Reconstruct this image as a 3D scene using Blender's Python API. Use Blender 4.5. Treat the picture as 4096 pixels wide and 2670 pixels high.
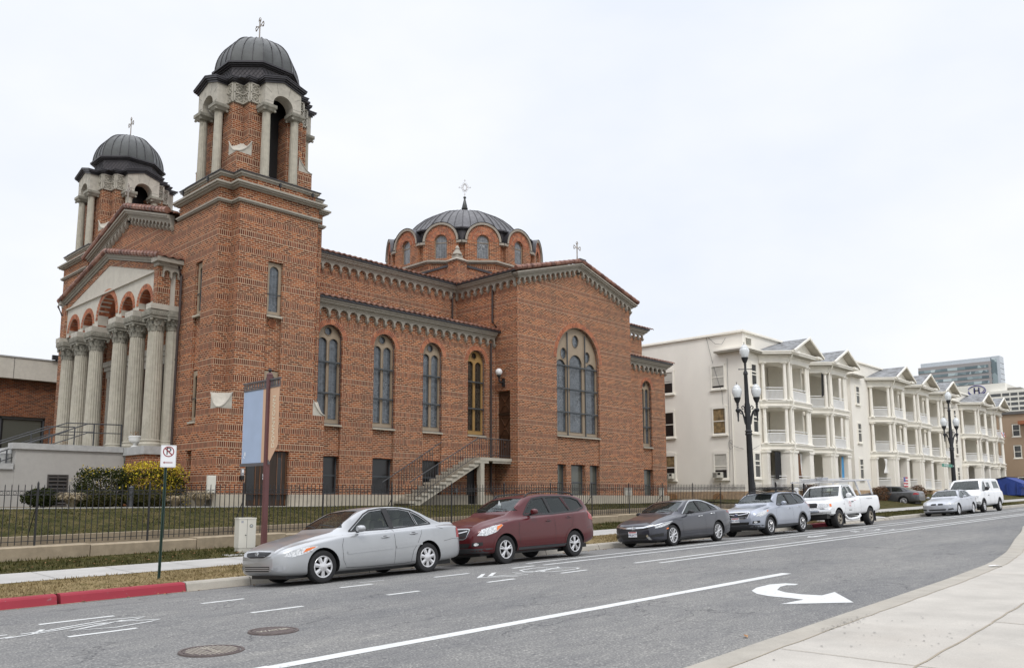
import bpy, bmesh, math, random
from mathutils import Vector, Matrix, noise
from mathutils.geometry import tessellate_polygon, delaunay_2d_cdt
from mathutils.bvhtree import BVHTree
for o in list(bpy.data.objects): bpy.data.objects.remove(o)
SC = bpy.context.scene; COL = SC.collection
pi = math.pi; sin = math.sin; cos = math.cos; R = math.radians
random.seed(7)
# ---------------------------------------------------------------- camera
# world: +X along the street away from the camera, +Y towards the church, Z up
cam = bpy.data.cameras.new('camera'); camo = bpy.data.objects.new('camera', cam); COL.objects.link(camo)
yaw, pit, rol = R(43.9056), R(7.4743), R(-0.0818)
fw = Vector((cos(yaw)*cos(pit), sin(yaw)*cos(pit), sin(pit))); rt = Vector((sin(yaw), -cos(yaw), 0)); up = rt.cross(fw)
r2 = rt*cos(rol)+up*sin(rol); u2 = -rt*sin(rol)+up*cos(rol)
camo.matrix_world = Matrix(((r2.x,u2.x,-fw.x,0),(r2.y,u2.y,-fw.y,0),(r2.z,u2.z,-fw.z,1.8),(0,0,0,1)))
cam.sensor_width = 36; cam.lens = 29.18; cam.shift_x = 0.0058; cam.shift_y = 0.0547
cam.clip_start = 0.1; cam.clip_end = 4000
SC.camera = camo
SC.render.resolution_x = 1024; SC.render.resolution_y = 667
SC.view_settings.view_transform = 'Standard'; SC.view_settings.look = 'None'
SC.view_settings.exposure = 0.0; SC.view_settings.gamma = 1.0
try: SC.view_settings.use_curve_mapping = False
except Exception: pass
# ---------------------------------------------------------------- world: overcast sky
W = bpy.data.worlds.new('World'); SC.world = W; W.use_nodes = True
nt = W.node_tree; nt.nodes.clear()
def wn(t, **k):
    n = nt.nodes.new(t)
    for a, b in k.items(): setattr(n, a, b)
    return n
sky = wn('ShaderNodeTexSky', sky_type='NISHITA', sun_disc=False, sun_elevation=R(48), sun_rotation=R(200))
tc = wn('ShaderNodeTexCoord'); sp = wn('ShaderNodeSeparateXYZ'); nt.links.new(tc.outputs['Generated'], sp.inputs[0])
ramp = wn('ShaderNodeValToRGB'); nt.links.new(sp.outputs['Z'], ramp.inputs[0])
e = ramp.color_ramp.elements
e[0].position = 0.0; e[0].color = (0.97,0.98,1.0,1)
e[1].position = 1.0; e[1].color = (2.5,2.52,2.6,1)
e2 = ramp.color_ramp.elements.new(0.6); e2.color = (1.0,1.015,1.05,1)
e3 = ramp.color_ramp.elements.new(0.78); e3.color = (1.9,1.92,2.0,1)
# soft cloud variation
mp = wn('ShaderNodeMapping'); mp.inputs['Scale'].default_value = (1.0,1.0,2.2); nt.links.new(tc.outputs['Generated'], mp.inputs[0])
ns = wn('ShaderNodeTexNoise'); ns.inputs['Scale'].default_value = 1.9; ns.inputs['Detail'].default_value = 5; ns.inputs['Roughness'].default_value = .5
nt.links.new(mp.outputs[0], ns.inputs['Vector'])
cr = wn('ShaderNodeValToRGB'); nt.links.new(ns.outputs['Fac'], cr.inputs[0])
cr.color_ramp.elements[0].position = .36; cr.color_ramp.elements[0].color = (.865,.90,.96,1)
cr.color_ramp.elements[1].position = .62; cr.color_ramp.elements[1].color = (1.0,1.0,1.0,1)
mul = wn('ShaderNodeMix', data_type='RGBA', blend_type='MULTIPLY'); mul.inputs['Factor'].default_value = 1
nt.links.new(ramp.outputs[0], mul.inputs['A']); nt.links.new(cr.outputs[0], mul.inputs['B'])
b1 = wn('ShaderNodeBackground'); b1.inputs['Strength'].default_value = 1.07; nt.links.new(mul.outputs['Result'], b1.inputs[0])
b2 = wn('ShaderNodeBackground'); b2.inputs['Strength'].default_value = .10; nt.links.new(sky.outputs[0], b2.inputs[0])
mx = wn('ShaderNodeMixShader'); mx.inputs[0].default_value = .08; nt.links.new(b1.outputs[0], mx.inputs[1]); nt.links.new(b2.outputs[0], mx.inputs[2])
wo = wn('ShaderNodeOutputWorld'); nt.links.new(mx.outputs[0], wo.inputs[0])
# ---------------------------------------------------------------- sun through cloud
sl = bpy.data.lights.new('sun', 'SUN'); so = bpy.data.objects.new('sun', sl); COL.objects.link(so)
sl.energy = 1.3; sl.angle = R(14); sl.color = (1.0,.97,.92)
sd = Vector((-0.45,-0.62,0.85)).normalized()          # direction towards the sun
so.rotation_euler = sd.to_track_quat('Z','Y').to_euler()
sky.sun_elevation = math.asin(sd.z); sky.sun_rotation = math.atan2(sd.x, sd.y)
# ---------------------------------------------------------------- node helpers / materials
MATS = {}
class NT:
    def __init__(s, m): s.m = m; m.use_nodes = True; s.t = m.node_tree; s.t.nodes.clear(); s.o = s.n('ShaderNodeOutputMaterial'); s.b = s.n('ShaderNodeBsdfPrincipled'); s.l(s.b.outputs[0], s.o.inputs[0])
    def n(s, t, **k):
        x = s.t.nodes.new(t)
        for a, b in k.items(): setattr(x, a, b)
        return x
    def l(s, a, b): s.t.links.new(a, b)
    def val(s, sock, v):
        if hasattr(v, 'is_linked') or isinstance(v, bpy.types.NodeSocket): s.l(v, sock)
        else: sock.default_value = v
    def math(s, op, a, b=0, c=None):
        x = s.n('ShaderNodeMath', operation=op); s.val(x.inputs[0], a); s.val(x.inputs[1], b)
        if c is not None: s.val(x.inputs[2], c)
        return x.outputs[0]
    def mix(s, f, a, b, mode='MIX'):
        x = s.n('ShaderNodeMix', data_type='RGBA', blend_type=mode); s.val(x.inputs['Factor'], f)
        s.val(x.inputs['A'], col(a)); s.val(x.inputs['B'], col(b)); return x.outputs['Result']
    def pos(s): return s.n('ShaderNodeNewGeometry').outputs['Position']
    def obj(s): return s.n('ShaderNodeTexCoord').outputs['Object']
    def noise(s, v, sc, det=3, ro=.55, scale3=None):
        if scale3:
            mm = s.n('ShaderNodeMapping'); mm.inputs['Scale'].default_value = scale3; s.l(v, mm.inputs[0]); v = mm.outputs[0]
        x = s.n('ShaderNodeTexNoise'); x.inputs['Scale'].default_value = sc; x.inputs['Detail'].default_value = det; x.inputs['Roughness'].default_value = ro
        s.l(v, x.inputs['Vector']); return x.outputs['Fac']
    def ramp(s, f, stops):
        x = s.n('ShaderNodeValToRGB'); s.l(f, x.inputs[0]); el = x.color_ramp.elements
        while len(el) < len(stops): el.new(.5)
        for i, (p, c) in enumerate(stops): el[i].position = p; el[i].color = col(c)
        return x.outputs[0]
    def bump(s, h, st=.3, d=.02):
        x = s.n('ShaderNodeBump'); x.inputs['Strength'].default_value = st; x.inputs['Distance'].default_value = d; s.l(h, x.inputs['Height']); s.l(x.outputs[0], s.b.inputs['Normal'])
    def base(s, c): s.val(s.b.inputs['Base Color'], col(c))
    def rough(s, v): s.val(s.b.inputs['Roughness'], v)
    def set(s, **k):
        for a, b in k.items(): s.b.inputs[a.replace('_',' ')].default_value = b
def col(c):
    if isinstance(c, (tuple, list)): return (c[0], c[1], c[2], 1)
    if isinstance(c, (int, float)): return (c, c, c, 1)
    return c
def newmat(n):
    m = bpy.data.materials.new(n); MATS[n] = m; return NT(m)
def simple(n, c, rough=.6, var=.12, sc=3.0, metal=0, bump=0, spec=.5, coat=0):
    t = newmat(n); p = t.pos(); f = t.noise(p, sc, 4)
    lo = tuple(x*(1-var) for x in c); hi = tuple(min(1,x*(1+var)) for x in c)
    t.base(t.ramp(f, [(.3,lo),(.7,hi)])); t.rough(rough); t.set(Metallic=metal)
    t.b.inputs['Specular IOR Level'].default_value = spec; t.b.inputs['Coat Weight'].default_value = coat
    if bump: t.bump(t.noise(p, sc*12, 3), bump)
    return t
def brick(n, banded=True, tint=(1,1,1), mort=(.50,.38,.26), dull=0.0):
    t = newmat(n); P = t.pos(); g = t.n('ShaderNodeNewGeometry'); s = t.n('ShaderNodeSeparateXYZ'); t.l(P, s.inputs[0])
    sn = t.n('ShaderNodeSeparateXYZ'); t.l(g.outputs['True Normal'], sn.inputs[0])
    ax = t.math('ABSOLUTE', sn.outputs[0]); ay = t.math('ABSOLUTE', sn.outputs[1])
    isx = t.math('GREATER_THAN', ax, ay)
    # u = y on faces that look along x, else x
    u = t.math('ADD', t.math('MULTIPLY', s.outputs[1], isx), t.math('MULTIPLY', s.outputs[0], t.math('SUBTRACT', 1, isx)))
    z = t.math('SUBTRACT', s.outputs[2], 7.87-.2-.584*20)      # soldier band starts here
    zm = t.math('MODULO', z, .584)
    def cxyz(a, b):
        c = t.n('ShaderNodeCombineXYZ'); t.val(c.inputs[0], a); t.val(c.inputs[1], b); return c.outputs[0]
    def br(vec, w, h, off, m):
        b = t.n('ShaderNodeTexBrick'); t.l(vec, b.inputs['Vector']); b.offset = off; b.inputs['Scale'].default_value = 1
        b.inputs['Color1'].default_value = (0,0,0,1); b.inputs['Color2'].default_value = (1,1,1,1); b.inputs['Mortar'].default_value = (.5,.5,.5,1)
        b.inputs['Mortar Size'].default_value = m; b.inputs['Mortar Smooth'].default_value = .15; b.inputs['Brick Width'].default_value = w; b.inputs['Row Height'].default_value = h
        return b
    A = br(cxyz(u, t.math('SUBTRACT', z, .2)), .215, .0768, .5, .0090)
    row = t.math('SUBTRACT', zm, 0)
    Bn = br(cxyz(u, row), .0765, .2, 0, .0090)
    band = t.math('LESS_THAN', zm, .2)
    fm, fc = A.outputs['Fac'], A.outputs['Color']
    ca = t.ramp(fc, [(0,(.095,.026,.012)),(.35,(.185,.049,.019)),(.7,(.285,.080,.027)),(1,(.39,.137,.054))])
    cb = t.ramp(Bn.outputs['Color'], [(0,(.095,.028,.018)),(.5,(.175,.052,.028)),(1,(.28,.092,.046))])
    if banded:
        c = t.mix(band, ca, cb)
        mm = t.math('ADD', t.math('MULTIPLY', Bn.outputs['Fac'], band), t.math('MULTIPLY', fm, t.math('SUBTRACT', 1, band)))
    else: c = ca; mm = fm
    n1 = t.noise(P, .55, 3); c = t.mix(t.math('MULTIPLY', n1, .4), c, t.mix(.4, c, (.20,.065,.035)))
    n2 = t.noise(P, 22, 2); c = t.mix(.35, c, t.mix(1, c, t.ramp(n2, [(.3,(.6,.6,.6)),(.7,(1.3,1.3,1.3))]), 'MULTIPLY'))
    lf = t.noise(P, .16, 4, .6); c = t.mix(1, c, t.ramp(lf, [(.3,(.80,.80,.82)),(.7,(1.16,1.14,1.10))]), 'MULTIPLY')
    c = t.mix(mm, c, mort)
    st = t.noise(P, .35, 4, .6, (1,1,.25)); c = t.mix(t.ramp(st, [(.5,(0,0,0)),(.75,(.28,.28,.28))]), c, (.16,.12,.09))
    c = t.mix(1, c, tint, 'MULTIPLY')
    if dull: c = t.mix(dull, c, (.22,.13,.09))
    t.base(c); t.rough(.88); t.b.inputs['Specular IOR Level'].default_value = .25
    t.bump(t.math('SUBTRACT', 1, mm), .5, .012); return t
brick('brick'); brick('brick_plain', False); brick('brick_old', False, (.70,.66,.62), (.30,.24,.18)); 
brick('brick_tan', False, (1.0,1.35,1.6), (.45,.36,.26), .3)
def stone(n, c, var=.18, stain=.35, rough=.85):
    t = newmat(n); P = t.pos(); a = t.noise(P, 6, 5, .6); c0 = t.ramp(a, [(.3,tuple(x*(1-var) for x in c)),(.7,tuple(x*(1+var*.6) for x in c))])
    b = t.noise(P, 1.6, 4, .6, (1,1,.35)); c1 = t.mix(t.ramp(b, [(.48,(0,0,0)),(.8,(stain,stain,stain))]), c0, tuple(x*.45 for x in c))
    t.base(c1); t.rough(rough); t.b.inputs['Specular IOR Level'].default_value = .3; t.bump(t.noise(P, 45, 4), .25, .01); return t
stone('limestone', (.47,.44,.38)); stone('cornice', (.34,.312,.265), .12, .25); stone('column_stone', (.43,.40,.33), .15, .45)
stone('carved', (.30,.285,.24), .35, .4); stone('plinth', (.42,.375,.30), .12, .25); stone('stucco', (.52,.485,.42), .08, .2)
stone('render', (.40,.385,.36), .05, .14); stone('coping', (.42,.42,.41), .16, .2); stone('dark_trim', (.12,.115,.11), .1, .1)
stone('step_concrete', (.42,.385,.32), .1, .3); stone('wall_concrete', (.33,.27,.19), .18, .5); stone('sandstone', (.50,.36,.23), .3, .4)
def roofmetal(n, c):
    t = newmat(n); P = t.pos(); a = t.noise(P, 1.3, 3); t.base(t.ramp(a, [(.3,tuple(x*.8 for x in c)),(.7,tuple(x*1.2 for x in c))]))
    t.rough(t.ramp(t.noise(P, 5, 3), [(.3,.38),(.7,.55)])); t.set(Metallic=.35); return t
roofmetal('dome_metal', (.075,.078,.076)); roofmetal('dark_metal', (.05,.047,.052)); roofmetal('dark_panel', (.075,.068,.072))
roofmetal('dome_metal_blue', (.085,.083,.088))
simple('gutter', (.045,.030,.026), .5, .15); simple('iron', (.018,.018,.02), .45, .2); simple('silver_cross', (.35,.31,.27), .35, .1, metal=.7)
def tiles(n):
    t = newmat(n); P = t.obj(); a = t.noise(t.pos(), 3.5, 2); v = t.n('ShaderNodeTexVoronoi'); v.inputs['Scale'].default_value = 3.2; t.l(t.pos(), v.inputs['Vector'])
    sx = t.n('ShaderNodeSeparateColor'); t.l(v.outputs['Color'], sx.inputs[0])
    t.base(t.ramp(sx.outputs[0], [(0,(.11,.048,.034)),(.5,(.20,.088,.060)),(1,(.30,.155,.11))])); t.rough(.55); t.bump(a, .2); return t
tiles('roof_tile')
def leaded(n, c0=(.075,.087,.10), line=(.17,.185,.20), frost=0.35):
    t = newmat(n); P = t.pos(); g = t.n('ShaderNodeNewGeometry'); s = t.n('ShaderNodeSeparateXYZ'); t.l(P, s.inputs[0]); sn = t.n('ShaderNodeSeparateXYZ'); t.l(g.outputs['True Normal'], sn.inputs[0])
    isx = t.math('GREATER_THAN', t.math('ABSOLUTE', sn.outputs[0]), t.math('ABSOLUTE', sn.outputs[1]))
    u = t.math('ADD', t.math('MULTIPLY', s.outputs[1], isx), t.math('MULTIPLY', s.outputs[0], t.math('SUBTRACT', 1, isx)))
    c = t.n('ShaderNodeCombineXYZ'); t.l(t.math('MULTIPLY', s.outputs[2], 1), c.inputs[0]); t.l(u, c.inputs[1])
    b = t.n('ShaderNodeTexBrick'); t.l(c.outputs[0], b.inputs['Vector']); b.inputs['Scale'].default_value = 1; b.inputs['Brick Width'].default_value = .26; b.inputs['Row Height'].default_value = .125
    b.inputs['Mortar Size'].default_value = .005; b.inputs['Mortar Smooth'].default_value = .3
    v = t.n('ShaderNodeTexVoronoi', feature='DISTANCE_TO_EDGE'); v.inputs['Scale'].default_value = 6.5; t.l(P, v.inputs['Vector'])
    ve = t.math('LESS_THAN', v.outputs['Distance'], .035)
    zone = t.math('GREATER_THAN', t.noise(P, .9, 1), .5)
    m = t.math('ADD', t.math('MULTIPLY', ve, zone), t.math('MULTIPLY', b.outputs['Fac'], t.math('SUBTRACT', 1, zone)))
    cell = t.n('ShaderNodeTexVoronoi'); cell.inputs['Scale'].default_value = 6.5; t.l(P, cell.inputs['Vector'])
    sc_ = t.n('ShaderNodeSeparateColor'); t.l(cell.outputs['Color'], sc_.inputs[0])
    cc = t.mix(sc_.outputs[0], tuple(x*.75 for x in c0), tuple(x*1.3 for x in c0))
    t.base(t.mix(m, cc, line)); t.rough(.12); t.b.inputs['Specular IOR Level'].default_value = .6; return t
leaded('leaded_glass'); leaded('amber_glass', (.030,.026,.022), (.10,.085,.06)); leaded('pale_glass', (.13,.14,.15), (.34,.35,.35))
simple('tan_frame', (.30,.235,.165), .6, .06); simple('tan_shade', (.235,.18,.125), .6, .06); simple('amber_frame', (.33,.20,.07), .5, .1); simple('grey_bar', (.055,.062,.068), .45, .1)
def glass(n, c, rough=.06): t = newmat(n); t.base(c); t.rough(rough); t.b.inputs['Specular IOR Level'].default_value = .8; return t
glass('dark_glass', (.008,.008,.009), .3); glass('shade_glass', (.085,.09,.075), .2); glass('win_glass', (.05,.055,.06)); glass('black_panel', (.006,.006,.006), .35)
def wood(n, c):
    t = newmat(n); P = t.pos(); f = t.noise(P, 5, 4, .6, (14,14,.5)); t.base(t.ramp(f, [(.3,tuple(x*.5 for x in c)),(.7,tuple(x*1.4 for x in c))])); t.rough(.45); return t
wood('door_wood', (.060,.026,.012)); wood('dark_wood', (.030,.016,.008)); wood('brown_wood', (.16,.07,.03)); wood('board_wood', (.36,.20,.09))
# white painted brick wall, porch paint
def paintbrick(n, c):
    t = newmat(n); P = t.pos(); s = t.n('ShaderNodeSeparateXYZ'); t.l(P, s.inputs[0]); g = t.n('ShaderNodeNewGeometry'); sn = t.n('ShaderNodeSeparateXYZ'); t.l(g.outputs['True Normal'], sn.inputs[0])
    isx = t.math('GREATER_THAN', t.math('ABSOLUTE', sn.outputs[0]), t.math('ABSOLUTE', sn.outputs[1]))
    u = t.math('ADD', t.math('MULTIPLY', s.outputs[1], isx), t.math('MULTIPLY', s.outputs[0], t.math('SUBTRACT', 1, isx)))
    c2 = t.n('ShaderNodeCombineXYZ'); t.l(u, c2.inputs[0]); t.l(s.outputs[2], c2.inputs[1])
    b = t.n('ShaderNodeTexBrick'); t.l(c2.outputs[0], b.inputs['Vector']); b.inputs['Scale'].default_value = 1; b.inputs['Brick Width'].default_value = .22; b.inputs['Row Height'].default_value = .075; b.inputs['Mortar Size'].default_value = .006; b.inputs['Mortar Smooth'].default_value = .6
    cc = t.ramp(t.noise(P, .8, 5, .6, (1,1,.4)), [(.35,tuple(x*.93 for x in c)),(.7,c)])
    f = t.noise(P, 9, 4, .7); cc = t.mix(t.ramp(f, [(.66,(0,0,0)),(.72,(.5,.5,.5))]), cc, (.36,.29,.2))
    cc = t.mix(t.math('MULTIPLY', b.outputs['Fac'], .18), cc, (.4,.36,.3)); t.base(cc); t.rough(.7); t.bump(t.math('SUBTRACT', 1, b.outputs['Fac']), .35, .008); return t
paintbrick('white_brick', (.88,.84,.76)); paintbrick('tan_brick', (.36,.26,.175))
def paint(n, c, peel=.64):
    t = newmat(n); P = t.pos(); cc = t.ramp(t.noise(P, 1.5, 4), [(.3,tuple(x*.9 for x in c)),(.7,c)])
    f = t.noise(P, 7, 6, .75, (1,1,.5)); cc = t.mix(t.ramp(f, [(peel,(0,0,0)),(peel+.05,(.6,.6,.6))]), cc, (.20,.17,.14)); t.base(cc); t.rough(.6); return t
paint('white_paint', (.87,.835,.75)); paint('rail_paint', (.84,.84,.83), .66)
def shingle(n):
    t = newmat(n); P = t.pos(); f = t.noise(P, 1.0, 4, .6, (2.2,2.2,9)); g = t.noise(P, 14, 2)
    c = t.ramp(f, [(.38,(.07,.065,.06)),(.46,(.17,.175,.18)),(.6,(.26,.27,.28)),(.75,(.36,.37,.38))]); c = t.mix(.3, c, t.ramp(g, [(.3,(.08,.08,.08)),(.7,(.36,.36,.37))])); t.base(c); t.rough(.9); return t
shingle('shingle')
# ground materials
def asphalt(n):
    t = newmat(n); P = t.pos(); a = t.noise(P, 38, 2, .7); b = t.noise(P, .5, 5, .6, (.35,1.3,1)); d = t.noise(P, 3.5, 5, .65, (.5,1.6,1))
    c = t.ramp(a, [(.28,(.10,.10,.10)),(.48,(.165,.164,.162)),(.60,(.215,.212,.205)),(.70,(.38,.37,.35))])
    c = t.mix(1, c, t.ramp(b, [(.3,(.80,.81,.83)),(.7,(1.14,1.13,1.10))]), 'MULTIPLY')
    c = t.mix(1, c, t.ramp(d, [(.3,(.85,.85,.87)),(.7,(1.12,1.12,1.1))]), 'MULTIPLY')
    # warm dusty band towards the parking lane
    w = t.n('ShaderNodeVectorMath', operation='ADD'); nn = t.n('ShaderNodeTexNoise'); nn.inputs['Scale'].default_value = .9; nn.inputs['Detail'].default_value = 4; t.l(P, nn.inputs['Vector'])
    sv = t.n('ShaderNodeVectorMath', operation='SCALE'); sv.inputs['Scale'].default_value = 1.5; t.l(nn.outputs['Color'], sv.inputs[0]); t.l(P, w.inputs[0]); t.l(sv.outputs[0], w.inputs[1])
    mm = t.n('ShaderNodeMapping'); mm.inputs['Scale'].default_value = (.22,.62,.5); t.l(w.outputs[0], mm.inputs[0])
    v = t.n('ShaderNodeTexVoronoi', feature='DISTANCE_TO_EDGE'); v.inputs['Scale'].default_value = 1.25; t.l(mm.outputs[0], v.inputs['Vector'])
    gate = t.noise(P, .22, 2); cr_ = t.math('MULTIPLY', t.math('LESS_THAN', v.outputs['Distance'], .0055), t.math('GREATER_THAN', gate, .50))
    c = t.mix(t.math('MULTIPLY', cr_, .55), c, (.045,.045,.048))
    sp_ = t.noise(P, 4.5, 3, .5, (1,2.2,1)); c = t.mix(t.ramp(sp_, [(.70,(0,0,0)),(.745,(.7,.7,.7))]), c, (.055,.055,.06))
    t.base(c); t.rough(.88); t.b.inputs['Specular IOR Level'].default_value = .3; t.bump(a, .5, .01); return t
asphalt('asphalt')
def concrete(n, c, sc=1.0, pits=True):
    t = newmat(n); P = t.pos(); a = t.noise(P, 1.1*sc, 6, .62); b = t.noise(P, 60, 3, .7)
    cc = t.ramp(a, [(.3,tuple(x*.84 for x in c)),(.7,tuple(x*1.10 for x in c))]); cc = t.mix(.4, cc, t.mix(1, cc, t.ramp(b, [(.3,(.75,.75,.75)),(.7,(1.25,1.25,1.25))]), 'MULTIPLY'))
    r = t.noise(P, .35, 3); cc = t.mix(t.ramp(r, [(.5,(0,0,0)),(.7,(.5,.5,.5))]), cc, (c[0]*1.0,c[1]*.95,c[2]*.91))
    if pits: s2 = t.noise(P, 3, 5, .7, (1,3,1)); cc = t.mix(t.ramp(s2, [(.68,(0,0,0)),(.75,(.45,.45,.45))]), cc, tuple(x*.55 for x in c))
    t.base(cc); t.rough(.85); t.bump(b, .25, .006); return t
concrete('near_concrete', (.41,.385,.345)); concrete('curb_concrete', (.35,.325,.28), 2); concrete('sidewalk_concrete', (.39,.38,.36)); concrete('old_concrete', (.30,.26,.20), 2)
def grassm(n, stops, sc=2.5):
    t = newmat(n); P = t.pos(); a = t.noise(P, sc, 6, .7); b = t.noise(P, 42, 3, .7); c = t.ramp(a, stops); c = t.mix(.75, c, t.mix(1, c, t.ramp(b, [(.3,(.4,.4,.4)),(.7,(1.7,1.65,1.5))]), 'MULTIPLY')); t.base(c); t.rough(.95); t.b.inputs['Specular IOR Level'].default_value = .1; t.bump(b, .8, .04); return t
grassm('dry_grass', [(.30,(.075,.075,.025)),(.42,(.15,.12,.055)),(.55,(.24,.185,.10)),(.75,(.30,.24,.14))])
grassm('green_grass', [(.30,(.028,.032,.010)),(.45,(.050,.050,.018)),(.58,(.088,.074,.032)),(.75,(.15,.115,.058))])
grassm('soil', [(.3,(.10,.085,.06)),(.7,(.2,.17,.12))])
def leafm(n, a, b, c, sc=3):
    t = newmat(n); f = t.noise(t.pos(), sc, 3, .6); t.base(t.ramp(f, [(.3,a),(.5,b),(.7,c)])); t.rough(.95); t.b.inputs['Specular IOR Level'].default_value = .05; return t
leafm('blade_dry', (.16,.12,.05), (.26,.2,.11), (.36,.29,.17)); leafm('blade_green', (.034,.038,.012), (.06,.060,.021), (.12,.098,.042))
leafm('leaf_yellow', (.25,.20,.02), (.50,.38,.03), (.66,.52,.08), 9); leafm('leaf_dark', (.012,.018,.007), (.026,.034,.011), (.05,.056,.016), 6); leafm('leaf_olive', (.035,.036,.013), (.065,.06,.022), (.11,.095,.04), 8)
leafm('straw', (.25,.20,.13), (.40,.33,.22), (.52,.45,.33), 9); leafm('russet', (.09,.045,.025), (.17,.09,.05), (.26,.15,.09), 6); leafm('twig', (.06,.045,.03), (.09,.07,.05), (.13,.10,.08), 6)
leafm('dead_leaf', (.16,.08,.04), (.30,.17,.09), (.45,.33,.2), 9)
def roadpaint(n, c, wear=.60):
    t = newmat(n); P = t.pos(); f = t.noise(P, 9, 6, .75); cc = t.ramp(t.noise(P, 2, 3), [(.3,tuple(x*.9 for x in c)),(.7,c)])
    cc = t.mix(t.ramp(f, [(wear,(0,0,0)),(wear+.05,(.75,.75,.75))]), cc, (.19,.19,.19)); t.base(cc); t.rough(.8); return t
roadpaint('road_white', (.60,.61,.60)); roadpaint('red_paint', (.27,.020,.036), .63)
simple('tyre', (.013,.013,.014), .8, .2, 8, bump=.1); simple('trim_black', (.014,.014,.015), .5, .1); simple('trim_grey', (.055,.057,.062), .55, .1)
simple('rim_silver', (.62,.62,.63), .28, .05, metal=.55); simple('rim_dark', (.02,.02,.021), .4, .1); simple('chrome', (.72,.73,.74), .12, .03, metal=.95); simple('rim_bronze', (.36,.32,.26), .35, .1, metal=.7)
simple('red_lens', (.30,.010,.014), .15, .1, coat=.6); simple('amber_lens', (.75,.17,.02), .2, .1, coat=.5); simple('plate_white', (.70,.71,.73), .5, .03); simple('ink_blue', (.03,.05,.14), .6, .05); simple('plate_red', (.35,.03,.03), .6, .05)
simple('seat_grey', (.10,.10,.10), .9, .1); simple('seat_tan', (.22,.20,.17), .9, .1); simple('seat_dark', (.03,.03,.03), .9, .1); simple('ink_red', (.55,.05,.06), .6, .05); simple('ink_grey', (.35,.36,.38), .6, .05)
def carpaint(n, c, metal=.35, rough=.32, coat=.8):
    t = newmat(n); f = t.noise(t.pos(), 1.5, 3); t.base(t.ramp(f, [(.3,tuple(x*.93 for x in c)),(.7,tuple(min(1,x*1.04) for x in c))])); t.rough(rough); t.set(Metallic=metal)
    t.b.inputs['Coat Weight'].default_value = coat; t.b.inputs['Coat Roughness'].default_value = .05; return t
carpaint('paint_silver', (.40,.41,.42), .55, .34); carpaint('paint_red', (.075,.0015,.004), .2, .3, .55); carpaint('paint_grey', (.045,.047,.060), .5, .28); carpaint('paint_ice', (.33,.355,.41), .5, .34)
carpaint('paint_white', (.74,.75,.76), 0, .35, .5); carpaint('paint_slate', (.085,.088,.095), .4, .32); carpaint('paint_pale', (.44,.46,.50), .5, .34)
def carglass(n, tr, tint=(.55,.62,.60)):
    m = bpy.data.materials.new(n); MATS[n] = m; m.use_nodes = True; t = m.node_tree; t.nodes.clear()
    o = t.nodes.new('ShaderNodeOutputMaterial'); g = t.nodes.new('ShaderNodeBsdfGlossy'); g.inputs['Roughness'].default_value = .02; g.inputs['Color'].default_value = (.9,.95,.95,1)
    b = t.nodes.new('ShaderNodeBsdfTransparent'); b.inputs[0].default_value = (tint[0]*tr,tint[1]*tr,tint[2]*tr,1)
    d = t.nodes.new('ShaderNodeBsdfDiffuse'); d.inputs[0].default_value = (.06,.07,.068,1)
    m0 = t.nodes.new('ShaderNodeMixShader'); m0.inputs[0].default_value = .18; t.links.new(b.outputs[0], m0.inputs[1]); t.links.new(d.outputs[0], m0.inputs[2])
    l = t.nodes.new('ShaderNodeFresnel'); l.inputs[0].default_value = 1.5
    mm = t.nodes.new('ShaderNodeMixShader'); t.links.new(l.outputs[0], mm.inputs[0]); t.links.new(m0.outputs[0], mm.inputs[1]); t.links.new(g.outputs[0], mm.inputs[2]); t.links.new(mm.outputs[0], o.inputs[0])
carglass('car_glass', 1.0, (.62,.70,.67)); carglass('dark_car_glass', .35, (.5,.52,.55))
def lens(n):
    t = newmat(n); P = t.pos(); f = t.noise(P, 30, 3); t.base(t.ramp(f, [(.35,(.35,.36,.37)),(.65,(.86,.87,.87))])); t.rough(.12); t.set(Metallic=.35); t.b.inputs['Coat Weight'].default_value = 1
lens('head_lens')
def frost(n, c):
    t = newmat(n); t.base(c); t.rough(.25); t.b.inputs['Transmission Weight'].default_value = .25; t.b.inputs['Coat Weight'].default_value = .6
frost('globe_glass', (.80,.83,.84)); frost('opal', (.9,.9,.9))
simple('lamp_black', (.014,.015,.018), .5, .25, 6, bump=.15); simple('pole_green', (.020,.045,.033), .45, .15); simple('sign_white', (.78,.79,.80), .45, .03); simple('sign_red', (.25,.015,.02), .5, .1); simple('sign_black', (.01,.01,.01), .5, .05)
simple('post_maroon', (.115,.045,.045), .5, .12); simple('banner_blue', (.34,.42,.56), .8, .04); simple('banner_tan', (.55,.36,.24), .8, .04); simple('banner_frame', (.10,.095,.10), .5, .1); simple('letter_cream', (.70,.66,.50), .7, .04)
simple('cabinet', (.62,.60,.53), .5, .05); simple('street_green', (.03,.22,.15), .5, .05); simple('bin_blue', (.02,.05,.24), .6, .15); simple('cloth_blue', (.08,.28,.50), .8, .1); simple('cloth_white', (.75,.74,.72), .85, .08)
simple('cloth_black', (.02,.02,.022), .9, .1); simple('flag_red', (.5,.05,.07), .8, .08); simple('flag_blue', (.10,.14,.36), .8, .08); simple('cloth_gold', (.22,.15,.07), .8, .5, 5); simple('cloth_red', (.40,.02,.05), .8, .1); simple('vent_grey', (.06,.052,.047), .6, .1)
simple('hotel_white', (.76,.74,.68), .8, .05); simple('office_band', (.33,.31,.31), .7, .05); simple('office_metal', (.52,.56,.60), .3, .05, metal=.3); simple('logo_blue', (.05,.05,.24), .6, .05); simple('terracotta', (.30,.11,.05), .8, .1)
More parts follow.
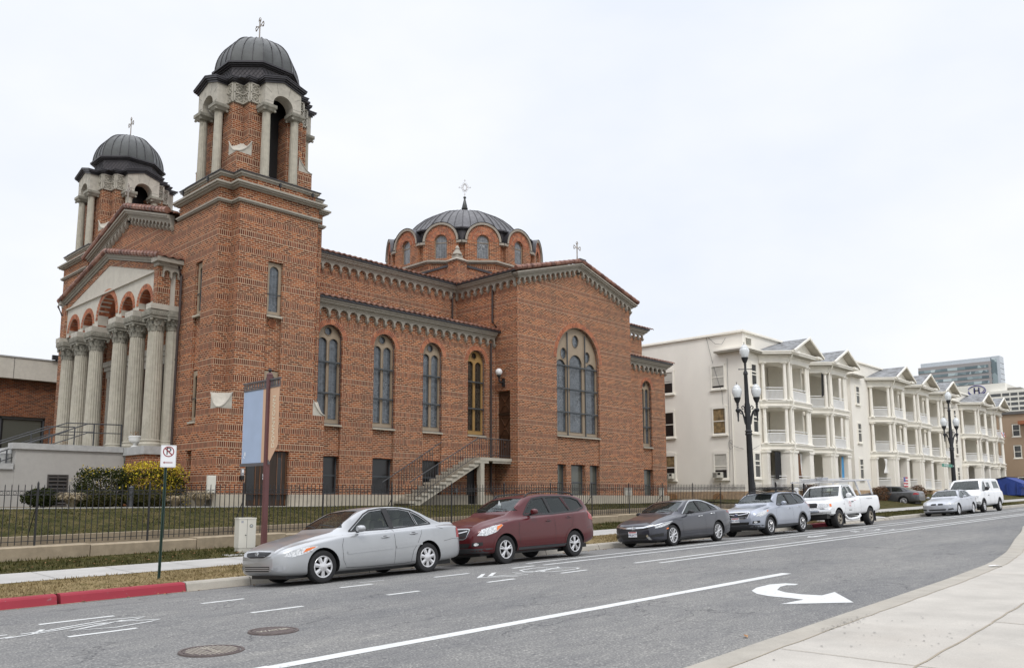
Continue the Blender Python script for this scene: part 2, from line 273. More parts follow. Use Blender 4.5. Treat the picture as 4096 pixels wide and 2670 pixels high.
simple('urn_white', (.74,.74,.72), .6, .06); simple('porch_dark', (.20,.19,.17), .8, .2); simple('curtain', (.50,.48,.43), .8, .1); simple('manhole', (.085,.065,.06), .6, .3, 20, bump=.3); simple('bolt_grey', (.30,.30,.31), .5, .1); simple('soffit', (.42,.39,.33), .8, .1)
def bandglass(n):
    t = newmat(n); P = t.pos(); v = t.n('ShaderNodeTexVoronoi'); v.inputs['Scale'].default_value = .45; mm = t.n('ShaderNodeMapping'); mm.inputs['Scale'].default_value = (.6,1,.6); t.l(P, mm.inputs[0]); t.l(mm.outputs[0], v.inputs['Vector'])
    s = t.n('ShaderNodeSeparateColor'); t.l(v.outputs['Color'], s.inputs[0]); t.base(t.ramp(s.outputs[0], [(0,(.10,.14,.16)),(.4,(.20,.26,.28)),(.75,(.42,.50,.52)),(1,(.55,.62,.64))])); t.rough(.1)
bandglass('band_glass')
MAT = MATS
# ---------------------------------------------------------------- mesh builder
I4 = Matrix.Identity(4)
class MB:
    def __init__(s): s.v = []; s.f = []; s.mi = []; s.ms = []; s.sm = []; s.T = I4; s.smooth = False; s.cur = 0
    def m(s, name):
        if name not in s.ms: s.ms.append(name)
        s.cur = s.ms.index(name); return s
    def add(s, vs, fs, smooth=None):
        b = len(s.v); T = s.T
        s.v += [T @ Vector(p) for p in vs] if T is not I4 else [Vector(p) for p in vs]
        sm = s.smooth if smooth is None else smooth
        for f in fs: s.f.append([b+i for i in f]); s.mi.append(s.cur); s.sm.append(sm)
    def box(s, x0, x1, y0, y1, z0, z1):
        if x0 > x1: x0, x1 = x1, x0
        if y0 > y1: y0, y1 = y1, y0
        if z0 > z1: z0, z1 = z1, z0
        s.add([(x0,y0,z0),(x1,y0,z0),(x1,y1,z0),(x0,y1,z0),(x0,y0,z1),(x1,y0,z1),(x1,y1,z1),(x0,y1,z1)],
              [(0,3,2,1),(4,5,6,7),(0,1,5,4),(1,2,6,5),(2,3,7,6),(3,0,4,7)], False)
    def frustum(s, a, b, z0, z1):      # a,b = (x0,x1,y0,y1) bottom and top
        s.add([(a[0],a[2],z0),(a[1],a[2],z0),(a[1],a[3],z0),(a[0],a[3],z0),(b[0],b[2],z1),(b[1],b[2],z1),(b[1],b[3],z1),(b[0],b[3],z1)],
              [(0,3,2,1),(4,5,6,7),(0,1,5,4),(1,2,6,5),(2,3,7,6),(3,0,4,7)], False)
    def bar(s, p, q, w, h, up=(0,0,1)):  # rectangular bar between two points
        p = Vector(p); q = Vector(q); d = (q-p).normalized(); u = Vector(up)
        if abs(d.dot(u)) > .98: u = Vector((1,0,0))
        r = d.cross(u).normalized()*w/2; t = r.cross(d).normalized()*h/2
        s.add([p-r-t,p+r-t,p+r+t,p-r+t,q-r-t,q+r-t,q+r+t,q-r+t], [(0,1,2,3),(7,6,5,4),(0,4,5,1),(1,5,6,2),(2,6,7,3),(3,7,4,0)], False)
    def cyl(s, p, q, r0, r1=None, n=12, cap=True, smooth=True):
        if r1 is None: r1 = r0
        p = Vector(p); q = Vector(q); d = (q-p).normalized(); u = Vector((0,0,1)) if abs(d.z) < .95 else Vector((1,0,0))
        a = d.cross(u).normalized(); b = a.cross(d).normalized(); vs = []
        for c, r in ((p,r0),(q,r1)):
            for i in range(n): t = 2*pi*i/n; vs.append(c+a*cos(t)*r+b*sin(t)*r)
        s.add(vs, [(i,(i+1)%n,n+(i+1)%n,n+i) for i in range(n)], smooth)
        if cap: k = len(s.v)-2*n; s.f.append([k+i for i in range(n)][::-1]); s.mi.append(s.cur); s.sm.append(False); s.f.append([k+n+i for i in range(n)]); s.mi.append(s.cur); s.sm.append(False)
    def lathe(s, prof, c=(0,0,0), n=24, a0=0, a1=2*pi, smooth=True, phase=0):
        full = abs(a1-a0-2*pi) < 1e-6; m = n if full else n+1; vs = []
        for r, z in prof:
            for i in range(m): t = a0+(a1-a0)*i/n+phase; vs.append((c[0]+r*cos(t), c[1]+r*sin(t), c[2]+z))
        fs = []
        for j in range(len(prof)-1):
            for i in range(n):
                k = (i+1) % m if full else i+1
                fs.append((j*m+i, j*m+k, (j+1)*m+k, (j+1)*m+i))
        s.add(vs, fs, smooth)
    def tube(s, pts, r, n=6, closed=False, flat=None):
        pts = [Vector(p) for p in pts]; N = len(pts); vs = []
        for i, p in enumerate(pts):
            a = pts[i-1] if (i or closed) else p; b = pts[(i+1) % N] if (i < N-1 or closed) else p
            d = (b-a).normalized(); u = Vector((0,0,1)) if abs(d.z) < .9 else Vector((0,1,0)) if abs(d.y) < .9 else Vector((1,0,0))
            x = d.cross(u).normalized(); y = x.cross(d).normalized(); rr = r[i] if isinstance(r, (list,tuple)) else r
            for k in range(n): t = 2*pi*k/n; vs.append(p+x*cos(t)*rr+y*sin(t)*rr)
        fs = []
        for i in range(N if closed else N-1):
            j = (i+1) % N
            for k in range(n): fs.append((i*n+k, i*n+(k+1)%n, j*n+(k+1)%n, j*n+k))
        s.add(vs, fs, True)
        if not closed:
            b = len(s.v)-N*n; s.f.append([b+k for k in range(n)][::-1]); s.f.append([b+(N-1)*n+k for k in range(n)]); s.mi += [s.cur]*2; s.sm += [False]*2
    def ext(s, pts, vec, holes=(), caps=(True,True), smooth=False):
        """extrude a planar 3-D polygon (with optional holes) along vec"""
        loops = [[Vector(p) for p in pts]]+[[Vector(p) for p in h] for h in holes]; vec = Vector(vec)
        flat = [p for l in loops for p in l]; n = len(flat)
        nrm = Vector((0,0,0)); L = loops[0]
        for i in range(len(L)): nrm += L[i].cross(L[(i+1) % len(L)])
        flip = nrm.dot(vec) > 0
        if not holes and len(L) <= 4: tri = [tuple(range(len(L)))]
        else: tri = [tuple(t) for t in tessellate_polygon(loops)]
        out = []
        for t in tri:
            a, b, c = flat[t[0]], flat[t[1]], flat[t[2]]; tn = (b-a).cross(c-a)
            tt = t if (tn.dot(vec) < 0) else t[::-1]
            if caps[0]: out.append(tt)
            if caps[1]: out.append(tuple(x+n for x in tt[::-1]))
        s.add(flat+[p+vec for p in flat], out, False)
        k = len(s.v)-2*n; b = 0
        for l in loops:
            m = len(l)
            for i in range(m):
                j = (i+1) % m; q = [k+b+i, k+b+j, k+n+b+j, k+n+b+i]
                s.f.append(q if not flip else q[::-1]); s.mi.append(s.cur); s.sm.append(smooth)
            b += m
    def grid(s, rows, smooth=True, closeu=False):
        n = len(rows[0]); vs = [p for r in rows for p in r]; fs = []
        for j in range(len(rows)-1):
            for i in range(n if closeu else n-1): k = (i+1) % n; fs.append((j*n+i, j*n+k, (j+1)*n+k, (j+1)*n+i))
        s.add(vs, fs, smooth)
    def text(s, txt, size, origin, xd, yd, depth=.01, align='CENTER'):
        c = bpy.data.curves.new('t', 'FONT'); c.body = txt; c.size = size; c.align_x = align; c.align_y = 'CENTER'; c.resolution_u = 3; c.extrude = depth/2
        o = bpy.data.objects.new('t', c); COL.objects.link(o); dg = bpy.context.evaluated_depsgraph_get(); dg.update(); me = bpy.data.meshes.new_from_object(o.evaluated_get(dg))
        xd = Vector(xd).normalized(); yd = Vector(yd).normalized(); zd = xd.cross(yd); O = Vector(origin)
        s.add([O+xd*v.co.x+yd*v.co.y+zd*v.co.z for v in me.vertices], [tuple(p.vertices) for p in me.polygons], False)
        bpy.data.objects.remove(o); bpy.data.curves.remove(c); bpy.data.meshes.remove(me)
    def mesh(s, name, off=Vector((0,0,0)), ang=35):
        me = bpy.data.meshes.new(name); me.from_pydata([tuple(p-off) for p in s.v], [], s.f)
        for n in s.ms: me.materials.append(MAT[n])
        me.polygons.foreach_set('material_index', s.mi); me.polygons.foreach_set('use_smooth', s.sm)
        me.validate(); me.update()
        if any(s.sm):
            try: me.set_sharp_from_angle(angle=R(ang))
            except Exception: pass
        return me
    def build(s, name, parent=None, label=None, local=False, **kw):
        off = Vector((0,0,0))
        if parent is not None and not local:
            p = parent
            while p is not None: off += p.location; p = p.parent
        o = bpy.data.objects.new(name, s.mesh(name, off)); COL.objects.link(o); o.parent = parent
        if label: o['label'] = label
        for k, v in kw.items(): o[k] = v
        return o
def thing(name, loc, label, cat, group=None, rot=None):
    o = bpy.data.objects.new(name, None); COL.objects.link(o); o.location = loc; o.empty_display_size = .3
    if rot: o.rotation_euler = rot
    o['label'] = label; o['category'] = cat
    if group: o['group'] = group
    return o
def struct(mb, name): return mb.build(name, kind='structure')
def solo(mb, name, label, cat, group=None, loc=None):
    if loc is not None:
        o = bpy.data.objects.new(name, mb.mesh(name, Vector(loc))); o.location = loc; COL.objects.link(o)
    else: o = mb.build(name)
    o['label'] = label; o['category'] = cat
    if group: o['group'] = group
    return o
def dup(root, loc, label=None, rot=None):
    r = root.copy(); COL.objects.link(r); r.location = loc
    if rot is not None: r.rotation_euler = rot
    if label: r['label'] = label
    def rec(a, b):
        for ch in a.children:
            c = ch.copy(); COL.objects.link(c); c.parent = b; rec(ch, c)
    rec(root, r); return r
def lerp(a, b, t): return a+(b-a)*t
def arc(cx, cy, r, a0, a1, n): return [(cx+r*cos(a0+(a1-a0)*i/n), cy+r*sin(a0+(a1-a0)*i/n)) for i in range(n+1)]
def archpoly(x0, x1, z0, zs, n=14, top=None):   # round-headed opening, CCW in (u,z)
    r = (x1-x0)/2; c = (x0+x1)/2; k = 1 if top is None else (top-zs)/r
    return [(x0,z0),(x1,z0)]+[(c+r*cos(t), zs+r*k*sin(t)) for t in [pi*i/n for i in range(n+1)]]
def P3(axis, const):     # 2-D (u,z) to 3-D on a wall plane
    if axis == 'Y': return lambda u, z, d=0: (u, const+d, z)      # wall facing -Y, d goes inward
    return lambda u, z, d=0: (const+d, u, z)                      # wall facing -X
def wall(mb, axis, const, outer, holes=(), depth=.3):
    f = P3(axis, const); v = (0,depth,0) if axis == 'Y' else (depth,0,0)
    mb.ext([f(*p) for p in outer], v, [[f(*p) for p in h] for h in holes])
def shape_n(x): return x
def base(X): return .0175*X
def zroad(X, Y): d = max(0, Y-14.0); return .0175*X - (.059*d if d > .4 else .059*d*d/.8*1.0 if False else .059*d)
# ---------------------------------------------------------------- ground, road, pavements
def strip(mb, Xs, cols):     # cols: list of (Y(X), Z(X)) functions, ordered with increasing Y
    rows = [[(X, c[0](X) if callable(c[0]) else c[0], c[1](X)) for c in cols] for X in Xs]
    mb.grid([[r[i] for r in rows] for i in range(len(cols))][::-1], smooth=False)
def fr(a, b, n): return [a+(b-a)*i/n for i in range(n+1)]
m = MB().m('green_grass')
xs = [-900,-300,-120,-40,0,40,90,140,300,700,1500]; ys = [-900,-300,-60,0,30,90,200,500,1500]
m.grid([[(x, y, (.0175*max(-120,min(x,140)) if x < 140 else 2.45)-.55-(.05 if y<0 else 0)) for x in xs] for y in ys], smooth=False); struct(m, 'ground')
nearpts = [(-60,4.3),(-10,4.35),(0,4.3),(6.73,4.34),(7.87,4.4),(10.2,4.5),(13.5,4.63),(15.9,4.73),(19.5,4.95),(22.8,5.4),(25.5,5.9),(28.1,6.4),(32.6,7.2),(36.5,8.0),(41,8.5),(50,8.9),(120,9.2),(300,9.4)]
def nearY(X):
    for (a, ya), (b, yb) in zip(nearpts, nearpts[1:]):
        if a <= X <= b:
            t = (X-a)/(b-a); return ya+(yb-ya)*t
    return 4.4
def rz(Y): return lambda X: zroad(X, Y)
Xr = fr(-60,0,12)+fr(1,60,59)+fr(64,140,19)+[200,300]
m = MB().m('asphalt'); strip(m, Xr, [(lambda X: nearY(X)-.05, rz(7)), (11, rz(11)), (14.0, rz(14)), (16.2, rz(16.2))]); struct(m, 'road')
# near pavement with its kerb
m = MB().m('near_concrete'); strip(m, Xr, [(-14, lambda X: base(X)+.17), (1.5, lambda X: base(X)+.15), (lambda X: nearY(X)-.36, lambda X: base(X)+.145)]); struct(m, 'sidewalk')
m = MB().m('curb_concrete')
strip(m, Xr, [(lambda X: nearY(X)-.36, lambda X: base(X)+.145), (lambda X: nearY(X)-.04, lambda X: base(X)+.14), (lambda X: nearY(X)-.01, lambda X: base(X)+.12), (lambda X: nearY(X)+.02, lambda X: base(X)-.02)]); struct(m, 'curb')
# score joints and cracks in the near pavement
m = MB().m('old_concrete')
def ribbon(m, pts, w, zf):
    L = []; Rr = []
    for i, (x, y) in enumerate(pts):
        a = pts[max(0,i-1)]; b = pts[min(len(pts)-1,i+1)]; dx, dy = b[0]-a[0], b[1]-a[1]; l = math.hypot(dx, dy) or 1; nx, ny = -dy/l*w/2, dx/l*w/2
        L.append((x+nx, y+ny, zf(x+nx, y+ny))); Rr.append((x-nx, y-ny, zf(x-nx, y-ny)))
    m.grid([L, Rr], smooth=False)
znear = lambda x, y: base(x)+.1525
def jit(a, b, n, s): return [(lerp(a[0],b[0],i/n)+random.uniform(-s,s), lerp(a[1],b[1],i/n)+random.uniform(-s,s)) for i in range(n+1)]
ribbon(m, [(X, nearY(X)-.37+random.uniform(-.012,.012)) for X in fr(4,34,90)], .016, lambda x, y: base(x)+.1495)
ribbon(m, jit((6,2.62),(9.0,2.75),12,.015)+jit((9.2,2.76),(13.2,2.96),16,.012)+jit((13.4,2.97),(24,3.5),30,.01), .022, znear)
ribbon(m, jit((11.33,2.88),(11.36,-1),14,.01), .016, znear); ribbon(m, jit((17.2,4.4),(17.25,-1),18,.01), .014, znear); ribbon(m, jit((8.2,4.02),(8.25,-1),14,.01), .012, znear)
struct(m, 'pavement_joint')
m = MB().m('sign_black')   # grit and gum spots on the pavement
for k in range(150):
    a = random.random()
    x, y = (10.1+random.gauss(0,.28), 4.15+random.gauss(0,.07)) if a < .45 else (random.uniform(8.3,11.5), random.uniform(2.9,4.1)) if a < .8 else (random.uniform(7,18), random.uniform(1.5,4.3))
    r = random.uniform(.004,.015); m.add([(x+r*cos(t)*random.uniform(.7,1.2), y+r*sin(t)*random.uniform(.7,1.2), base(x)+.156) for t in [2*pi*i/7 for i in range(7)]], [tuple(range(7))], False)
solo(m, 'gravel', 'scatter of black gravel and gum spots on the near pavement', 'gravel')['kind'] = 'stuff'
m = MB().m('cloth_white'); m.T = Matrix.Translation((18.65,4.6,base(18.6)+.16)) @ Matrix.Rotation(R(-50),4,'Z'); m.grid([[(-.13,-.04,0),(0,-.045,.012),(.13,-.04,.004)],[(-.12,.045,.006),(0,.04,.02),(.13,.05,.0)]], False); m.grid([[(-.13,-.04,-.008),(0,-.045,.003),(.13,-.04,-.004)],[(-.12,.045,-.002),(0,.04,.01),(.13,.05,-.008)]][::-1], False)
solo(m, 'litter', 'flat white scrap of paper lying on the near pavement by the kerb bend', 'litter')
m = MB().m('dead_leaf')
for (x, y, zz, s) in ((9.3,5.0,0,.05),):
    m.T = Matrix.Translation((x,y,base(x)+.012)) @ Matrix.Rotation(R(30),4,'Z'); m.grid([[(-s,-s*.4,0),(0,-s*.55,.02),(s,-s*.1,.0)],[(-s*.8,s*.3,.015),(0,s*.5,.03),(s*1.1,s*.2,.01)]], False)
solo(m, 'dead_leaf', 'brown dead leaf lying on the asphalt beside the near kerb', 'leaf')
# far side: kerb, parkway, sidewalk, verge
def zs(o, Y=None): return lambda X: base(X)+o
Xf = [x for x in Xr if x >= -60]
def curbseg(m, a, b, h=.045):
    n = max(2, int((b-a)/.9)); g = .012; X = fr(a+g, b-g, n)
    low = lambda X: zroad(X,16.15)-.02
    strip(m, X, [(16.08, low), (16.14, lambda X: base(X)+h-.035), (16.17, lambda X: base(X)+h-.006), (16.21, lambda X: base(X)+h), (16.34, lambda X: base(X)+h+.004), (16.36, lambda X: base(X)+h-.09)])
    for x, fl in ((a+g, 0), (b-g, 1)):
        q = [(x,16.08,low(x)),(x,16.14,base(x)+h-.035),(x,16.17,base(x)+h-.006),(x,16.21,base(x)+h),(x,16.34,base(x)+h+.004),(x,16.36,low(x))]; m.add(q, [tuple(range(6))], False)
m = MB().m('curb_concrete')
X = 7.66
for b in (9.05,12.1,15.2,18.4,20.9,24,27.1,30.2,33.3,36.4): curbseg(m, X, b); X = b
X = 46.5
while X < 130: curbseg(m, X, X+3.05); X += 3.05
for i in range(12):      # dropped kerb at the driveway
    a = 38.7+i*.65; curbseg(m, a, a+.65, .045-.065*min(1, (i+1)/3, (12-i)/3))
struct(m, 'curb')
m = MB().m('red_paint')
for a, b in ((-20,-12),(-12,-4),(-4,1.2),(1.2,5.32),(5.36,7.66),(36.4,38.7)): curbseg(m, a, b)
struct(m, 'curb')
m = MB().m('old_concrete')      # gutter lip seen left of the silver sedan, and grime line along the kerb
strip(m, fr(-20,9,40), [(lambda X: 15.98-.012*max(0,6-X)+.02*sin(X*3.1), lambda X: zroad(X,15.95)+.004), (16.10, lambda X: zroad(X,16.1)+.004)])
strip(m, fr(9,60,60), [(lambda X: 16.05+.015*sin(X*2.3), lambda X: zroad(X,16.0)+.004), (16.10, lambda X: zroad(X,16.1)+.004)]); struct(m, 'gutter')
zpk = [(16.33, zs(.045)), (16.8, zs(.075)), (17.5, zs(.105)), (18.2, zs(.118))]
m = MB().m('dry_grass'); strip(m, fr(-60,38.7,60), zpk); struct(m, 'parkway')
m = MB().m('green_grass'); strip(m, fr(46.5,140,60), zpk); struct(m, 'parkway')
m = MB().m('sidewalk_concrete'); strip(m, fr(38.7,46.5,8), [(16.3, lambda X: base(X)-.0), (17.5, zs(.08)), (18.2, zs(.116))]); strip(m, fr(41.5,45.3,6), [(19.9, zs(.158)), (24.5, zs(.4))]); struct(m, 'driveway')
m = MB().m('sidewalk_concrete')
X = -60.0
while X < 140: strip(m, [X+.008, X+1.5-.008], [(18.2, zs(.125)), (19.9, zs(.165))]); X += 1.5
struct(m, 'sidewalk')
m = MB().m('old_concrete'); strip(m, Xf, [(18.19, zs(.108)), (19.91, zs(.148))]); struct(m, 'sidewalk_bed')
m = MB().m('green_grass'); strip(m, fr(-60,41.5,60), [(19.9, zs(.15)), (20.8, zs(.21)), (21.62, zs(.30))]); strip(m, fr(45.3,140,60), [(19.9, zs(.15)), (21, zs(.22)), (24.6, zs(.75)), (27, zs(.9)), (60, zs(1.0))]); struct(m, 'verge')
# retaining kerbs and the lawn
m = MB().m('wall_concrete')
X = -30.0; k = 0
while X < 41.3:
    n = 2.7 if k % 3 else 5.4; b = min(X+n-.02, 41.4); dz = [.0,.03,-.01,.015,.025][k % 5]
    for x0, x1 in ((X, b),):
        q = [(21.6, base(x0)+.2), (21.58, base(x0)+.56+dz), (21.62, base(x0)+.58+dz), (22.12, base(x0)+.58+dz), (22.12, base(x0)+.2)]
        m.ext([(x0,y,z) for y, z in q], (x1-x0, 0, base(x1)-base(x0)))
    X = b+.02; k += 1
solo(m, 'retaining_wall', 'low weathered concrete wall under the iron fence, running along the sidewalk', 'wall')
m = MB().m('wall_concrete'); X = -30.0
while X < 41:
    b = min(X+6, 41.4); q = [(22.62, base(X)+.2), (22.58, base(X)+.80), (22.85, base(X)+.80), (22.85, base(X)+.2)]
    m.ext([(X+.01,y,z) for y, z in q], (b-X-.02, 0, base(b)-base(X))); X = b
solo(m, 'retaining_wall', 'second low concrete wall behind the fence, holding up the lawn', 'wall')
m = MB().m('soil'); strip(m, fr(-30,41.4,20), [(22.1, zs(.42)), (22.62, zs(.42))]); struct(m, 'soil')
LZ = lambda t: (lambda X: lerp(min(base(X)+.79, 1.52), 1.545, t))
m = MB().m('green_grass'); strip(m, fr(-30,41,50), [(22.84, LZ(0)), (23.6, LZ(.3)), (24.8, LZ(.75)), (26.15, LZ(1)), (28.2, LZ(1))]); m.grid([[(x,y,1.544) for x in (17,30,42,52)] for y in (28.2,34)][::-1], False); struct(m, 'lawn')
m = MB().m('soil'); m.grid([[(x,y,1.548+.03*sin(x*3+y)) for x in fr(-12,13.6,24)] for y in (26.25,27.5,29,30.5,32)][::-1], True); struct(m, 'planting_bed')
m = MB().m('sidewalk_concrete'); m.ext([(x,26.15,1.50) for x in (-12,)] + [(-12,26.15,1.575),(-12,26.30,1.575),(-12,26.30,1.50)], (26.6,0,0)); m.box(14.6,18.2,26.15,26.72,1.45,1.557); struct(m, 'edging')
# grass blades (real geometry so that the verges have a ragged outline)
def blades(name, label, mt, areas, n, h):
    m = MB().m(mt); vs = []; fs = []
    tot = sum((x1-x0)*(y1-y0) for x0,x1,y0,y1,_ in areas)
    for x0,x1,y0,y1,zf in areas:
        for i in range(int(n*(x1-x0)*(y1-y0)/tot)):
            x = random.uniform(x0,x1); y = random.uniform(y0,y1); z = zf(x,y)-.01; a = random.uniform(0,pi); w = random.uniform(.008,.02); hh = h*random.uniform(.4,1.25)*(1+.4*sin(x*1.7)*sin(y*2.3)); lx = random.gauss(0,.03); ly = random.gauss(0,.03); b = len(vs)
            vs += [(x-w*cos(a),y-w*sin(a),z),(x+w*cos(a),y+w*sin(a),z),(x+lx,y+ly,z+hh)]; fs.append((b,b+1,b+2))
    m.add(vs, fs, False); o = solo(m, name, label, 'grass'); o['kind'] = 'stuff'
zpkf = lambda x, y: base(x)+(.045+.06*(y-16.33)/1.2 if y < 17.5 else .11)
blades('grass', 'short dry tan grass on the strip between kerb and sidewalk', 'blade_dry', [(1.5,26,16.34,18.2,zpkf),(26,38.7,16.34,18.2,zpkf)], 34000, .055)
blades('grass', 'short green grass between the sidewalk and the fence wall', 'blade_green', [(3,41,19.92,21.58,lambda x,y: base(x)+.15+.15*max(0,(y-19.9)/1.7)),(46.5,75,16.34,18.2,zpkf)], 26000, .075)
def lawnz(x, y):
    z0 = min(base(x)+.79,1.52); t = 0 if y < 22.84 else (y-22.84)/.76*.3 if y < 23.6 else .3+(y-23.6)/1.2*.45 if y < 24.8 else min(1,.75+(y-24.8)/1.35*.25); return lerp(z0,1.545,t)
blades('grass', 'patchy winter lawn sloping up to the brick church', 'blade_green', [(3,41,22.86,26.1,lawnz)], 30000, .05)
m = MB().m('dead_leaf')
for k in range(260):
    if k < 170: x = random.uniform(2.5,30); y = random.uniform(20.2,21.5); z = base(x)+.21+.1*(y-20.2)/1.3
    elif k < 215: x = random.uniform(4,24); y = random.uniform(15.6,16.05); z = zroad(x,y)+.01
    else: x = random.uniform(24,38); y = random.uniform(15.4,16.05); z = zroad(x,y)+.01
    s = random.uniform(.02,.055); a = random.uniform(0,6.3); c_, s_ = cos(a)*s, sin(a)*s; m.add([(x-c_,y-s_,z),(x+s_*.6,y-c_*.6,z+.02),(x+c_,y+s_,z+.008),(x-s_*.6,y+c_*.6,z+.025)], [(0,1,2,3)], False)
o = solo(m, 'leaf_litter', 'dead leaves scattered over the verge and along the gutter', 'leaves'); o['kind'] = 'stuff'
# ---------------------------------------------------------------- road markings
zm = lambda x, y: zroad(x,y)+.004
m = MB().m('road_white')
def line(m, x0, x1, y, w=.10, n=None, wob=.008):
    n = n or max(2, int((x1-x0)/.6)); L = []; Q = []
    for i in range(n+1):
        x = lerp(x0,x1,i/n); a = random.uniform(-wob,wob); b = random.uniform(-wob,wob); L.append((x, y+w/2+a, zm(x,y+w/2))); Q.append((x, y-w/2+b, zm(x,y-w/2)))
    m.grid([L, Q], False)
line(m, 4.71, 16.45, 7.88, .20); line(m, -20, 4.71, 7.90, .20)
line(m, 15.0, 90, 13.76); line(m, 14.95, 90, 13.18); line(m, 16.6, 110, 11.74); line(m, 16.96, 110, 11.28)
for a, b, y in ((4.06,5.08,12.98),(3.97,4.84,11.56),(6.56,7.32,13.23),(6.55,7.45,11.62),(9.28,10.02,13.24),(9.15,9.87,11.66),(11.57,12.55,13.2),(11.58,12.35,11.66),(13.93,14.68,13.22),(13.75,14.63,11.62)): line(m, a, b, y, .095, 8, .006)
line(m, 10.0,10.6,13.62,.03,5,.004); struct(m, 'lane_line')
m = MB().m('road_white')
def poly(m, pts):
    v = [Vector((x,y,zm(x,y)+.001)) for x, y in pts]; tr = tessellate_polygon([[Vector((p.x,p.y,0)) for p in v]])
    out = []
    for t in tr:
        a, b, c = v[t[0]], v[t[1]], v[t[2]]; out.append(tuple(t) if (b-a).cross(c-a).z > 0 else tuple(t)[::-1])
    m.add(v, out, False)
poly(m, [(14.82,6.88),(14.77,7.11),(14.44,7.25),(13.87,7.21),(13.41,7.07),(13.08,6.8),(12.93,6.5),(12.91,6.12),(12.87,5.9),(12.19,5.96),(13.02,5.18),(14.08,5.91),(13.53,5.89),(13.46,6.21),(13.55,6.53),(13.77,6.78),(14.22,6.94),(14.51,6.96),(14.6,6.84)][::-1])
struct(m, 'turn_arrow')
def bike(X0, full=True):
    m = MB().m('road_white'); zf = lambda x, y: zm(x,y)+.001; d = X0-13.5
    T = lambda pts: [(x+d, y) for x, y in pts]
    cl = lambda p: p+[p[0]]
    if full:
        poly(m, T([(12.0,12.39),(12.58,12.84),(12.71,12.85),(12.19,12.42)])); poly(m, T([(12.3,12.38),(12.89,12.84),(13.03,12.84),(12.49,12.42)]))
        ribbon(m, T([(12.0,12.38),(12.11,12.35),(12.77,11.94)]), .06, zf); ribbon(m, T([(12.34,12.32),(12.7,12.28),(13.1,11.97)]), .055, zf)
    ribbon(m, T(cl([(13.69,12.75),(14.18,12.84),(14.63,12.76),(14.8,12.62),(14.71,12.51),(14.44,12.44),(14.15,12.40),(13.76,12.35),(13.55,12.5)])), .055, zf)
    ribbon(m, T(cl([(13.8,12.24),(14.25,12.36),(14.64,12.36),(14.89,12.16),(14.87,12.04),(14.65,11.94),(14.22,11.92),(13.86,11.98),(13.73,12.11)])), .055, zf)
    ribbon(m, T([(13.25,12.57),(13.48,12.46),(13.8,12.15)]), .05, zf); ribbon(m, T([(13.8,12.15),(14.3,12.5),(14.69,12.44)]), .04, zf); ribbon(m, T([(13.06,12.32),(13.52,12.27),(14.28,12.4)]), .05, zf)
    ribbon(m, T([(14.1,12.62),(14.45,12.15)]), .04, zf); struct(m, 'bike_symbol')
bike(13.5); bike(33.2)
m = MB().m('road_white'); zf = lambda x, y: zm(x,y)+.001
ribbon(m, [(3.63,12.27),(3.97,12.31),(4.22,12.42),(4.88,12.64),(5.34,12.52),(5.17,12.39),(4.78,12.37),(4.15,12.04),(4.68,11.86),(5.21,12.0),(5.38,12.09),(4.96,12.33),(4.61,12.4),(4.03,12.23),(3.4,12.07)], .05, zf)
ribbon(m, [(4.15,12.04),(4.6,12.2),(5.0,12.45)], .035, zf); ribbon(m, [(3.2,12.4),(3.5,12.36)], .06, zf); ribbon(m, [(3.0,12.0),(3.5,12.16)], .05, zf); ribbon(m, [(3.75,12.18),(3.95,12.45)], .06, zf); struct(m, 'bike_symbol')
m = MB().m('road_white'); poly(m, [(27.88,12.57),(28.5,12.78),(28.4,12.63),(29.49,12.63),(29.49,12.5),(28.4,12.48),(28.5,12.33)][::-1]); struct(m, 'lane_arrow')
# ---------------------------------------------------------------- manhole covers
def manhole(x, y, r, grate, label):
    m = MB().m('manhole'); c = (x,y,zroad(x,y)); m.lathe([(0,.012),(r-.05,.012),(r-.05,.004),(r-.035,.004),(r-.03,.014),(r,.014),(r+.01,-.02)][::-1], c, 40, smooth=False)
    m.T = Matrix.Translation(c)
    if grate:
        m.m('curb_concrete')
        for i in range(-6,7):
            yy = i*(r-.07)/6.6; hh = math.sqrt(max(0,(r-.08)**2-yy*yy))
            if hh > .03:
                if abs(i) < 2: m.box(yy-.006,yy+.006,-hh,-.10,.012,.017); m.box(yy-.006,yy+.006,.10,hh,.012,.017)
                else: m.box(yy-.006,yy+.006,-hh,hh,.012,.017)
        m.text('SEWER', .12, (0,0,.015), (.0,-1,0), (1,0,0), .006)
    else:
        m.m('curb_concrete'); m.text('WATER', .13, (0,0,.015), (1,0,0), (0,1,0), .006)
    m.T = I4; solo(m, 'manhole_cover', label, 'manhole cover', 'manhole covers in the street')
manhole(4.72,9.22,.36,True,'ribbed round cast-iron manhole cover with pale slots, nearer the camera'); manhole(5.9,9.88,.32,False,'plain dark brown manhole cover, the farther of the two, beside the lane markings')
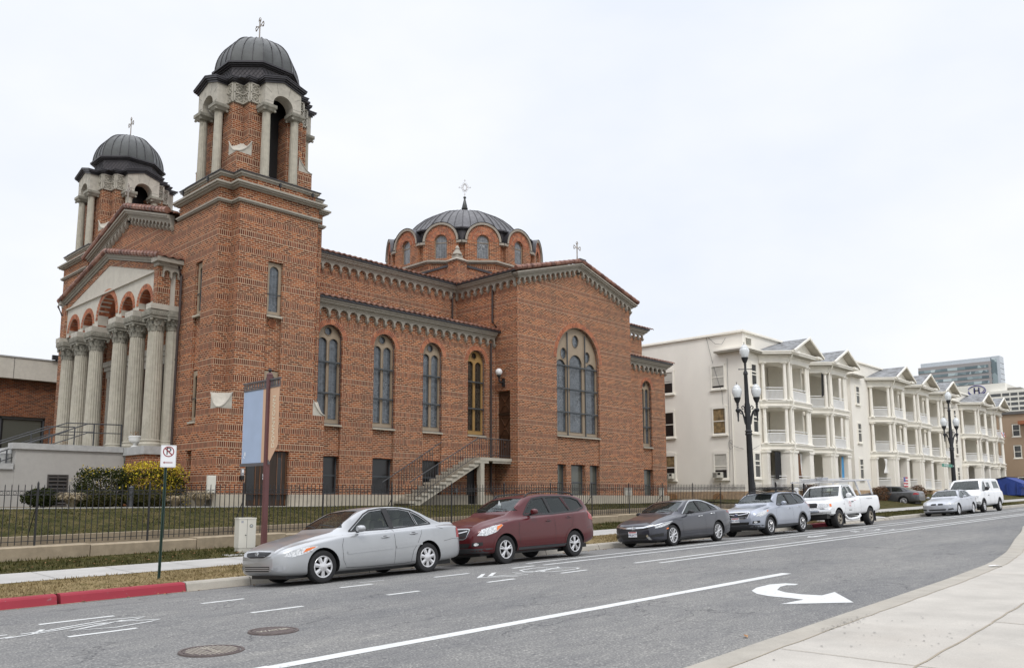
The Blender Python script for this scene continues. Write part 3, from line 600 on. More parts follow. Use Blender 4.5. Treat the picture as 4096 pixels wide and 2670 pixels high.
# ================================================================ the brick church
church = thing('church', (14,26.7,1.5), 'red brick church with two domed bell towers, columned portico and central ribbed dome', 'church')
def tr(mb, M_): mb.T = M_; return mb
def cornice(name, parent, axis, const, A, B, n, out=-1, protr=.34, ends=(1,1), scale=1.0, mt='cornice', below=True):
    """stone moulding over a row of little arches with pointed drops, from A=(u,z) to B=(u,z); z is the top line"""
    m = MB().m(mt); s = scale
    def f(u, z, d): return (u, const+out*d, z) if axis == 'Y' else (const+out*d, u, z)
    L = B[0]-A[0]; zl = lambda u: lerp(A[1], B[1], (u-A[0])/L)
    def run(za, zb, d0, d1, e=0):      # moulding band
        a, b = A[0]-e*ends[0]*(1 if L > 0 else -1), B[0]+e*ends[1]*(1 if L > 0 else -1)
        q = [f(a, zl(a)+za, d0), f(a, zl(a)+zb, d0), f(a, zl(a)+zb, d1), f(a, zl(a)+za, d1)]; w = Vector(f(b, zl(b)+za, d0))-Vector(q[0]); m.ext(q, w)
    run(-.07*s, 0, .0, protr, protr); run(-.15*s, -.072*s, .0, protr-.06, protr-.06); run(-.20*s, -.152*s, .0, protr-.14, protr-.14); run(-.27*s, -.202*s, 0, protr-.19, protr-.2)
    p = L/n; top = -.272*s; leg = .034; r = abs(p)/2-leg; zb = top-.04*s-r; zlow = zb-.03*s
    for i in range(n):
        u0 = A[0]+p*i; u1 = u0+p; c = (u0+u1)/2; sg = 1 if p > 0 else -1
        pts = [(u0, top), (u0, zlow), (u0+sg*leg, zlow)]+[(c+sg*r*cos(t), zb+r*sin(t)) for t in [pi-pi*k/8 for k in range(9)]]+[(u1-sg*leg, zlow), (u1, zlow), (u1, top)]
        q = [f(u, zl(u)+z, .13) for u, z in pts]; w = Vector(f(0,0,.0))-Vector(f(0,0,.13)); m.ext(q, w)
    for i in range(n+1):
        u = A[0]+p*i; z = zl(u)+zlow
        def bx(w, z0, z1, d): 
            a = f(u-w, z0, 0); b = f(u+w, z1, d); m.box(a[0], b[0], a[1], b[1], z0, z1)
        bx(.060, z-.028*s, z+.004, .165); bx(.048, z-.065*s, z-.029*s, .145)
        w = .055; a0, a1 = f(u-w, 0, 0), f(u+w, 0, .16); t0, t1 = f(u-.005, 0, 0.06), f(u+.005, 0, .08)
        m.frustum((min(t0[0],t1[0]),max(t0[0],t1[0]),min(t0[1],t1[1]),max(t0[1],t1[1])), (min(a0[0],a1[0]),max(a0[0],a1[0]),min(a0[1],a1[1]),max(a0[1],a1[1])), z-.165*s, z-.067*s)
    return m.build(name, parent)
def voussoir(mb, axis, const, c, zs, r0, r1, n, d=.03, a0=0, a1=pi, out=-1, mat='brick_plain', stretch=1):
    f = (lambda u, z, dd: (u, const+out*dd, z)) if axis == 'Y' else (lambda u, z, dd: (const+out*dd, u, z))
    mb.m('cream_mortar'); pts = [(c+r1*cos(a0+(a1-a0)*i/24), zs+r1*sin(a0+(a1-a0)*i/24)) for i in range(25)]+[(c+r0*cos(a1-(a1-a0)*i/24), zs+r0*sin(a1-(a1-a0)*i/24)) for i in range(25)]
    w = Vector(f(0,0,0))-Vector(f(0,0,d)); mb.ext([f(u, z, d-.006) for u, z in pts], w)
    mb.m('arch_brick')
    for i in range(n):
        t0 = a0+(a1-a0)*(i+.09)/n; t1 = a0+(a1-a0)*(i+.91)/n
        q = [(c+r*cos(t), zs+r*sin(t)) for r, t in ((r0+.006,t0),(r1-.006,t0),(r1-.006,t1),(r0+.006,t1))]; mb.ext([f(u, z, d) for u, z in q], w)
simple('cream_mortar', (.42,.34,.26), .9, .1)
t_ = newmat('arch_brick'); v_ = t_.n('ShaderNodeTexVoronoi'); v_.inputs['Scale'].default_value = 7; t_.l(t_.pos(), v_.inputs['Vector']); s_ = t_.n('ShaderNodeSeparateColor'); t_.l(v_.outputs['Color'], s_.inputs[0])
t_.base(t_.ramp(s_.outputs[0], [(0,(.20,.065,.035)),(.5,(.33,.10,.045)),(1,(.46,.17,.08))])); t_.rough(.88)
def window(name, parent, axis, const, u0, u1, z0, zs, kind='double', depth=.2, glassm='leaded_glass', fr='tan_frame', bars=(), label=None, vbars=()):
    """round-headed stained-glass window with a storm grid; const is the wall face"""
    f = (lambda u, z, d: (u, const+d, z)) if axis == 'Y' else (lambda u, z, d: (const+d, u, z))
    c = (u0+u1)/2; r = (u1-u0)/2; V = Vector(f(0,0,.05))-Vector(f(0,0,0))
    m = MB().m(fr)
    if kind == 'slot':
        hole = archpoly(u0+.10, u1-.10, z0+.16, zs-.32, 10); m.ext([f(u,z,depth) for u, z in [(u0,z0),(u1,z0),(u1,zs),(u0,zs)]], V, [[f(u,z,depth) for u,z in hole]])
        g = [(u0+.02,z0+.02),(u1-.02,z0+.02),(u1-.02,zs-.02),(u0+.02,zs-.02)]
    else:
        holes = []
        if kind == 'double':
            w = (u1-u0)*.5; a = .09; tz = zs-.10
            holes += [archpoly(u0+a, c-.05, z0+.24, tz-.06, 10), archpoly(c+.05, u1-a, z0+.24, tz-.06, 10)]
            rc = r*.30; zc = zs+r*.58; holes.append([(c+rc*cos(t), zc+rc*sin(t)) for t in [2*pi*i/18 for i in range(18)]])
        elif kind == 'triple':
            W_ = u1-u0; zt = zs-.28
            holes += [archpoly(u0+.10, u0+W_*.27, z0+.22, zt-.15, 10), archpoly(u0+W_*.35, u0+W_*.65, z0+.22, zt+.1, 12), archpoly(u1-W_*.27, u1-.10, z0+.22, zt-.15, 10)]
            for cx_, cz_, rr in ((c, zs+r*.60, .34), (c-r*.56, zs+r*.18, .30), (c+r*.56, zs+r*.18, .30)): holes.append([(cx_+rr*.78*cos(t), cz_+rr*sin(t)) for t in [2*pi*i/18 for i in range(18)]])
        elif kind == 'single': holes.append(archpoly(u0+.05, u1-.05, z0+.05, zs, 12))
        m.ext([f(u,z,depth) for u, z in archpoly(u0,u1,z0,zs,18)], V, [[f(u,z,depth) for u,z in h] for h in holes])
        g = archpoly(u0+.02,u1-.02,z0+.02,zs,18)
        if kind != 'single':     # moulded edges of the tracery
            m.m('tan_shade' if fr == 'tan_frame' else fr)
            for h in holes:
                p = [f(u,z,depth-.008) for u, z in h]; m.tube(p, .018, 5, closed=True)
    wobj = m.build('window', parent, label)
    gm = MB().m(glassm); gm.ext([f(u,z,depth+.07) for u, z in g], V*.2)
    gm.build('glass', wobj)
    b = MB().m('grey_bar')
    if kind != 'single' and kind != 'slot':
        rim = [(c+r*cos(t), zs+r*sin(t)) for t in [pi*i/20 for i in range(21)]]; pts = [(u1,z0)]+rim+[(u0,z0)]
        b.tube([f(u,z,depth-.07) for u, z in pts], .022, 5, closed=True)
        for z in bars: a = f(u0,z,depth-.10); q = f(u1,z,depth-.04); b.box(a[0],q[0],a[1],q[1],z-.028,z+.028)
        for u, zt in vbars: a = f(u-.022,0,depth-.095); q = f(u+.022,0,depth-.045); b.box(a[0],q[0],a[1],q[1],z0,zt)
    else:
        for z in bars: a = f(u0,z,depth-.03); q = f(u1,z,depth-.002); b.box(a[0],q[0],a[1],q[1],z-.012,z+.012)
    if b.v: b.build('glazing_bar', wobj)
    if kind != 'single':
        s = MB().m('plinth'); a = f(u0-.02,0,-.06); q = f(u1+.02,0,depth+.02); s.box(a[0],q[0],a[1],q[1],z0-.075,z0-.005); s.m('grey_bar'); a = f(u0,0,.02); s.box(a[0],q[0],a[1],q[1],z0-.003,z0+.03); s.build('sill', wobj)
    return wobj
def rect_window(name, parent, axis, const, u0, u1, z0, z1, gm_, depth=.2, frm='grey_bar', mid=None, label=None):
    f = (lambda u, z, d: (u, const+d, z)) if axis == 'Y' else (lambda u, z, d: (const+d, u, z))
    V = Vector(f(0,0,.05))-Vector(f(0,0,0)); w = .05
    m = MB().m(frm); m.ext([f(u,z,depth) for u,z in ((u0,z0),(u1,z0),(u1,z1),(u0,z1))], V, [[f(u,z,depth) for u,z in ((u0+w,z0+w),(u1-w,z0+w),(u1-w,z1-w),(u0+w,z1-w))]])
    if mid: a = f(u0+w,0,depth+.005); q = f(u1-w,0,depth+.045); m.box(a[0],q[0],a[1],q[1],mid-.03,mid+.03)
    o = m.build(name, parent, label); g = MB().m(gm_); a = f(u0+.01,0,depth+.035); q = f(u1-.01,0,depth+.048); g.box(a[0],q[0],a[1],q[1],z0+.01,z1-.01); g.build('glass', o); return o
def rect(u0,u1,z0,z1): return [(u0,z0),(u1,z0),(u1,z1),(u0,z1)]
def tilefield(mb, o, ua, va, nu, nv, lu, lv, amp=.05):
    """corrugated clay tiles: ua runs along the eave, va up the slope"""
    ua = Vector(ua).normalized(); va = Vector(va).normalized(); nn = ua.cross(va); o = Vector(o)
    if nn.z < 0: nn = -nn
    rows = []; k = 6; cols_ = nu*k
    for j in range(nv):
        for e_, dz in ((0, .035), (1, .0)):
            rows.append([o+ua*(lu*i/cols_)+va*(lv*(j+e_)/nv)+nn*(amp*(.5-.5*cos(2*pi*i/k))+dz) for i in range(cols_+1)])
    if ua.cross(va).z < 0: rows = rows[::-1]
    mb.grid(rows, True)
    e0 = rows[0] if ua.cross(va).z > 0 else rows[-1]; mb.grid([[p-nn*(.06)-va*.0 for p in e0], e0] if ua.cross(va).z > 0 else [e0, [p-nn*.06 for p in e0]], False)
def rake(mb, p, q, r=.115, seg=.36, n=8):
    p = Vector(p); q = Vector(q); d = q-p; L = d.length; k = max(1, int(L/seg)); d.normalize()
    for i in range(k):
        a = p+d*(L*i/k); b = p+d*(L*(i+1)/k); mb.cyl(a, b+d*.03, r*1.08, r*.90, n)
def band_prism(mb, outline, z0, z1, cap=(True,True)): mb.ext([(x,y,z0) for x, y in outline], (0,0,z1-z0), caps=cap)
def notched(cx, cy, hx, hy, n, o):
    a, b, c, d = hx+o, hx-n+o, hy+o, hy-n+o
    return [(cx-a,cy-d),(cx-b,cy-d),(cx-b,cy-c),(cx+b,cy-c),(cx+b,cy-d),(cx+a,cy-d),(cx+a,cy+d),(cx+b,cy+d),(cx+b,cy+c),(cx-b,cy+c),(cx-b,cy+d),(cx-a,cy+d)]
def shell(mb, cx, cy, sx, sy, ho, hi, z0, H, ob=0):
    """corner stone: rises concavely from the outer corner (ho) up to the inner corner (hi)"""
    N = 8; g = []
    for i in range(N+1):
        row = []
        for j in range(N+1):
            s = i/N; t = j/N; h = H*min(1, (1-s)**1.9+(1-t)**1.9); row.append((cx+sx*lerp(hi,ho,s), cy+sy*lerp(hi,ho,t), z0+.03+h))
        g.append(row)
    if sx*sy < 0: g = [r[::-1] for r in g]
    mb.grid(g, True)
    for k in range(2):
        pts = [(cx+sx*lerp(hi,ho,i/N), cy+sy*ho, z0+.03+H*(1-i/N)**1.9) if k == 0 else (cx+sx*ho, cy+sy*lerp(hi,ho,i/N), z0+.03+H*(1-i/N)**1.9) for i in range(N+1)]
        for a, b in zip(pts, pts[1:]):
            q = [(a[0],a[1],z0),(b[0],b[1],z0),b,a]; mb.add(q, [(0,1,2,3)], False)
        mb.tube([(p[0]+(sx*.0 if k==0 else sx*.01), p[1]+(sy*.01 if k==0 else 0), p[2]) for p in pts], .022, 5)
def column(mb, x, y, z0, z1, r, cap=.3, flutes=16, base_h=.10, taper=.88, style='ionic'):
    mb.lathe([(r*1.25,0),(r*1.3,base_h*.35),(r*1.12,base_h*.6),(r*1.2,base_h*.85),(r,base_h)], (x,y,z0), 24)
    n = flutes*4; rows = []; H = z1-cap-z0
    for k in range(9):
        t = k/8; rr = r*(1-(1-taper)*t**1.6); z = z0+base_h+(H-base_h)*t
        rows.append([(x+rr*cos(a)*(1-(.055 if i%4 in (1,2) else 0)), y+rr*sin(a)*(1-(.055 if i%4 in (1,2) else 0)), z) for i in range(n) for a in [2*pi*i/n]])
    mb.grid(rows, False, closeu=True)
    mb.m('carved'); zc = z0+H; rt_ = r*taper
    if style == 'ionic':
        mb.lathe([(rt_,0),(rt_*1.25,cap*.14),(rt_*1.05,cap*.2)], (x,y,zc), 20)
        w = rt_*1.35; W_ = rt_*1.95; mb.frustum((x-w,x+w,y-w,y+w), (x-W_*.92,x+W_*.92,y-W_*.92,y+W_*.92), zc+cap*.18, zc+cap*.55); mb.box(x-W_,x+W_,y-W_,y+W_,zc+cap*.55,zc+cap*.97)
        for sx in (-1,1):
            for sy in (-1,1): mb.cyl((x+sx*w*1.12,y+sy*(w*1.12-.03),zc+cap*.22),(x+sx*w*1.12,y+sy*(w*1.12+.03),zc+cap*.22),cap*.17,cap*.15,8)
        for k in range(12): a = -W_+2*W_*(k+.5)/12; mb.box(x+a-.012,x+a+.012,y-W_-.012,y+W_+.012,zc+cap*.62,zc+cap*.9)
    else:    # leafy capital
        for tier, (rz_, rr_, hh) in enumerate(((.0,1.03,.42),(.30,1.12,.45))):
            for k in range(8):
                a = 2*pi*(k+.5*tier)/8; d = Vector((cos(a),sin(a),0)); q = Vector((-sin(a),cos(a),0)); b = Vector((x,y,zc+cap*rz_)); rb = rt_*rr_
                prof = [(rb,0,.085),(rb+.015,cap*hh*.5,.10),(rb+.06,cap*hh*.85,.085),(rb+.115,cap*hh*.92,.05),(rb+.12,cap*hh*.76,.02)]
                g = [[b+d*pr-q*w+Vector((0,0,h)), b+d*(pr+.02)+Vector((0,0,h)), b+d*pr+q*w+Vector((0,0,h))] for pr, h, w in prof]; mb.grid(g, True)
        mb.lathe([(rt_,0),(rt_*1.02,cap*.6),(rt_*1.3,cap*.82)], (x,y,zc), 16)
        for sx in (-1,1):
            for sy in (-1,1): mb.lathe([(0,.05),(.05,.04),(.07,0),(.05,-.045),(0,-.05)][::-1], (x+sx*rt_*1.22,y+sy*rt_*1.22,zc+cap*.72), 8)
        W_ = rt_*1.42; mb.box(x-W_,x+W_,y-W_,y+W_,zc+cap*.82,zc+cap)
def trefoil_cross(name, parent, x, y, z, H, along='Y', mt='silver_cross'):
    m = MB().m(mt); w = H*.30; a = (lambda u: (x, y+u)) if along == 'Y' else (lambda u: (x+u, y))
    def P_(u, h): q = a(u); return (q[0], q[1], z+h)
    cz_ = H*.66; g = .028; r = .016
    m.tube([P_(0,-.05),P_(0,H*.12)], .016, 5)
    for s in (-1,1): m.tube([P_(s*g,H*.16),P_(s*g,cz_)], r, 5); m.tube([P_(-w*.45,cz_+s*g),P_(w*.45,cz_+s*g)], r, 5); m.tube([P_(s*g,cz_),P_(s*g,H*.82)], r, 5)
    def lobe(cu, ch, du, dh, L, B):   # pointed leaf loop
        n = 14; pts = []
        for i in range(n):
            t = 2*pi*i/n; l = (1-cos(t))/2*L; b = sin(t)*B*(1+.35*sin((1-cos(t))/2*pi)); pts.append(P_(cu+du*l-dh*b, ch+dh*l+du*b))
        m.tube(pts, r, 5, closed=True)
    lobe(0, H*.80, 0, 1, H*.20, H*.055); lobe(-w*.38, cz_, -1, 0, w*.62, H*.055); lobe(w*.38, cz_, 1, 0, w*.62, H*.055); lobe(0, H*.18, 0, -1, H*.14, H*.03)
    for u, h in ((-w,cz_+.05),(-w,cz_-.05),(w,cz_+.05),(w,cz_-.05),(0,H*.86)): lobe(u*.8, h, 0, 1 if h > cz_ else -1, H*.05, H*.03)
    return m.build(name, parent)
# ---------------------------------------------------------------- bell tower
def tower(cy, full):
    cx, hx, hy, nn = 15.65, 2.15, 2.1, .52; zb = 4.92
    x0, x1, y0, y1 = cx-hx, cx+hx, cy-hy, cy+hy
    m = MB().m('brick')
    # shaft faces with their openings
    zt = 12.39
    if full:
        lo = 1.98
        up_u0, up_u1 = cx-hx+nn, cx+hx-nn
        hol = [rect(15.22,15.83,4.55,10.45)]
        wall(m, 'Y', y0, [(x0,lo),(x1,lo),(x1,zb),(up_u1,zb),(up_u1,zt),(up_u0,zt),(up_u0,zb),(x0,zb)], hol+[rect(14.62,16.35,1.985,3.52)], .3)
        wall(m, 'X', x0, [(y0+.3,lo),(y1,lo),(y1,zt),(y0+nn,zt),(y0+nn,zb),(y0+.3,zb)], [rect(28.32,28.84,4.55,10.43), rect(28.50,28.90,1.985,3.53)], .3)
        m.box(x0+nn-.02,x0+nn+.3,y0+.301,y0+nn+.3,zb,zt); m.box(x0+.301,x0+nn+.28,y0+nn,y0+nn+.3,zb,zt)
        m.box(x1-.3,x1,y0+.301,y1,lo,zb); m.box(x1-nn-.3,x1-nn,y0+.301,y0+nn+.3,zb,zt); m.box(x1-.3,x1,y0+nn,y1,zb+.001,zt); m.box(x1-nn-.001,x1-.301,y0+nn,y0+nn+.3,zb,zt)
        m.box(x0+.3,x1-.3,y1-.3,y1-.001,lo,zt); m.box(x0,x0+.29,y0+.001,y0+.29,zb-.3,zb-.002) if False else None
        m.box(x0+.001, x0+.3, y0+.3, y0+.31, lo, zb-.01)
        m.m('brick_plain'); m.box(15.2,15.85,y0+.10,y0+.2,6.44,8.36); m.box(15.2,15.85,y0+.1,y0+.2,4.5,4.53); m.box(x0+.10,x0+.2,28.3,28.86,6.44,8.36)
        m.m('plinth'); m.box(x0-.10,14.62,y0-.10,y0+.3,1.5,1.98); m.box(16.35,x1+.1,y0-.10,y0+.3,1.5,1.98); m.box(x0-.10,x0+.3,y0+.301,28.50,1.5,1.98); m.box(x0-.10,x0+.3,28.90,y1,1.5,1.98)
        m.box(14.62,16.35,y0+.02,y0+.3,1.5,1.565)
        m.m('sign_black'); m.box(x0+.31,x0+.36,28.4,29,1.6,3.6)
    else:
        m.box(x0,x1,y0,y1,1.5,zb); band_prism(m, notched(cx,cy,hx,hy,nn,0), zb+.001, zt)
    m.m('brick'); band_prism(m, notched(cx,cy,hx,hy,nn,.012), 12.50, 12.92)
    band_prism(m, notched(cx,cy,hx,hy,nn,-.09), 13.11, 13.40); m.box(cx-.95,cx+.95,y0+.05,y1-.05,13.11,13.399); m.box(x0+.05,x1-.05,cy-.95,cy+.95,13.11,13.398)
    m.m('cornice'); band_prism(m, notched(cx,cy,hx,hy,nn,.08), 12.392, 12.44); band_prism(m, notched(cx,cy,hx,hy,nn,.12), 12.441, 12.50)
    band_prism(m, notched(cx,cy,hx,hy,nn,.10), 12.921, 12.97); band_prism(m, notched(cx,cy,hx,hy,nn,.19), 12.971, 13.03); band_prism(m, notched(cx,cy,hx,hy,nn,.25), 13.031, 13.10)
    for o, za, zc, mt in ((.0,13.401,13.46,'cornice'),(.06,13.461,13.54,'cornice'),(.10,13.541,13.575,'dark_metal')):
        m.m(mt); band_prism(m, notched(cx,cy,hx,hy,nn,o-.03), za, zc)
        m.box(cx-1.0-o,cx+1.0+o,y0+.02-o,y1-.02+o,za+.001,zc+.002); m.box(x0+.02-o,x1-.02+o,cy-1.0-o,cy+1.0+o,za+.002,zc+.003)
    a, b, c, d = .76, 1.14, 1.58, 2.02
    quad = lambda L: [[(cx+sx*x, cy+sy*y) for x, y in L] for sx in (-1,1) for sy in (-1,1)]
    m.m('brick')
    for pier in quad([(-.45,-.45),(-.45,-c),(-b,-c),(-b,-b),(-c,-b),(-c,-.45)]): band_prism(m, pier, 13.575, 16.50)
    for sx in (-1,1):
        for sy in (-1,1):
            X0, X1, Y0, Y1 = cx+sx*.9, cx+sx*1.6, cy+sy*.9, cy+sy*1.6; m.m('brick'); m.box(X0,X1,Y0,Y1,13.58,14.44); m.m('limestone'); shell(m, cx, cy, sx, sy, 1.6, 1.0, 14.44, .52)
            if full or True:
                m.m('brick'); shell_z = zb
                m.m('limestone'); shell(m, cx, cy+0, sx, sy*hy/hx if False else sy, hx, hx-nn, zb, .55) if abs(hx-hy) < 1e-6 else None
    m.m('sign_black'); m.box(cx-.95,cx+.95,cy-.95,cy+.95,13.6,17.3)  # black core: the shade inside the belfry, put in as colour
    # ornament zone above the piers
    m.m('carved'); a_, b_, c_ = .74, b+.02, c+.02
    for pier in quad([(-a_,-a_),(-a_,-c_),(-b_,-c_),(-b_,-b_),(-c_,-b_),(-c_,-a_)]): band_prism(m, pier, 16.501, 17.30)
    m.m('limestone')
    for sx in (-1,1):      # raised frames of the carved panels
        for sy in (-1,1):
            for (p, q) in (((-b,-c),(-a,-c)),((-c,-b),(-b,-b)),((-b,-c),(-b,-b)),((-c,-b),(-c,-a))):
                A_ = Vector((cx-sx*p[0], cy-sy*p[1], 0)); B_ = Vector((cx-sx*q[0], cy-sy*q[1], 0)); dd = (B_-A_).normalized(); nrm = Vector((dd.y,-dd.x,0)); ctr = Vector((cx,cy,0))
                if (A_-ctr).dot(nrm) < 0: nrm = -nrm
                A2 = A_+nrm*.035; B2 = B_+nrm*.035; L_ = (B_-A_).length
                for z in (16.54,16.89,17.24): m.bar(A2+Vector((0,0,z)), B2+Vector((0,0,z)), .05, .045)
                for t in (.06,.94): P0 = A2.lerp(B2,t); m.bar(P0+Vector((0,0,16.52)), P0+Vector((0,0,17.25)), .05, .05)
                for z0_, z1_ in ((16.57,16.87),(16.92,17.22)):
                    C0 = A2.lerp(B2,.5); zc_ = (z0_+z1_)/2; pl = [A2.lerp(B2,.5)+Vector((0,0,z1_)), A2.lerp(B2,.9)+Vector((0,0,zc_)), C0+Vector((0,0,z0_)), A2.lerp(B2,.1)+Vector((0,0,zc_))]
                    for k in range(4): m.bar(pl[k]-nrm*.01, pl[(k+1)%4]-nrm*.01, .035, .03)
                    m.cyl(C0+Vector((0,0,zc_))-nrm*.03, C0+Vector((0,0,zc_))+nrm*.015, .05, .03, 8)
    tw = m.build('bell_tower', church, 'banded brick bell tower nearer the street' if full else 'farther brick bell tower, rising behind the portico gable')
    if full:
        for (u0,u1,z0,z1) in ((15.24,15.82,8.44,10.43),): window('window', tw, 'Y', y0, u0, u1, z0, z1, 'slot', .10, bars=(9.25,))
        window('window', tw, 'Y', y0, 15.24, 15.82, 4.56, 6.40, 'slot', .10, bars=(5.4,))
        window('window', tw, 'X', x0, 28.34, 28.82, 8.44, 10.41, 'slot', .10, bars=(9.25,)); window('window', tw, 'X', x0, 28.34, 28.82, 4.56, 6.40, 'slot', .10, glassm='amber_glass', bars=(5.4,))
        dm = MB().m('dark_wood'); dm.box(14.64,15.48,y0+.13,y0+.18,1.57,3.50); dm.box(15.49,16.33,y0+.13,y0+.18,1.57,3.50)
        dm.m('black_panel'); dm.box(14.64,16.33,y0+.181,y0+.2,1.57,3.51)
        for k in range(2):
            o = 14.64+.85*k
            dm.m('dark_glass'); dm.box(o+(.10 if k == 0 else .42),o+(.40 if k == 0 else .62),y0+.12,y0+.135,1.78,3.30)
            dm.m('brown_wood')
            for u in (.04,.44,.62,.80): dm.box(o+u-.012,o+u+.012,y0+.115,y0+.131,1.60,3.48)
        dr = dm.build('door', tw); hm = MB().m('chrome'); hm.lathe([(0,0),(.05,.005),(.055,.03),(.03,.06),(0,.062)][::-1], (0,0,0), 12)
        hm2 = MB().m('chrome'); hm2.cyl((15.42,y0+.13,2.60),(15.42,y0+.05,2.60),.05,.035,12); hm2.box(15.36,15.48,y0+.11,y0+.13,2.5,2.7); hm2.build('handle', dr)
        v = MB().m('terracotta'); v.lathe([(.13,-.02),(.16,-.02),(.16,.03),(.13,.03)], (0,0,0), 20); v.T = Matrix.Translation((15.50,y0+.085,8.16)) @ Matrix.Rotation(R(90),4,'X'); v.v = []; v.f = []; v.mi = []; v.sm = []
        v.lathe([(.13,-.02),(.16,-.02),(.16,.03),(.13,.03),(.13,-.02)], (0,0,0), 20); v.T = I4; v.m('sign_black'); v.cyl((15.50,y0+.10,8.16),(15.50,y0+.09,8.16),.13,.13,20); v.m('terracotta')
        for k in range(5): z = 8.07+k*.045; w_ = math.sqrt(max(.0001,.13**2-(z-8.16)**2)); v.box(15.50-w_,15.50+w_,y0+.06,y0+.085,z-.010,z+.012)
        v.build('vent', tw)
    if full:
        for sx, sy in ((-1,-1),(1,-1)):
            sm_ = MB().m('limestone'); shell(sm_, cx, cy-.0, sx, sy, hx, hx-nn, zb, .55)
            for v_ in sm_.v: v_.y += .05
            sm_.build('corner_stone', tw)
    # stone bays with arches, on pairs of columns
    for k in range(4):
        bm_ = MB().m('limestone'); bm_.T = Matrix.Translation((cx,cy,0)) @ Matrix.Rotation(k*pi/2,4,'Z')
        prof = [(-a,16.45),(-.42,16.45)]+[(.42*cos(t), 16.55+.42*sin(t)) for t in [pi-pi*i/12 for i in range(13)]]+[(.42,16.45),(a,16.45),(a,17.27),(0,17.50),(-a,17.27)]
        bm_.ext([(u,-d,z) for u, z in prof], (0,d-c+.06,0))
        bm_.m('dark_trim')
        for (u, z, q) in ((-.5,16.95,(-.74,17.1)),(.5,16.95,(.74,17.1)),(-.22,17.0,(-.3,17.42)),(.22,17.0,(.3,17.42))): bm_.bar((u,-d-.001,z),(q[0],-d-.001,q[1]),.008,.006)
        for s in (-1,1): bm_.bar((s*.43,-d-.001,16.60),(s*.74,-d-.001,16.60),.008,.006)
        bay = bm_.build('arched_bay', tw)
        cm = MB().m('dark_metal'); cm.T = bm_.T
        for o, z0_, z1_ in ((.05,-.015,.05),(.10,.051,.10),(.15,.101,.16),(.17,.161,.20)):
            for s in (-1,1):
                p_ = [(s*(a+o), -d-o, 17.25+z0_-.0), (0, -d-o, 17.50+z0_+o*.2), (0,-d-o,17.50+z1_+o*.2), (s*(a+o), -d-o, 17.25+z1_)]; cm.ext([(x_,y_,z_) for x_,y_,z_ in p_], (0,1.2,0))
        cm.build('cornice', bay)
        for s in (-1,1):
            col_ = MB().m('column_stone'); x_, y_ = s*.60, -d+.16
            wx = cx+x_*cos(k*pi/2)-y_*sin(k*pi/2); wy = cy+x_*sin(k*pi/2)+y_*cos(k*pi/2)
            column(col_, wx, wy, 13.585, 16.445, .165, .30, 14); col_.build('column', tw)
    dm = MB().m('dark_metal')
    for o, z0_, z1_ in ((.05,17.27,17.32),(.10,17.321,17.38),(.14,17.381,17.44),(.16,17.441,17.47)):
        L_ = [(-(a-.06),-(c+o)),(-(b+o),-(c+o)),(-(b+o),-(b+o)),(-(c+o),-(b+o)),(-(c+o),-(a-.06)),(-(a-.06),-(a-.06))]
        for q_ in quad(L_): band_prism(dm, q_, z0_, z1_)
    dm.box(cx-1.5,cx+1.5,cy-1.5,cy+1.5,17.40,17.475)
    octo = lambda r: [(cx+r*cos(R(22.5+45*i)), cy+r*sin(R(22.5+45*i))) for i in range(8)]
    dm.m('dark_panel'); band_prism(dm, octo(1.52), 17.476, 18.17); dm.m('dark_metal')
    P8 = octo(1.53)
    for i in range(8):      # diaper relief on the panels
        A_ = Vector((*P8[i],0)); B_ = Vector((*P8[(i+1)%8],0))
        for j in range(7):
            p0 = A_.lerp(B_,j/7); p1 = A_.lerp(B_,(j+1)/7)
            for h in range(2):
                z0_ = 17.72+h*.2; dm.bar(p0+Vector((0,0,z0_)), p1+Vector((0,0,z0_+.2)), .012, .012); dm.bar(p0+Vector((0,0,z0_+.2)), p1+Vector((0,0,z0_)), .012, .012)
    for r_, z0_, z1_ in ((1.58,18.171,18.21),(1.66,18.211,18.26),(1.74,18.261,18.33)): band_prism(dm, octo(r_), z0_, z1_)
    dome_drum = dm.build('roof_drum', tw)
    dome = MB().m('dome_metal'); prof = [(1.62,0)]+[(1.62*cos(t)**.92, 1.62*sin(t)) for t in [pi/2*i/14 for i in range(1,14)]]+[(0.02,1.64)]
    dome.lathe(prof, (cx,cy,18.331), 8, phase=R(22.5)); 
    dome.m('dark_metal')
    for i in range(8):
        for j in range(3):
            A_ = Vector((cos(R(22.5+45*i)),sin(R(22.5+45*i)),0)).lerp(Vector((cos(R(67.5+45*i)),sin(R(67.5+45*i)),0)), j/3)
            dome.tube([(cx+A_.x*(p[0]+.012), cy+A_.y*(p[0]+.012), 18.331+p[1]+.006) for p in prof[:-1]], .016, 4)
    dome.build('dome', dome_drum); trefoil_cross('cross', dome_drum, cx, cy, 19.95, 1.10)
    # floodlights on the ledge
    if full:
        for (px_, py_) in ((x0-.12,y0+1.2),(x0-.12,y1-1.0),(cx-.1,y0-.13),(cx+1.3,y0-.13)):
            l = MB().m('iron'); l.box(px_-.03,px_+.03,py_-.02,py_+.02,13.10,13.14); l.tube([(px_,py_,13.12),(px_-.06,py_-.05,13.28)], .012, 5); l.box(px_-.10,px_-.03,py_-.1,py_-.01,13.26,13.40); l.build('floodlight', tw)
    return tw
tower(28.8, True); tower(41.45, False)
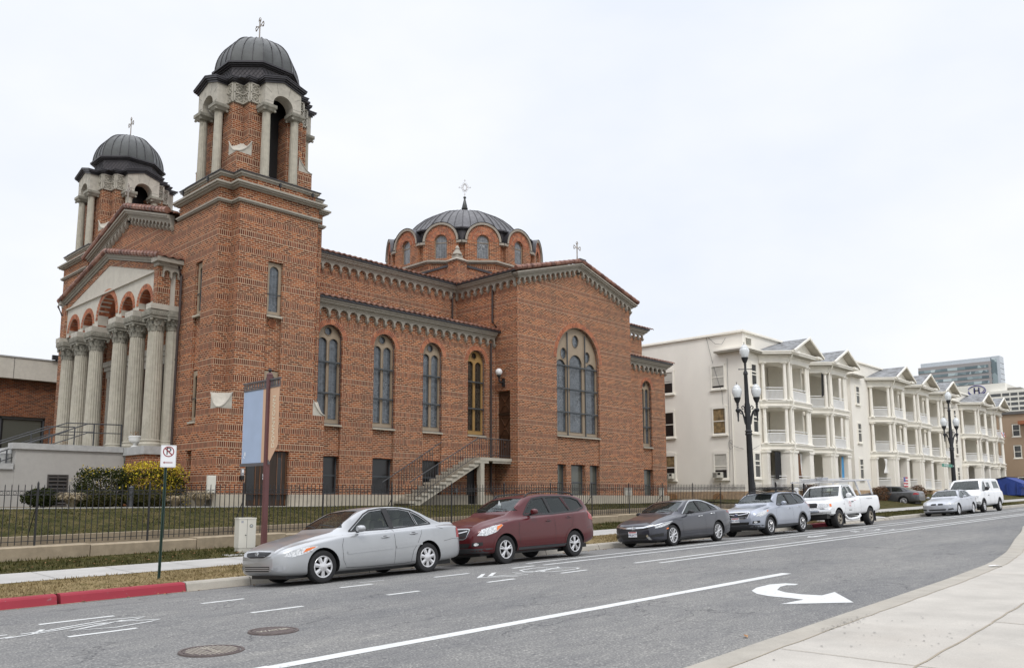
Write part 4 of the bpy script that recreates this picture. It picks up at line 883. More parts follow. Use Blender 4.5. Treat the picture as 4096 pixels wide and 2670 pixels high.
# ---------------------------------------------------------------- aisle and nave wall
aw = MB().m('brick'); YA, YC = 28.11, 30.9
cs = [18.95,21.70,24.43,27.19]; hw = .575
holes = [archpoly(c-hw,c+hw,4.78,8.26,18) for c in cs]+[rect(c-hw+.02,c+hw-.02,3.52,4.70) for c in cs[:3]]+[rect(c-hw+.03,c+hw-.03,2.0,3.505) for c in cs[:3]]+[rect(26.58,27.26,1.99,3.30)]
wall(aw, 'Y', YA, rect(17.75,28.5,1.98,9.45), holes, .32)
aw.m('brick_plain'); [aw.box(c-hw,c+hw,YA+.09,YA+.2,3.50,4.74) for c in cs[:3]]
for c in cs: voussoir(aw, 'Y', YA, c, 8.26, hw, hw+.235, 26, .015)
aw.m('plinth'); aw.box(17.76,26.58,YA-.08,YA+.32,1.5,1.985); aw.box(27.26,28.42,YA-.08,YA+.32,1.5,1.985); aw.m('step_concrete'); aw.box(26.58,27.26,YA,YA+.3,1.5,1.57)
aisle = aw.build('aisle_wall', church)
for i, c in enumerate(cs): window('window', aisle, 'Y', YA, c-hw, c+hw, 4.78, 8.26, 'double', .20, 'leaded_glass' if i < 3 else 'amber_glass', 'tan_frame' if i < 3 else 'amber_frame', bars=(6.05,7.32), label=None if i < 3 else 'window with golden frame and dark glass, nearest the corner')
for c in cs[:3]: rect_window('basement_window', aisle, 'Y', YA, c-hw+.03, c+hw-.03, 2.0, 3.505, 'dark_glass', .2, mid=2.75)
dm = MB().m('sign_black'); dm.box(26.6,27.24,YA+.2,YA+.24,1.57,3.29); dm.build('basement_door', aisle)
cornice('cornice', aisle, 'Y', YA, (17.82,9.80), (28.30,9.80), 22, ends=(0,0))
cw = MB().m('brick'); wall(cw, 'Y', YC, rect(17.8,28.5,9.9,12.35), (), .3); nave = cw.build('nave_wall', church)
cornice('cornice', nave, 'Y', YC, (17.82,12.62), (28.42,12.62), 22, ends=(0,0))
rf = MB().m('roof_tile')
tilefield(rf, (17.8,27.66,9.90), (1,0,0), (0,3.3,.95), 36, 9, 10.6, 3.42); rf.m('dark_metal'); rf.box(17.8,28.42,27.70,27.80,9.802,9.90)
rf.build('aisle_roof', church)
rf = MB().m('roof_tile'); sl_ = (14.2-12.72)/(35.1-30.46)
tilefield(rf, (17.7,30.46,12.72), (1,0,0), (0,1,sl_), 36, 13, 10.75, 4.87); tilefield(rf, (13.3,30.46,12.72), (1,0,0), (0,1,sl_), 15, 13, 4.4, 4.87) if False else None
rf.m('dark_metal'); rf.box(17.8,28.42,30.50,30.60,12.622,12.72)
rf.m('roof_tile'); rf.add([(13.4,35.1,14.2),(28.4,35.1,14.2),(28.4,39.8,12.7),(13.4,39.8,12.7)], [(0,1,2,3)], False); rf.add([(13.4,30.95,12.9),(17.9,30.95,12.9),(17.9,35.1,14.2),(13.4,35.1,14.2)], [(0,1,2,3)], False)
rf.build('nave_roof', church)
# ---------------------------------------------------------------- transept
YT, XL, XR_, XM = 26.6, 28.43, 37.62, 33.02
tm = MB().m('brick')
zg = lambda x: 13.75-abs(x-XM)*.262
big = archpoly(31.29,34.73,4.94,8.84,28)
wall(tm, 'Y', YT, [(XL,1.98),(XR_,1.98),(XR_,zg(XR_)),(XM,zg(XM)),(XL,zg(XL))], [big, rect(31.29,34.70,3.56,4.86), rect(31.28,31.94,1.985,3.51), rect(32.33,33.47,1.985,3.51), rect(33.84,34.65,1.985,3.51)], .32)
wall(tm, 'X', XL, [(26.921,1.98),(33.0,1.98),(33.0,12.35),(26.921,12.35)], [rect(27.10,27.98,3.69,6.95)], .3)
tm.box(XR_-.3,XR_,26.921,33,1.98,12.35)
tm.m('brick_plain'); tm.box(31.25,34.75,YT+.07,YT+.2,3.53,4.89); voussoir(tm, 'Y', YT, 33.01, 8.84, 1.72, 1.98, 74, .015)
tm.m('plinth'); tm.box(XL-.08,XR_+.08,YT-.08,YT+.33,1.5,1.983); tm.box(XL-.08,XL+.2,YT+.331,YA+.2,1.5,1.98)
tm.m('limestone'); tm.box(36.75,37.35,YT-.10,YT-.02,1.985,2.40)
trn = tm.build('transept', church)
window('window', trn, 'Y', YT, 31.29, 34.73, 4.94, 8.84, 'triple', .2, bars=(6.15,7.35,8.52), vbars=((32.28,10.25),(33.72,10.25)), label='large round-headed stained-glass window')
for u0,u1 in ((31.28,31.94),(32.33,33.47),(33.84,34.65)): rect_window('basement_window', trn, 'Y', YT, u0+.005, u1-.005, 1.99, 3.505, 'shade_glass', .2, mid=2.62)
dd = MB().m('door_wood'); dd.box(XL+.14,XL+.2,27.11,27.97,3.70,6.94)
for z0 in (3.9,4.75,5.95):
    h = .95 if z0 < 5 else .85; zc_ = z0+h/2
    dd.m('door_wood')
    for (p, q) in (((27.22,z0),(27.86,z0)),((27.22,z0+h),(27.86,z0+h)),((27.22,z0),(27.54,zc_)),((27.86,z0),(27.54,zc_)),((27.22,z0+h),(27.54,zc_)),((27.86,z0+h),(27.54,zc_))): dd.bar((XL+.125,p[0],p[1]),(XL+.125,q[0],q[1]),.05,.04)
    dd.m('brown_wood'); dd.bar((XL+.115,27.54,zc_-.13),(XL+.115,27.54,zc_+.13),.07,.03)
dd.m('dark_wood'); dd.box(XL+.10,XL+.14,27.11,27.97,5.80,5.90)
dro = dd.build('door', trn); hn = MB().m('iron'); hn.cyl((XL+.13,27.88,4.75),(XL+.05,27.88,4.75),.025,.03,8); hn.build('handle', dro)
cornice('cornice', trn, 'Y', YT, (XL+.02,12.66), (XM,13.97), 12, ends=(1,0)); cornice('cornice', trn, 'Y', YT, (XR_-.02,12.66), (XM,13.97), 12, ends=(1,0))
cornice('cornice', trn, 'X', XL, (YC-.08,12.61), (YT+.1,12.61), 9, ends=(0,0))
cornice('cornice', trn, 'X', XR_, (YC,12.61), (YT+.1,12.61), 9, out=1, ends=(0,0))
m = MB().m('roof_tile'); rake(m, (XL-.42,YT-.30,12.72), (XM,YT-.30,14.10)); rake(m, (XR_+.42,YT-.30,12.72), (XM,YT-.30,14.10))
tilefield(m, (28.0,31.1,12.68), (0,-1,0), (1,0,.27), 15, 14, 4.75, 5.2); m.add([(XM,26.4,14.03),(38.06,26.4,12.67),(38.06,31,12.67),(XM,31,14.03)], [(0,1,2,3)], False)
m.m('dark_metal'); m.box(28.02,28.12,26.35,30.7,12.62,12.69); m.box(XM-.25,XM+.25,26.2,26.7,14.06,14.17)
m.build('transept_roof', church); trefoil_cross('cross', trn, 32.9, 26.5, 14.15, 1.0, 'X')
# east end beyond the transept
m = MB().m('brick')
wall(m, 'Y', YA, rect(XR_+.001,43.3,1.98,9.45), [archpoly(40.87,41.83,4.84,8.33,16), rect(40.88,41.82,3.56,4.75), rect(40.87,41.83,2.0,3.52)], .32)
m.box(43.0,43.3,YA+.321,36,1.98,9.45); wall(m, 'Y', YC, rect(XR_,45.0,9.9,12.35), (), .3); m.box(44.7,45.0,YC+.301,39,1.98,12.35)
m.m('brick_plain'); m.box(40.85,41.85,YA+.08,YA+.2,3.53,4.80); voussoir(m, 'Y', YA, 41.35, 8.33, .48, .71, 22, .015); m.m('plinth'); m.box(XR_+.081,43.4,YA-.08,YA+.32,1.5,1.985); m.m('limestone'); m.box(42.3,42.75,YA-.10,YA-.02,1.99,2.45)
ee = m.build('east_wall', church)
window('window', ee, 'Y', YA, 40.87, 41.83, 4.84, 8.33, 'double', .2, bars=(6.05,7.2)); rect_window('basement_window', ee, 'Y', YA, 40.88, 41.82, 2.0, 3.515, 'shade_glass', .2, mid=2.6)
cornice('cornice', ee, 'Y', YA, (XR_+.05,9.98), (43.30,9.98), 12, ends=(0,1)); cornice('cornice', ee, 'Y', YC, (XR_+.3,12.78), (45.0,12.78), 15, ends=(0,1))
cornice('cornice', ee, 'X', 43.3, (YA,9.98), (31,9.98), 6, out=1, ends=(0,0))
m = MB().m('roof_tile'); tilefield(m, (XR_,27.66,10.08), (1,0,0), (0,3.3,.95), 21, 9, 6.2, 3.42); tilefield(m, (XR_+.2,30.42,12.88), (1,0,0), (0,1,.3), 27, 10, 7.9, 4.9); m.m('dark_metal'); m.box(XR_,43.7,27.7,27.8,9.982,10.08); m.box(XR_,45.4,30.48,30.58,12.782,12.88); m.build('east_roof', church)
# ---------------------------------------------------------------- crossing, drum and dome
m = MB().m('brick'); CX, CY = 32.92, 35.12
m.box(28.42,28.72,31.15,39.3,12.6,13.86); m.box(28.72,37.5,30.92,31.2,12.6,13.86); m.box(28.30,29.0,30.76,31.46,12.5,14.05)
band_prism(m, [(CX+4.72*cos(R(22.5+45*i)), CY+4.72*sin(R(22.5+45*i))) for i in range(8)], 13.2, 14.42)
m.m('dark_metal'); m.box(28.36,28.80,31.47,39.3,13.861,13.98); m.box(29.01,37.5,30.86,31.28,13.861,13.98); m.box(28.8,37.4,31.28,39.2,13.70,13.93)
m.add([(28.8,31.3,13.94),(37.4,31.3,13.94),(35.0,32.0,14.3),(30.9,32.0,14.3),(28.8,39,13.94),(29.6,37.1,14.3),(29.6,33.1,14.3)], [(0,1,2,3),(0,3,6),(0,6,5,4)], False)
m.m('cornice'); oc = lambda r: [(CX+r*cos(R(22.5+45*i)), CY+r*sin(R(22.5+45*i))) for i in range(8)]
band_prism(m, oc(4.80), 14.421, 14.48); band_prism(m, oc(4.92), 14.481, 14.58)
m.box(28.24,29.06,30.70,31.52,14.051,14.10); m.frustum((28.18,29.12,30.64,31.58), (28.45,28.85,30.91,31.31), 14.101, 14.30); m.box(28.45,28.85,30.91,31.31,14.301,14.44)
m.lathe([(.24,0),(.27,.05),(.13,.28),(.10,.34),(.13,.37),(.05,.52),(.0,.56)], (28.65,31.11,14.44), 12)
cr_ = m.build('crossing', church)
m = MB(); Ri = 4.22; dz = lambda r, k=12, ph=15: [(CX+r/cos(R(15))*cos(R(ph+30*i)), CY+r/cos(R(15))*sin(R(ph+30*i))) for i in range(k)]
m.m('brick_plain'); band_prism(m, dz(Ri), 14.5, 15.62); m.m('dark_panel'); band_prism(m, dz(Ri-.06), 15.621, 16.36)
m.m('dark_metal'); band_prism(m, dz(Ri+.02), 16.361, 16.42); band_prism(m, dz(Ri+.12), 16.421, 16.50); m.m('cornice'); band_prism(m, dz(Ri+.07), 15.55, 15.66)
drum = m.build('dome_drum', church)
for k in range(12):
    b = MB().m('brick_plain'); b.T = Matrix.Translation((CX,CY,0)) @ Matrix.Rotation(R(30*k+90),4,'Z'); d0 = 4.45; zs_ = 15.72
    out_ = [(-.93,14.56),(.93,14.56)]+[(.93*cos(t), zs_+.93*sin(t)) for t in [pi*i/18 for i in range(19)]]
    b.ext([(u,-d0,z) for u, z in out_], (0,.3,0), [[(u,-d0,z) for u, z in archpoly(-.35,.35,14.74,15.72,12)]])
    voussoir(b, 'Y', -d0, 0, zs_, .36, .58, 16, .02); voussoir(b, 'Y', -d0, 0, zs_, .60, .82, 24, .012)
    b.m('cornice'); ring = [(.90*cos(t), zs_+.90*sin(t)) for t in [pi*i/20 for i in range(21)]]+[(1.02*cos(t), zs_+1.02*sin(t)) for t in [pi-pi*i/20 for i in range(21)]]
    b.ext([(u,-d0-.09,z) for u, z in ring], (0,.3,0)); b.box(-1.17,-.90,-d0-.05,-d0+.3,zs_-.15,zs_-.02); b.box(.90,1.17,-d0-.05,-d0+.3,zs_-.15,zs_-.02)
    b.m('dark_metal'); b.grid([[(1.045*cos(t), y_, zs_+1.045*sin(t)) for t in [pi*i/20 for i in range(21)]] for y_ in (-d0-.12,-3.2)], True)
    b.m('brick_plain'); b.box(-1.0,-.85,-d0+.02,-d0+.3,14.56,zs_-.15); b.box(.85,1.0,-d0+.02,-d0+.3,14.56,zs_-.15)
    by = b.build('drum_bay', church) if False else b.build('drum_bay', drum)
    # glass and frame stay inside the bay mesh's thing level: add as further parts of the drum
    g = MB().m('tan_frame'); g.T = b.T; g.ext([(u,-d0+.10,z) for u, z in archpoly(-.35,.35,14.74,15.72,14)], (0,.04,0), [[(u,-d0+.10,z) for u, z in archpoly(-.31,.31,14.78,15.72,14)]]); g.box(-.33,.33,-d0+.10,-d0+.13,15.62,15.65)
    g.m('pale_glass'); g.ext([(u,-d0+.125,z) for u, z in archpoly(-.34,.34,14.75,15.72,14)], (0,.01,0)); g.build('window', drum)
m = MB().m('dome_metal_blue'); Rs = 4.5; zc_ = 14.25; prof = [(3.98,2.18),(3.96,2.26)]+[(r_, math.sqrt(Rs**2-r_**2)) for r_ in (3.85,3.5,3.1,2.6,2.1,1.6,1.1,.6,.3,.02)]
m.lathe(prof, (CX,CY,zc_), 12, phase=R(15)); m.m('dark_metal')
for i in range(12):
    for j in range(4):
        A_ = Vector((cos(R(15+30*i)),sin(R(15+30*i)),0)).lerp(Vector((cos(R(45+30*i)),sin(R(45+30*i)),0)), j/4); m.tube([(CX+A_.x*(p[0]+.01), CY+A_.y*(p[0]+.01), zc_+p[1]+.01) for p in prof[1:-1]], .022, 4)
dm_ = m.build('dome', church)
f_ = MB().m('dome_metal'); f_.lathe([(.50,-.05),(.42,.03),(.24,.12),(.15,.30),(.13,.40),(.19,.44),(.20,.50),(.15,.54),(.16,.60),(.10,.85),(.055,1.05),(.05,1.10),(.09,1.14),(.09,1.2),(.0,1.26)], (CX,CY,18.62), 14); f_.build('finial', dm_)
c_ = MB().m('silver_cross'); zc2 = 20.42; L3 = lambda u, h: (CX+u*.70, CY-u*.0+u*-.0, zc2+h)
LL = lambda u, h: (CX+u*.72, CY-u*.69, zc2+h)
for r1, r2_ in ((.13,.23),(.09,.17)): c_.tube([LL(r1*cos(t), r2_*sin(t)) for t in [2*pi*i/20 for i in range(20)]], .014, 4, closed=True)
for a_ in (0,90,180,270):
    ca, sa = cos(R(a_)), sin(R(a_)); q_ = lambda l, b: LL(ca*l*.75-sa*b, sa*l+ca*b)
    c_.tube([q_(.20,0),q_(.50,0)], .011, 4); c_.tube([q_(.42,-.06),q_(.42,.06)], .010, 4); c_.tube([q_(.48,-.035),q_(.48,.035)], .009, 4)
    for s in (-1,1): c_.tube([q_(.20,s*.02),q_(.30,s*.09),q_(.22,s*.14),q_(.14,s*.12)], .009, 4)
c_.tube([LL(0,-.60),LL(0,-.2)], .012, 4); c_.build('cross', dm_)
# ---------------------------------------------------------------- portico
PC = 35.1
m = MB(); m.m('stucco'); gz = lambda y: 11.42-abs(y-PC)*.235
arches = [(-3.75,.56,.22),(-2.09,.56,.22),(0,.95,.24),(2.09,.56,.22),(3.75,.56,.22)]
zs0 = 9.0
fa = [(y, z) for y, z in [(30.40,zs0),(39.80,zs0),(39.80,gz(39.80)),(PC,gz(PC)),(30.40,gz(30.40))]]
# lower edge follows the arches
edge = [(30.15,zs0)]
for c, r, t in arches: edge += [(PC+c-r*cos(k), zs0+(.25 if r > .6 else .18)+r*sin(k)) if 0 < i < 12 else (PC+c-r*cos(k), zs0) for i, k in enumerate([pi*i/12 for i in range(13)])]
edge += [(40.05,zs0)]
top = [(40.05,gz(40.05)+.02),(PC,gz(PC)+.02),(30.15,gz(30.15)+.02)]
m.ext([(12.74,y,z) for y, z in edge+top], (.4,0,0))
m.m('brick'); m.ext([(12.72,y,z) for y, z in [(30.13,8.99),(30.42,8.99),(30.42,gz(30.42)),(PC,gz(PC)),(39.78,gz(39.78)),(39.78,8.99),(40.07,8.99),(40.07,gz(40.07)+.24),(PC,gz(PC)+.26),(30.13,gz(30.13)+.24)]], (.43,0,0))
for c, r, t in arches:
    voussoir(m, 'X', 12.74, PC+c, zs0+(.25 if r > .6 else .18), r, r+t, 22 if r > .6 else 16, .02)
    m.m('arch_brick'); y0_, y1_ = PC+c-r, PC+c+r; zt_ = zs0+(.25 if r > .6 else .18)
    m.grid([[(x_, PC+c-(r-.004)*cos(k), zt_+(r-.004)*sin(k)) for k in [pi*i/14 for i in range(15)]] for x_ in (12.745,14.3)], True)
    for s in (-1,1): m.box(12.75,14.3,PC+c+s*(r-.004),PC+c+s*(r+.06),zs0,zt_)
m.m('cornice')
for s in (-1,1):
    for dz_, h_, pr in ((.27,.09,.05),(.362,.08,.11),(.444,.09,.17)):
        q = [(12.72-pr,PC,gz(PC)+dz_),(12.72-pr,PC+s*5.15,gz(PC+5.15)+dz_),(12.72-pr,PC+s*5.15,gz(PC+5.15)+dz_+h_),(12.72-pr,PC,gz(PC)+dz_+h_)]; m.ext(q, (pr+.3,0,0))
    # side walls of the portico
    ys = PC+s*4.95; a, b = (ys, ys+.25) if s < 0 else (ys-.25, ys)
    m.m('stucco'); m.box(12.83,13.50,a+.03,b-.01,9.0,10.41); m.m('brick'); m.box(12.64,12.82,a-.036,b+.017,9.0,10.5); m.box(13.36,13.52,a-.033,b+.015,9.0,10.4); m.m('limestone'); m.box(12.45,13.5,a-.08,b+.12,8.78,8.985); m.m('cornice')
    m.box(12.5,13.52,a-.30 if s < 0 else b,b if s < 0 else b+.30,10.55,10.72); m.box(12.6,13.52,a-.16 if s < 0 else b,b if s < 0 else b+.16,10.42,10.548)
    yy = a-.13 if s < 0 else b+.13
    for k in range(2):
        c0 = 12.82+.27+.30*k-.12; pts = [(c0-.15,10.42),(c0-.15,10.1),(c0-.12,10.1)]+[(c0+.12*cos(t)*-1, 10.16+.12*sin(t)) for t in [pi*i/8 for i in range(9)]]+[(c0+.12,10.1),(c0+.15,10.1),(c0+.15,10.42)]
        m.ext([(x_,yy,z_) for x_, z_ in pts], (0,.12 if s < 0 else -.12,0))
    for k in range(3): x_ = 12.82+.30*k; m.frustum((x_-.01,x_+.01,yy+.0,yy+.02),(x_-.05,x_+.05,yy,yy+.1),9.98,10.10)
m.m('stucco'); m.box(12.66,14.3,30.40,39.8,10.26,10.32)
por = m.build('portico', church)
m = MB().m('roof_tile')
for s in (-1,1): rake(m, (12.55,PC+s*5.25,gz(PC+5.25)+.58), (12.55,PC,gz(PC)+.60), .12, .30)
for s in (-1,1): tilefield(m, (12.6,PC+s*5.3,gz(PC+5.3)+.56), (1,0,0), (0,-s,.235), 3, 15, .92, 5.44)
m.build('portico_roof', por)
for yo in (-4.58,-2.93,-1.25,1.25,2.93,4.58):
    m = MB().m('column_stone'); column(m, 12.87, PC+yo, 3.72, 8.56, .31, .56, 20, .26, .86, 'leaf')
    m.m('carved'); m.box(12.87-.42,12.87+.42,PC+yo-.42,PC+yo+.42,8.561,8.76)
    for k in range(9):
        t = -.36+.09*k; m.box(12.87-.435,12.87+.435,PC+yo+t-.022,PC+yo+t+.022,8.60,8.72); m.box(12.87+t-.022,12.87+t+.022,PC+yo-.435,PC+yo+.435,8.60,8.72)
    m.m('limestone'); m.box(12.87-.38,12.87+.38,PC+yo-.38,PC+yo+.38,8.761,8.985) if abs(yo) < 4.5 else None; m.build('column', por)
for s in (-1,1):      # engaged half columns against the towers and piers by the doors
    m = MB().m('column_stone'); column(m, 13.42, PC+s*4.75, 3.72, 8.56, .25, .5, 14, .22, .88, 'leaf'); m.m('carved'); m.box(13.12,13.55,PC+s*4.75-.33,PC+s*4.75+.33,8.561,8.78); m.build('half_column', por)
m = MB().m('brick')
m.box(12.50,13.5,30.02,31.75,1.5,3.42); m.m('coping'); m.box(12.42,13.49,29.94,31.83,3.421,3.715); m.build('pedestal', por)
m = MB().m('brick'); m.box(12.50,13.5,38.45,40.2,1.5,3.42); m.m('coping'); m.box(12.42,13.49,38.37,40.28,3.421,3.715); m.build('pedestal', por)
# front wall behind the columns, doors, lintel
m = MB().m('brick'); m.box(14.4,14.8,30.9,39.35,3.7,10.3)
for s in (-1,1): m.box(13.52,14.4,PC+s*4.25-.1*0,PC+s*4.0,3.7,9.0) if False else None
for (a,b) in ((34.05,36.15),(31.6,33.2),(37.0,38.6)):
    m.m('limestone'); m.box(14.30,14.41,a-.30,a,3.7,7.25); m.box(14.30,14.41,b,b+.30,3.7,7.25); m.box(14.28,14.42,a-.38,b+.38,7.251,7.55); m.box(14.2,14.42,a-.46,b+.46,7.551,7.72); m.box(14.12,14.42,a-.52,b+.52,7.721,7.95)
fwl = m.build('front_wall', church)
for (a,b) in ((34.05,36.15),(31.6,33.2),(37.0,38.6)):
    d = MB().m('door_wood'); c = (a+b)/2; d.box(14.33,14.395,a+.01,c-.01,3.72,7.24); d.box(14.33,14.395,c+.01,b-.01,3.72,7.24); d.m('dark_wood')
    for y0_, y1_ in ((a+.1,c-.1),(c+.1,b-.1)):
        for z0_, z1_ in ((3.9,4.8),(4.9,5.9),(6.0,7.1)): d.ext([(14.30,y,z) for y, z in ((y0_,z0_),(y1_,z0_),(y1_,z1_),(y0_,z1_))], (.035,0,0), [[(14.30,y,z) for y, z in ((y0_+.07,z0_+.07),(y1_-.07,z0_+.07),(y1_-.07,z1_-.07),(y0_+.07,z1_-.07))]])
    dr_ = d.build('door', fwl); h_ = MB().m('chrome'); h_.cyl((14.28,c-.07,4.6),(14.28,c-.07,4.95),.02,n=8); h_.build('handle', dr_)
# main front gable above the portico
m = MB().m('brick'); gy = lambda y: 13.72-abs(y-PC)*.285
m.ext([(13.52,y,z) for y, z in ((30.9,10.3),(39.3,10.3),(39.3,gy(39.3)),(PC,gy(PC)),(30.9,gy(30.9)))], (.4,0,0))
gb = m.build('front_gable', church)
cornice('cornice', gb, 'X', 13.52, (30.92,12.74), (PC,13.98), 12, ends=(0,0)); cornice('cornice', gb, 'X', 13.52, (39.28,12.74), (PC,13.98), 12, ends=(0,0))
m = MB().m('roof_tile'); rake(m, (13.22,30.9,12.90), (13.22,PC,14.14), .125, .32); rake(m, (13.22,39.6,12.76), (13.22,PC,14.14), .125, .32)
tilefield(m, (13.25,30.46,12.70), (1,0,0), (0,1,(14.2-12.72)/(35.1-30.46)), 9, 13, 2.6, 4.87); m.build('gable_roof', gb)
trefoil_cross('cross', gb, 13.3, PC, 14.15, 1.0, 'Y')
# ---------------------------------------------------------------- terrace, wing walls, front steps
m = MB().m('render'); m.box(8.85,12.49,31.82,32.2,1.45,3.53); m.box(2.2,8.85,31.84,32.2,1.45,2.83); m.box(8.85,12.49,38.1,38.5,1.45,3.53); m.m('coping')
m.box(8.72,12.41,31.74,32.26,3.531,3.74); m.box(1.6,8.80,31.76,32.24,2.831,3.03); m.box(8.72,12.41,38.02,38.56,3.531,3.74)
m.m('coping'); m.box(9.2,14.4,32.2,38.1,1.45,3.70)
ww = m.build('front_terrace', church)
m = MB().m('coping')
for k in range(13): m.box(9.2-.34*(k+1)-.03,9.2-.34*k,32.2,38.1,1.45,3.70-.16*(k+1))
m.m('sidewalk_concrete'); m.box(-12,4.8,32.25,45,1.40,1.60); m.build('front_steps', church)
v = MB().m('vent_grey'); v.ext([(9.88,31.78,z) if False else (u,31.79,z) for u, z in rect(9.90,10.58,1.58,2.68)], (0,.04,0), [[(u,31.79,z) for u, z in rect(9.95,10.22,1.62,2.63)],[(u,31.79,z) for u, z in rect(10.26,10.53,1.62,2.63)]])
v.m('sign_black'); v.box(9.92,10.56,31.815,31.819,1.6,2.66); v.m('vent_grey')
for k in range(8):
    for a, b in ((9.95,10.22),(10.26,10.53)): v.bar((a,31.80,1.67+k*.128),(b,31.80,1.67+k*.128),.035,.05,(0,.7,.7))
v.build('louvre', ww)
# handrails on the terrace and the steps
def handrail(y, pts, posts, label):
    t = thing('handrail', (pts[0][0],y,pts[0][1]-1), label, 'handrail', 'iron handrails on the front steps')
    m = MB().m('trim_grey'); m.tube([(x,y,z) for x, z in pts], .024, 6); m.build('top_rail', t)
    m = MB().m('trim_grey'); m.tube([(x,y,z-.33) for x, z in pts], .02, 6); m.build('lower_rail', t)
    for x, z, l in posts: m = MB().m('trim_grey'); m.box(x-.02,x+.02,y-.02,y+.02,z-l,z); m.build('post', t)
ra = [(12.45,4.59),(11.24,4.56),(6.2,2.50)]
handrail(32.12, ra, [(12.45,4.59,.88),(10.05,4.08,.37),(8.66,3.52,.9),(7.0,2.83,.9)], 'grey iron handrail nearest the street, along the edge of the front terrace')
rb = [(12.2,4.75),(11.2,4.72),(6.0,2.62)]
handrail(34.2, rb, [(12.2,4.75,1.05),(10.6,4.45,.85),(8.4,3.6,.9),(6.6,2.85,.9)], 'middle grey iron handrail on the front steps'); handrail(36.3, rb, [(12.2,4.75,1.05),(10.6,4.45,.85),(8.4,3.6,.9)], 'farthest grey iron handrail on the front steps')
# urn planters
def urn(x, y, z, label):
    t = thing('planter_urn', (x,y,z), label, 'planter', 'white urns between the portico columns')
    m = MB().m('urn_white'); m.lathe([(.0,0),(.15,0),(.15,.03),(.08,.07),(.06,.12),(.10,.15),(.20,.20),(.235,.29),(.225,.36),(.245,.40),(.215,.42),(.19,.38),(.0,.36)], (x,y,z), 20)
    for k in range(20): a = 2*pi*k/20; m.lathe([(0,.015),(.014,.0),(0,-.015)][::-1], (x+.245*cos(a),y+.245*sin(a),z+.36), 5)
    m.build('urn', t); m = MB().m('dead_leaf')
    for k in range(70):
        a = random.uniform(0,6.28); r = random.uniform(0,.2); h = random.uniform(0,.24)*(1-r*2); P0 = Vector((x+r*cos(a),y+r*sin(a),z+.40+h)); s = .035; d = Vector((random.gauss(0,1),random.gauss(0,1),random.gauss(0,1))).normalized()*s; e_ = d.cross(Vector((0,0,1)))*.6; m.add([P0-d,P0+e_,P0+d,P0-e_], [(0,1,2,3)], False)
    m.build('dried_plant', t)
urn(12.62,31.22,3.716,'white urn of dried plants between the two nearest portico columns'); urn(12.6,38.75,3.72,'white urn of russet plants at the far end of the portico')
# ---------------------------------------------------------------- downpipes
def pipe(pts, label=None, r=.05):
    m = MB().m('gutter'); m.tube(pts, r, 8)
    for p, q in zip(pts, pts[1:]):
        L = (Vector(q)-Vector(p)).length
        if L > 1.5:
            for k in range(int(L/1.8)): c = Vector(p).lerp(Vector(q),(k+.6)/(L/1.8)); m.cyl(c-Vector((0,0,.03)),c+Vector((0,0,.03)),r*1.3,n=8)
    m.build('downpipe', church)
pipe([(13.38,30.02,10.5),(13.40,29.80,10.1),(13.38,29.72,8.3),(13.38,29.80,8.0),(13.38,29.86,5.0),(13.38,29.86,3.72)]); pipe([(18.13,28.02,9.3),(18.13,28.02,1.9)], r=.055)
pipe([(28.05,30.80,12.3),(28.05,30.80,10.95),(28.02,30.55,10.7)]); pipe([(28.36,28.22,12.3),(28.36,28.22,10.4),(28.3,27.9,10.1)]); pipe([(28.08,28.03,9.3),(28.08,28.03,2.2),(28.2,27.85,1.85),(28.5,27.5,1.75)], r=.055)
pipe([(12.45,40.2,10.5),(12.6,40.1,10.1),(13.3,39.9,9.9)], r=.045)
# ---------------------------------------------------------------- side stair
m = MB().m('step_concrete'); y0_, y1_ = 27.02, 28.09
m.box(26.35,28.425,26.98,y1_,3.54,3.68); n = 12; x_ = 26.35; rise = (3.68-1.56)/(n+1); run_ = (26.35-22.25)/n
pts = [(26.35,3.68),(26.35,3.42)]
for k in range(n):
    xa = 26.35-run_*k; z_ = 3.68-rise*(k+1); m.box(xa-run_-.02,xa,26.98,y1_,z_-.10,z_)
saw = [(26.35,3.54)]+[p for k in range(n) for p in ((26.35-run_*k,3.68-rise*(k+1)-.1),(26.35-run_*(k+1),3.68-rise*(k+1)-.1))]+[(22.4,1.5),(22.75,1.5),(26.35,3.33)]
m.ext([(x,27.04,z) for x, z in saw], (0,1.0,0))
m.box(26.38,26.62,26.995,27.24,1.5,3.535); m.box(26.1,26.9,26.992,27.22,3.42,3.537); m.box(27.2,28.42,27.03,27.1,3.44,3.539)
st = m.build('side_stairs', church)
for yy in (27.05,28.0):
    m = MB().m('trim_grey'); top_ = [(28.38 if yy < 27.5 else 26.1,4.56),(26.3,4.56),(22.3,2.50)] if yy < 27.5 else [(24.9,4.35),(21.6,2.5)]
    m.tube([(x,yy,z) for x, z in top_], .022, 6)
    if yy < 27.5:
        m.tube([(28.38,yy,3.80),(26.3,3.80 and yy,3.80),(22.5,yy,1.85)], .012, 5)
        for k in range(15): x = 28.38-k*.145; m.box(x-.008,x+.008,yy-.008,yy+.008,3.68,4.55)
        for k in range(26): x = 26.2-k*.145; z = 4.56-(26.3-x)*.515; m.box(x-.008,x+.008,yy-.008,yy+.008,z-.78,z)
        for cx_ in (25.35,23.4): 
            zc_ = 4.56-(26.3-cx_)*.515-.4
            for s in (-1,1): m.tube([(cx_+s*.06*cos(t)+s*.06,yy,zc_+.09*sin(t)) for t in [pi*i/8*1.7-1 for i in range(9)]], .007, 4)
    else:
        for k in range(22): x = 24.8-k*.145; z = 4.30-(24.8-x)*.56; m.box(x-.008,x+.008,yy-.008,yy+.008,z-.7,z) if 22.4 < x < 24.4 else None
    m.build('railing', st)
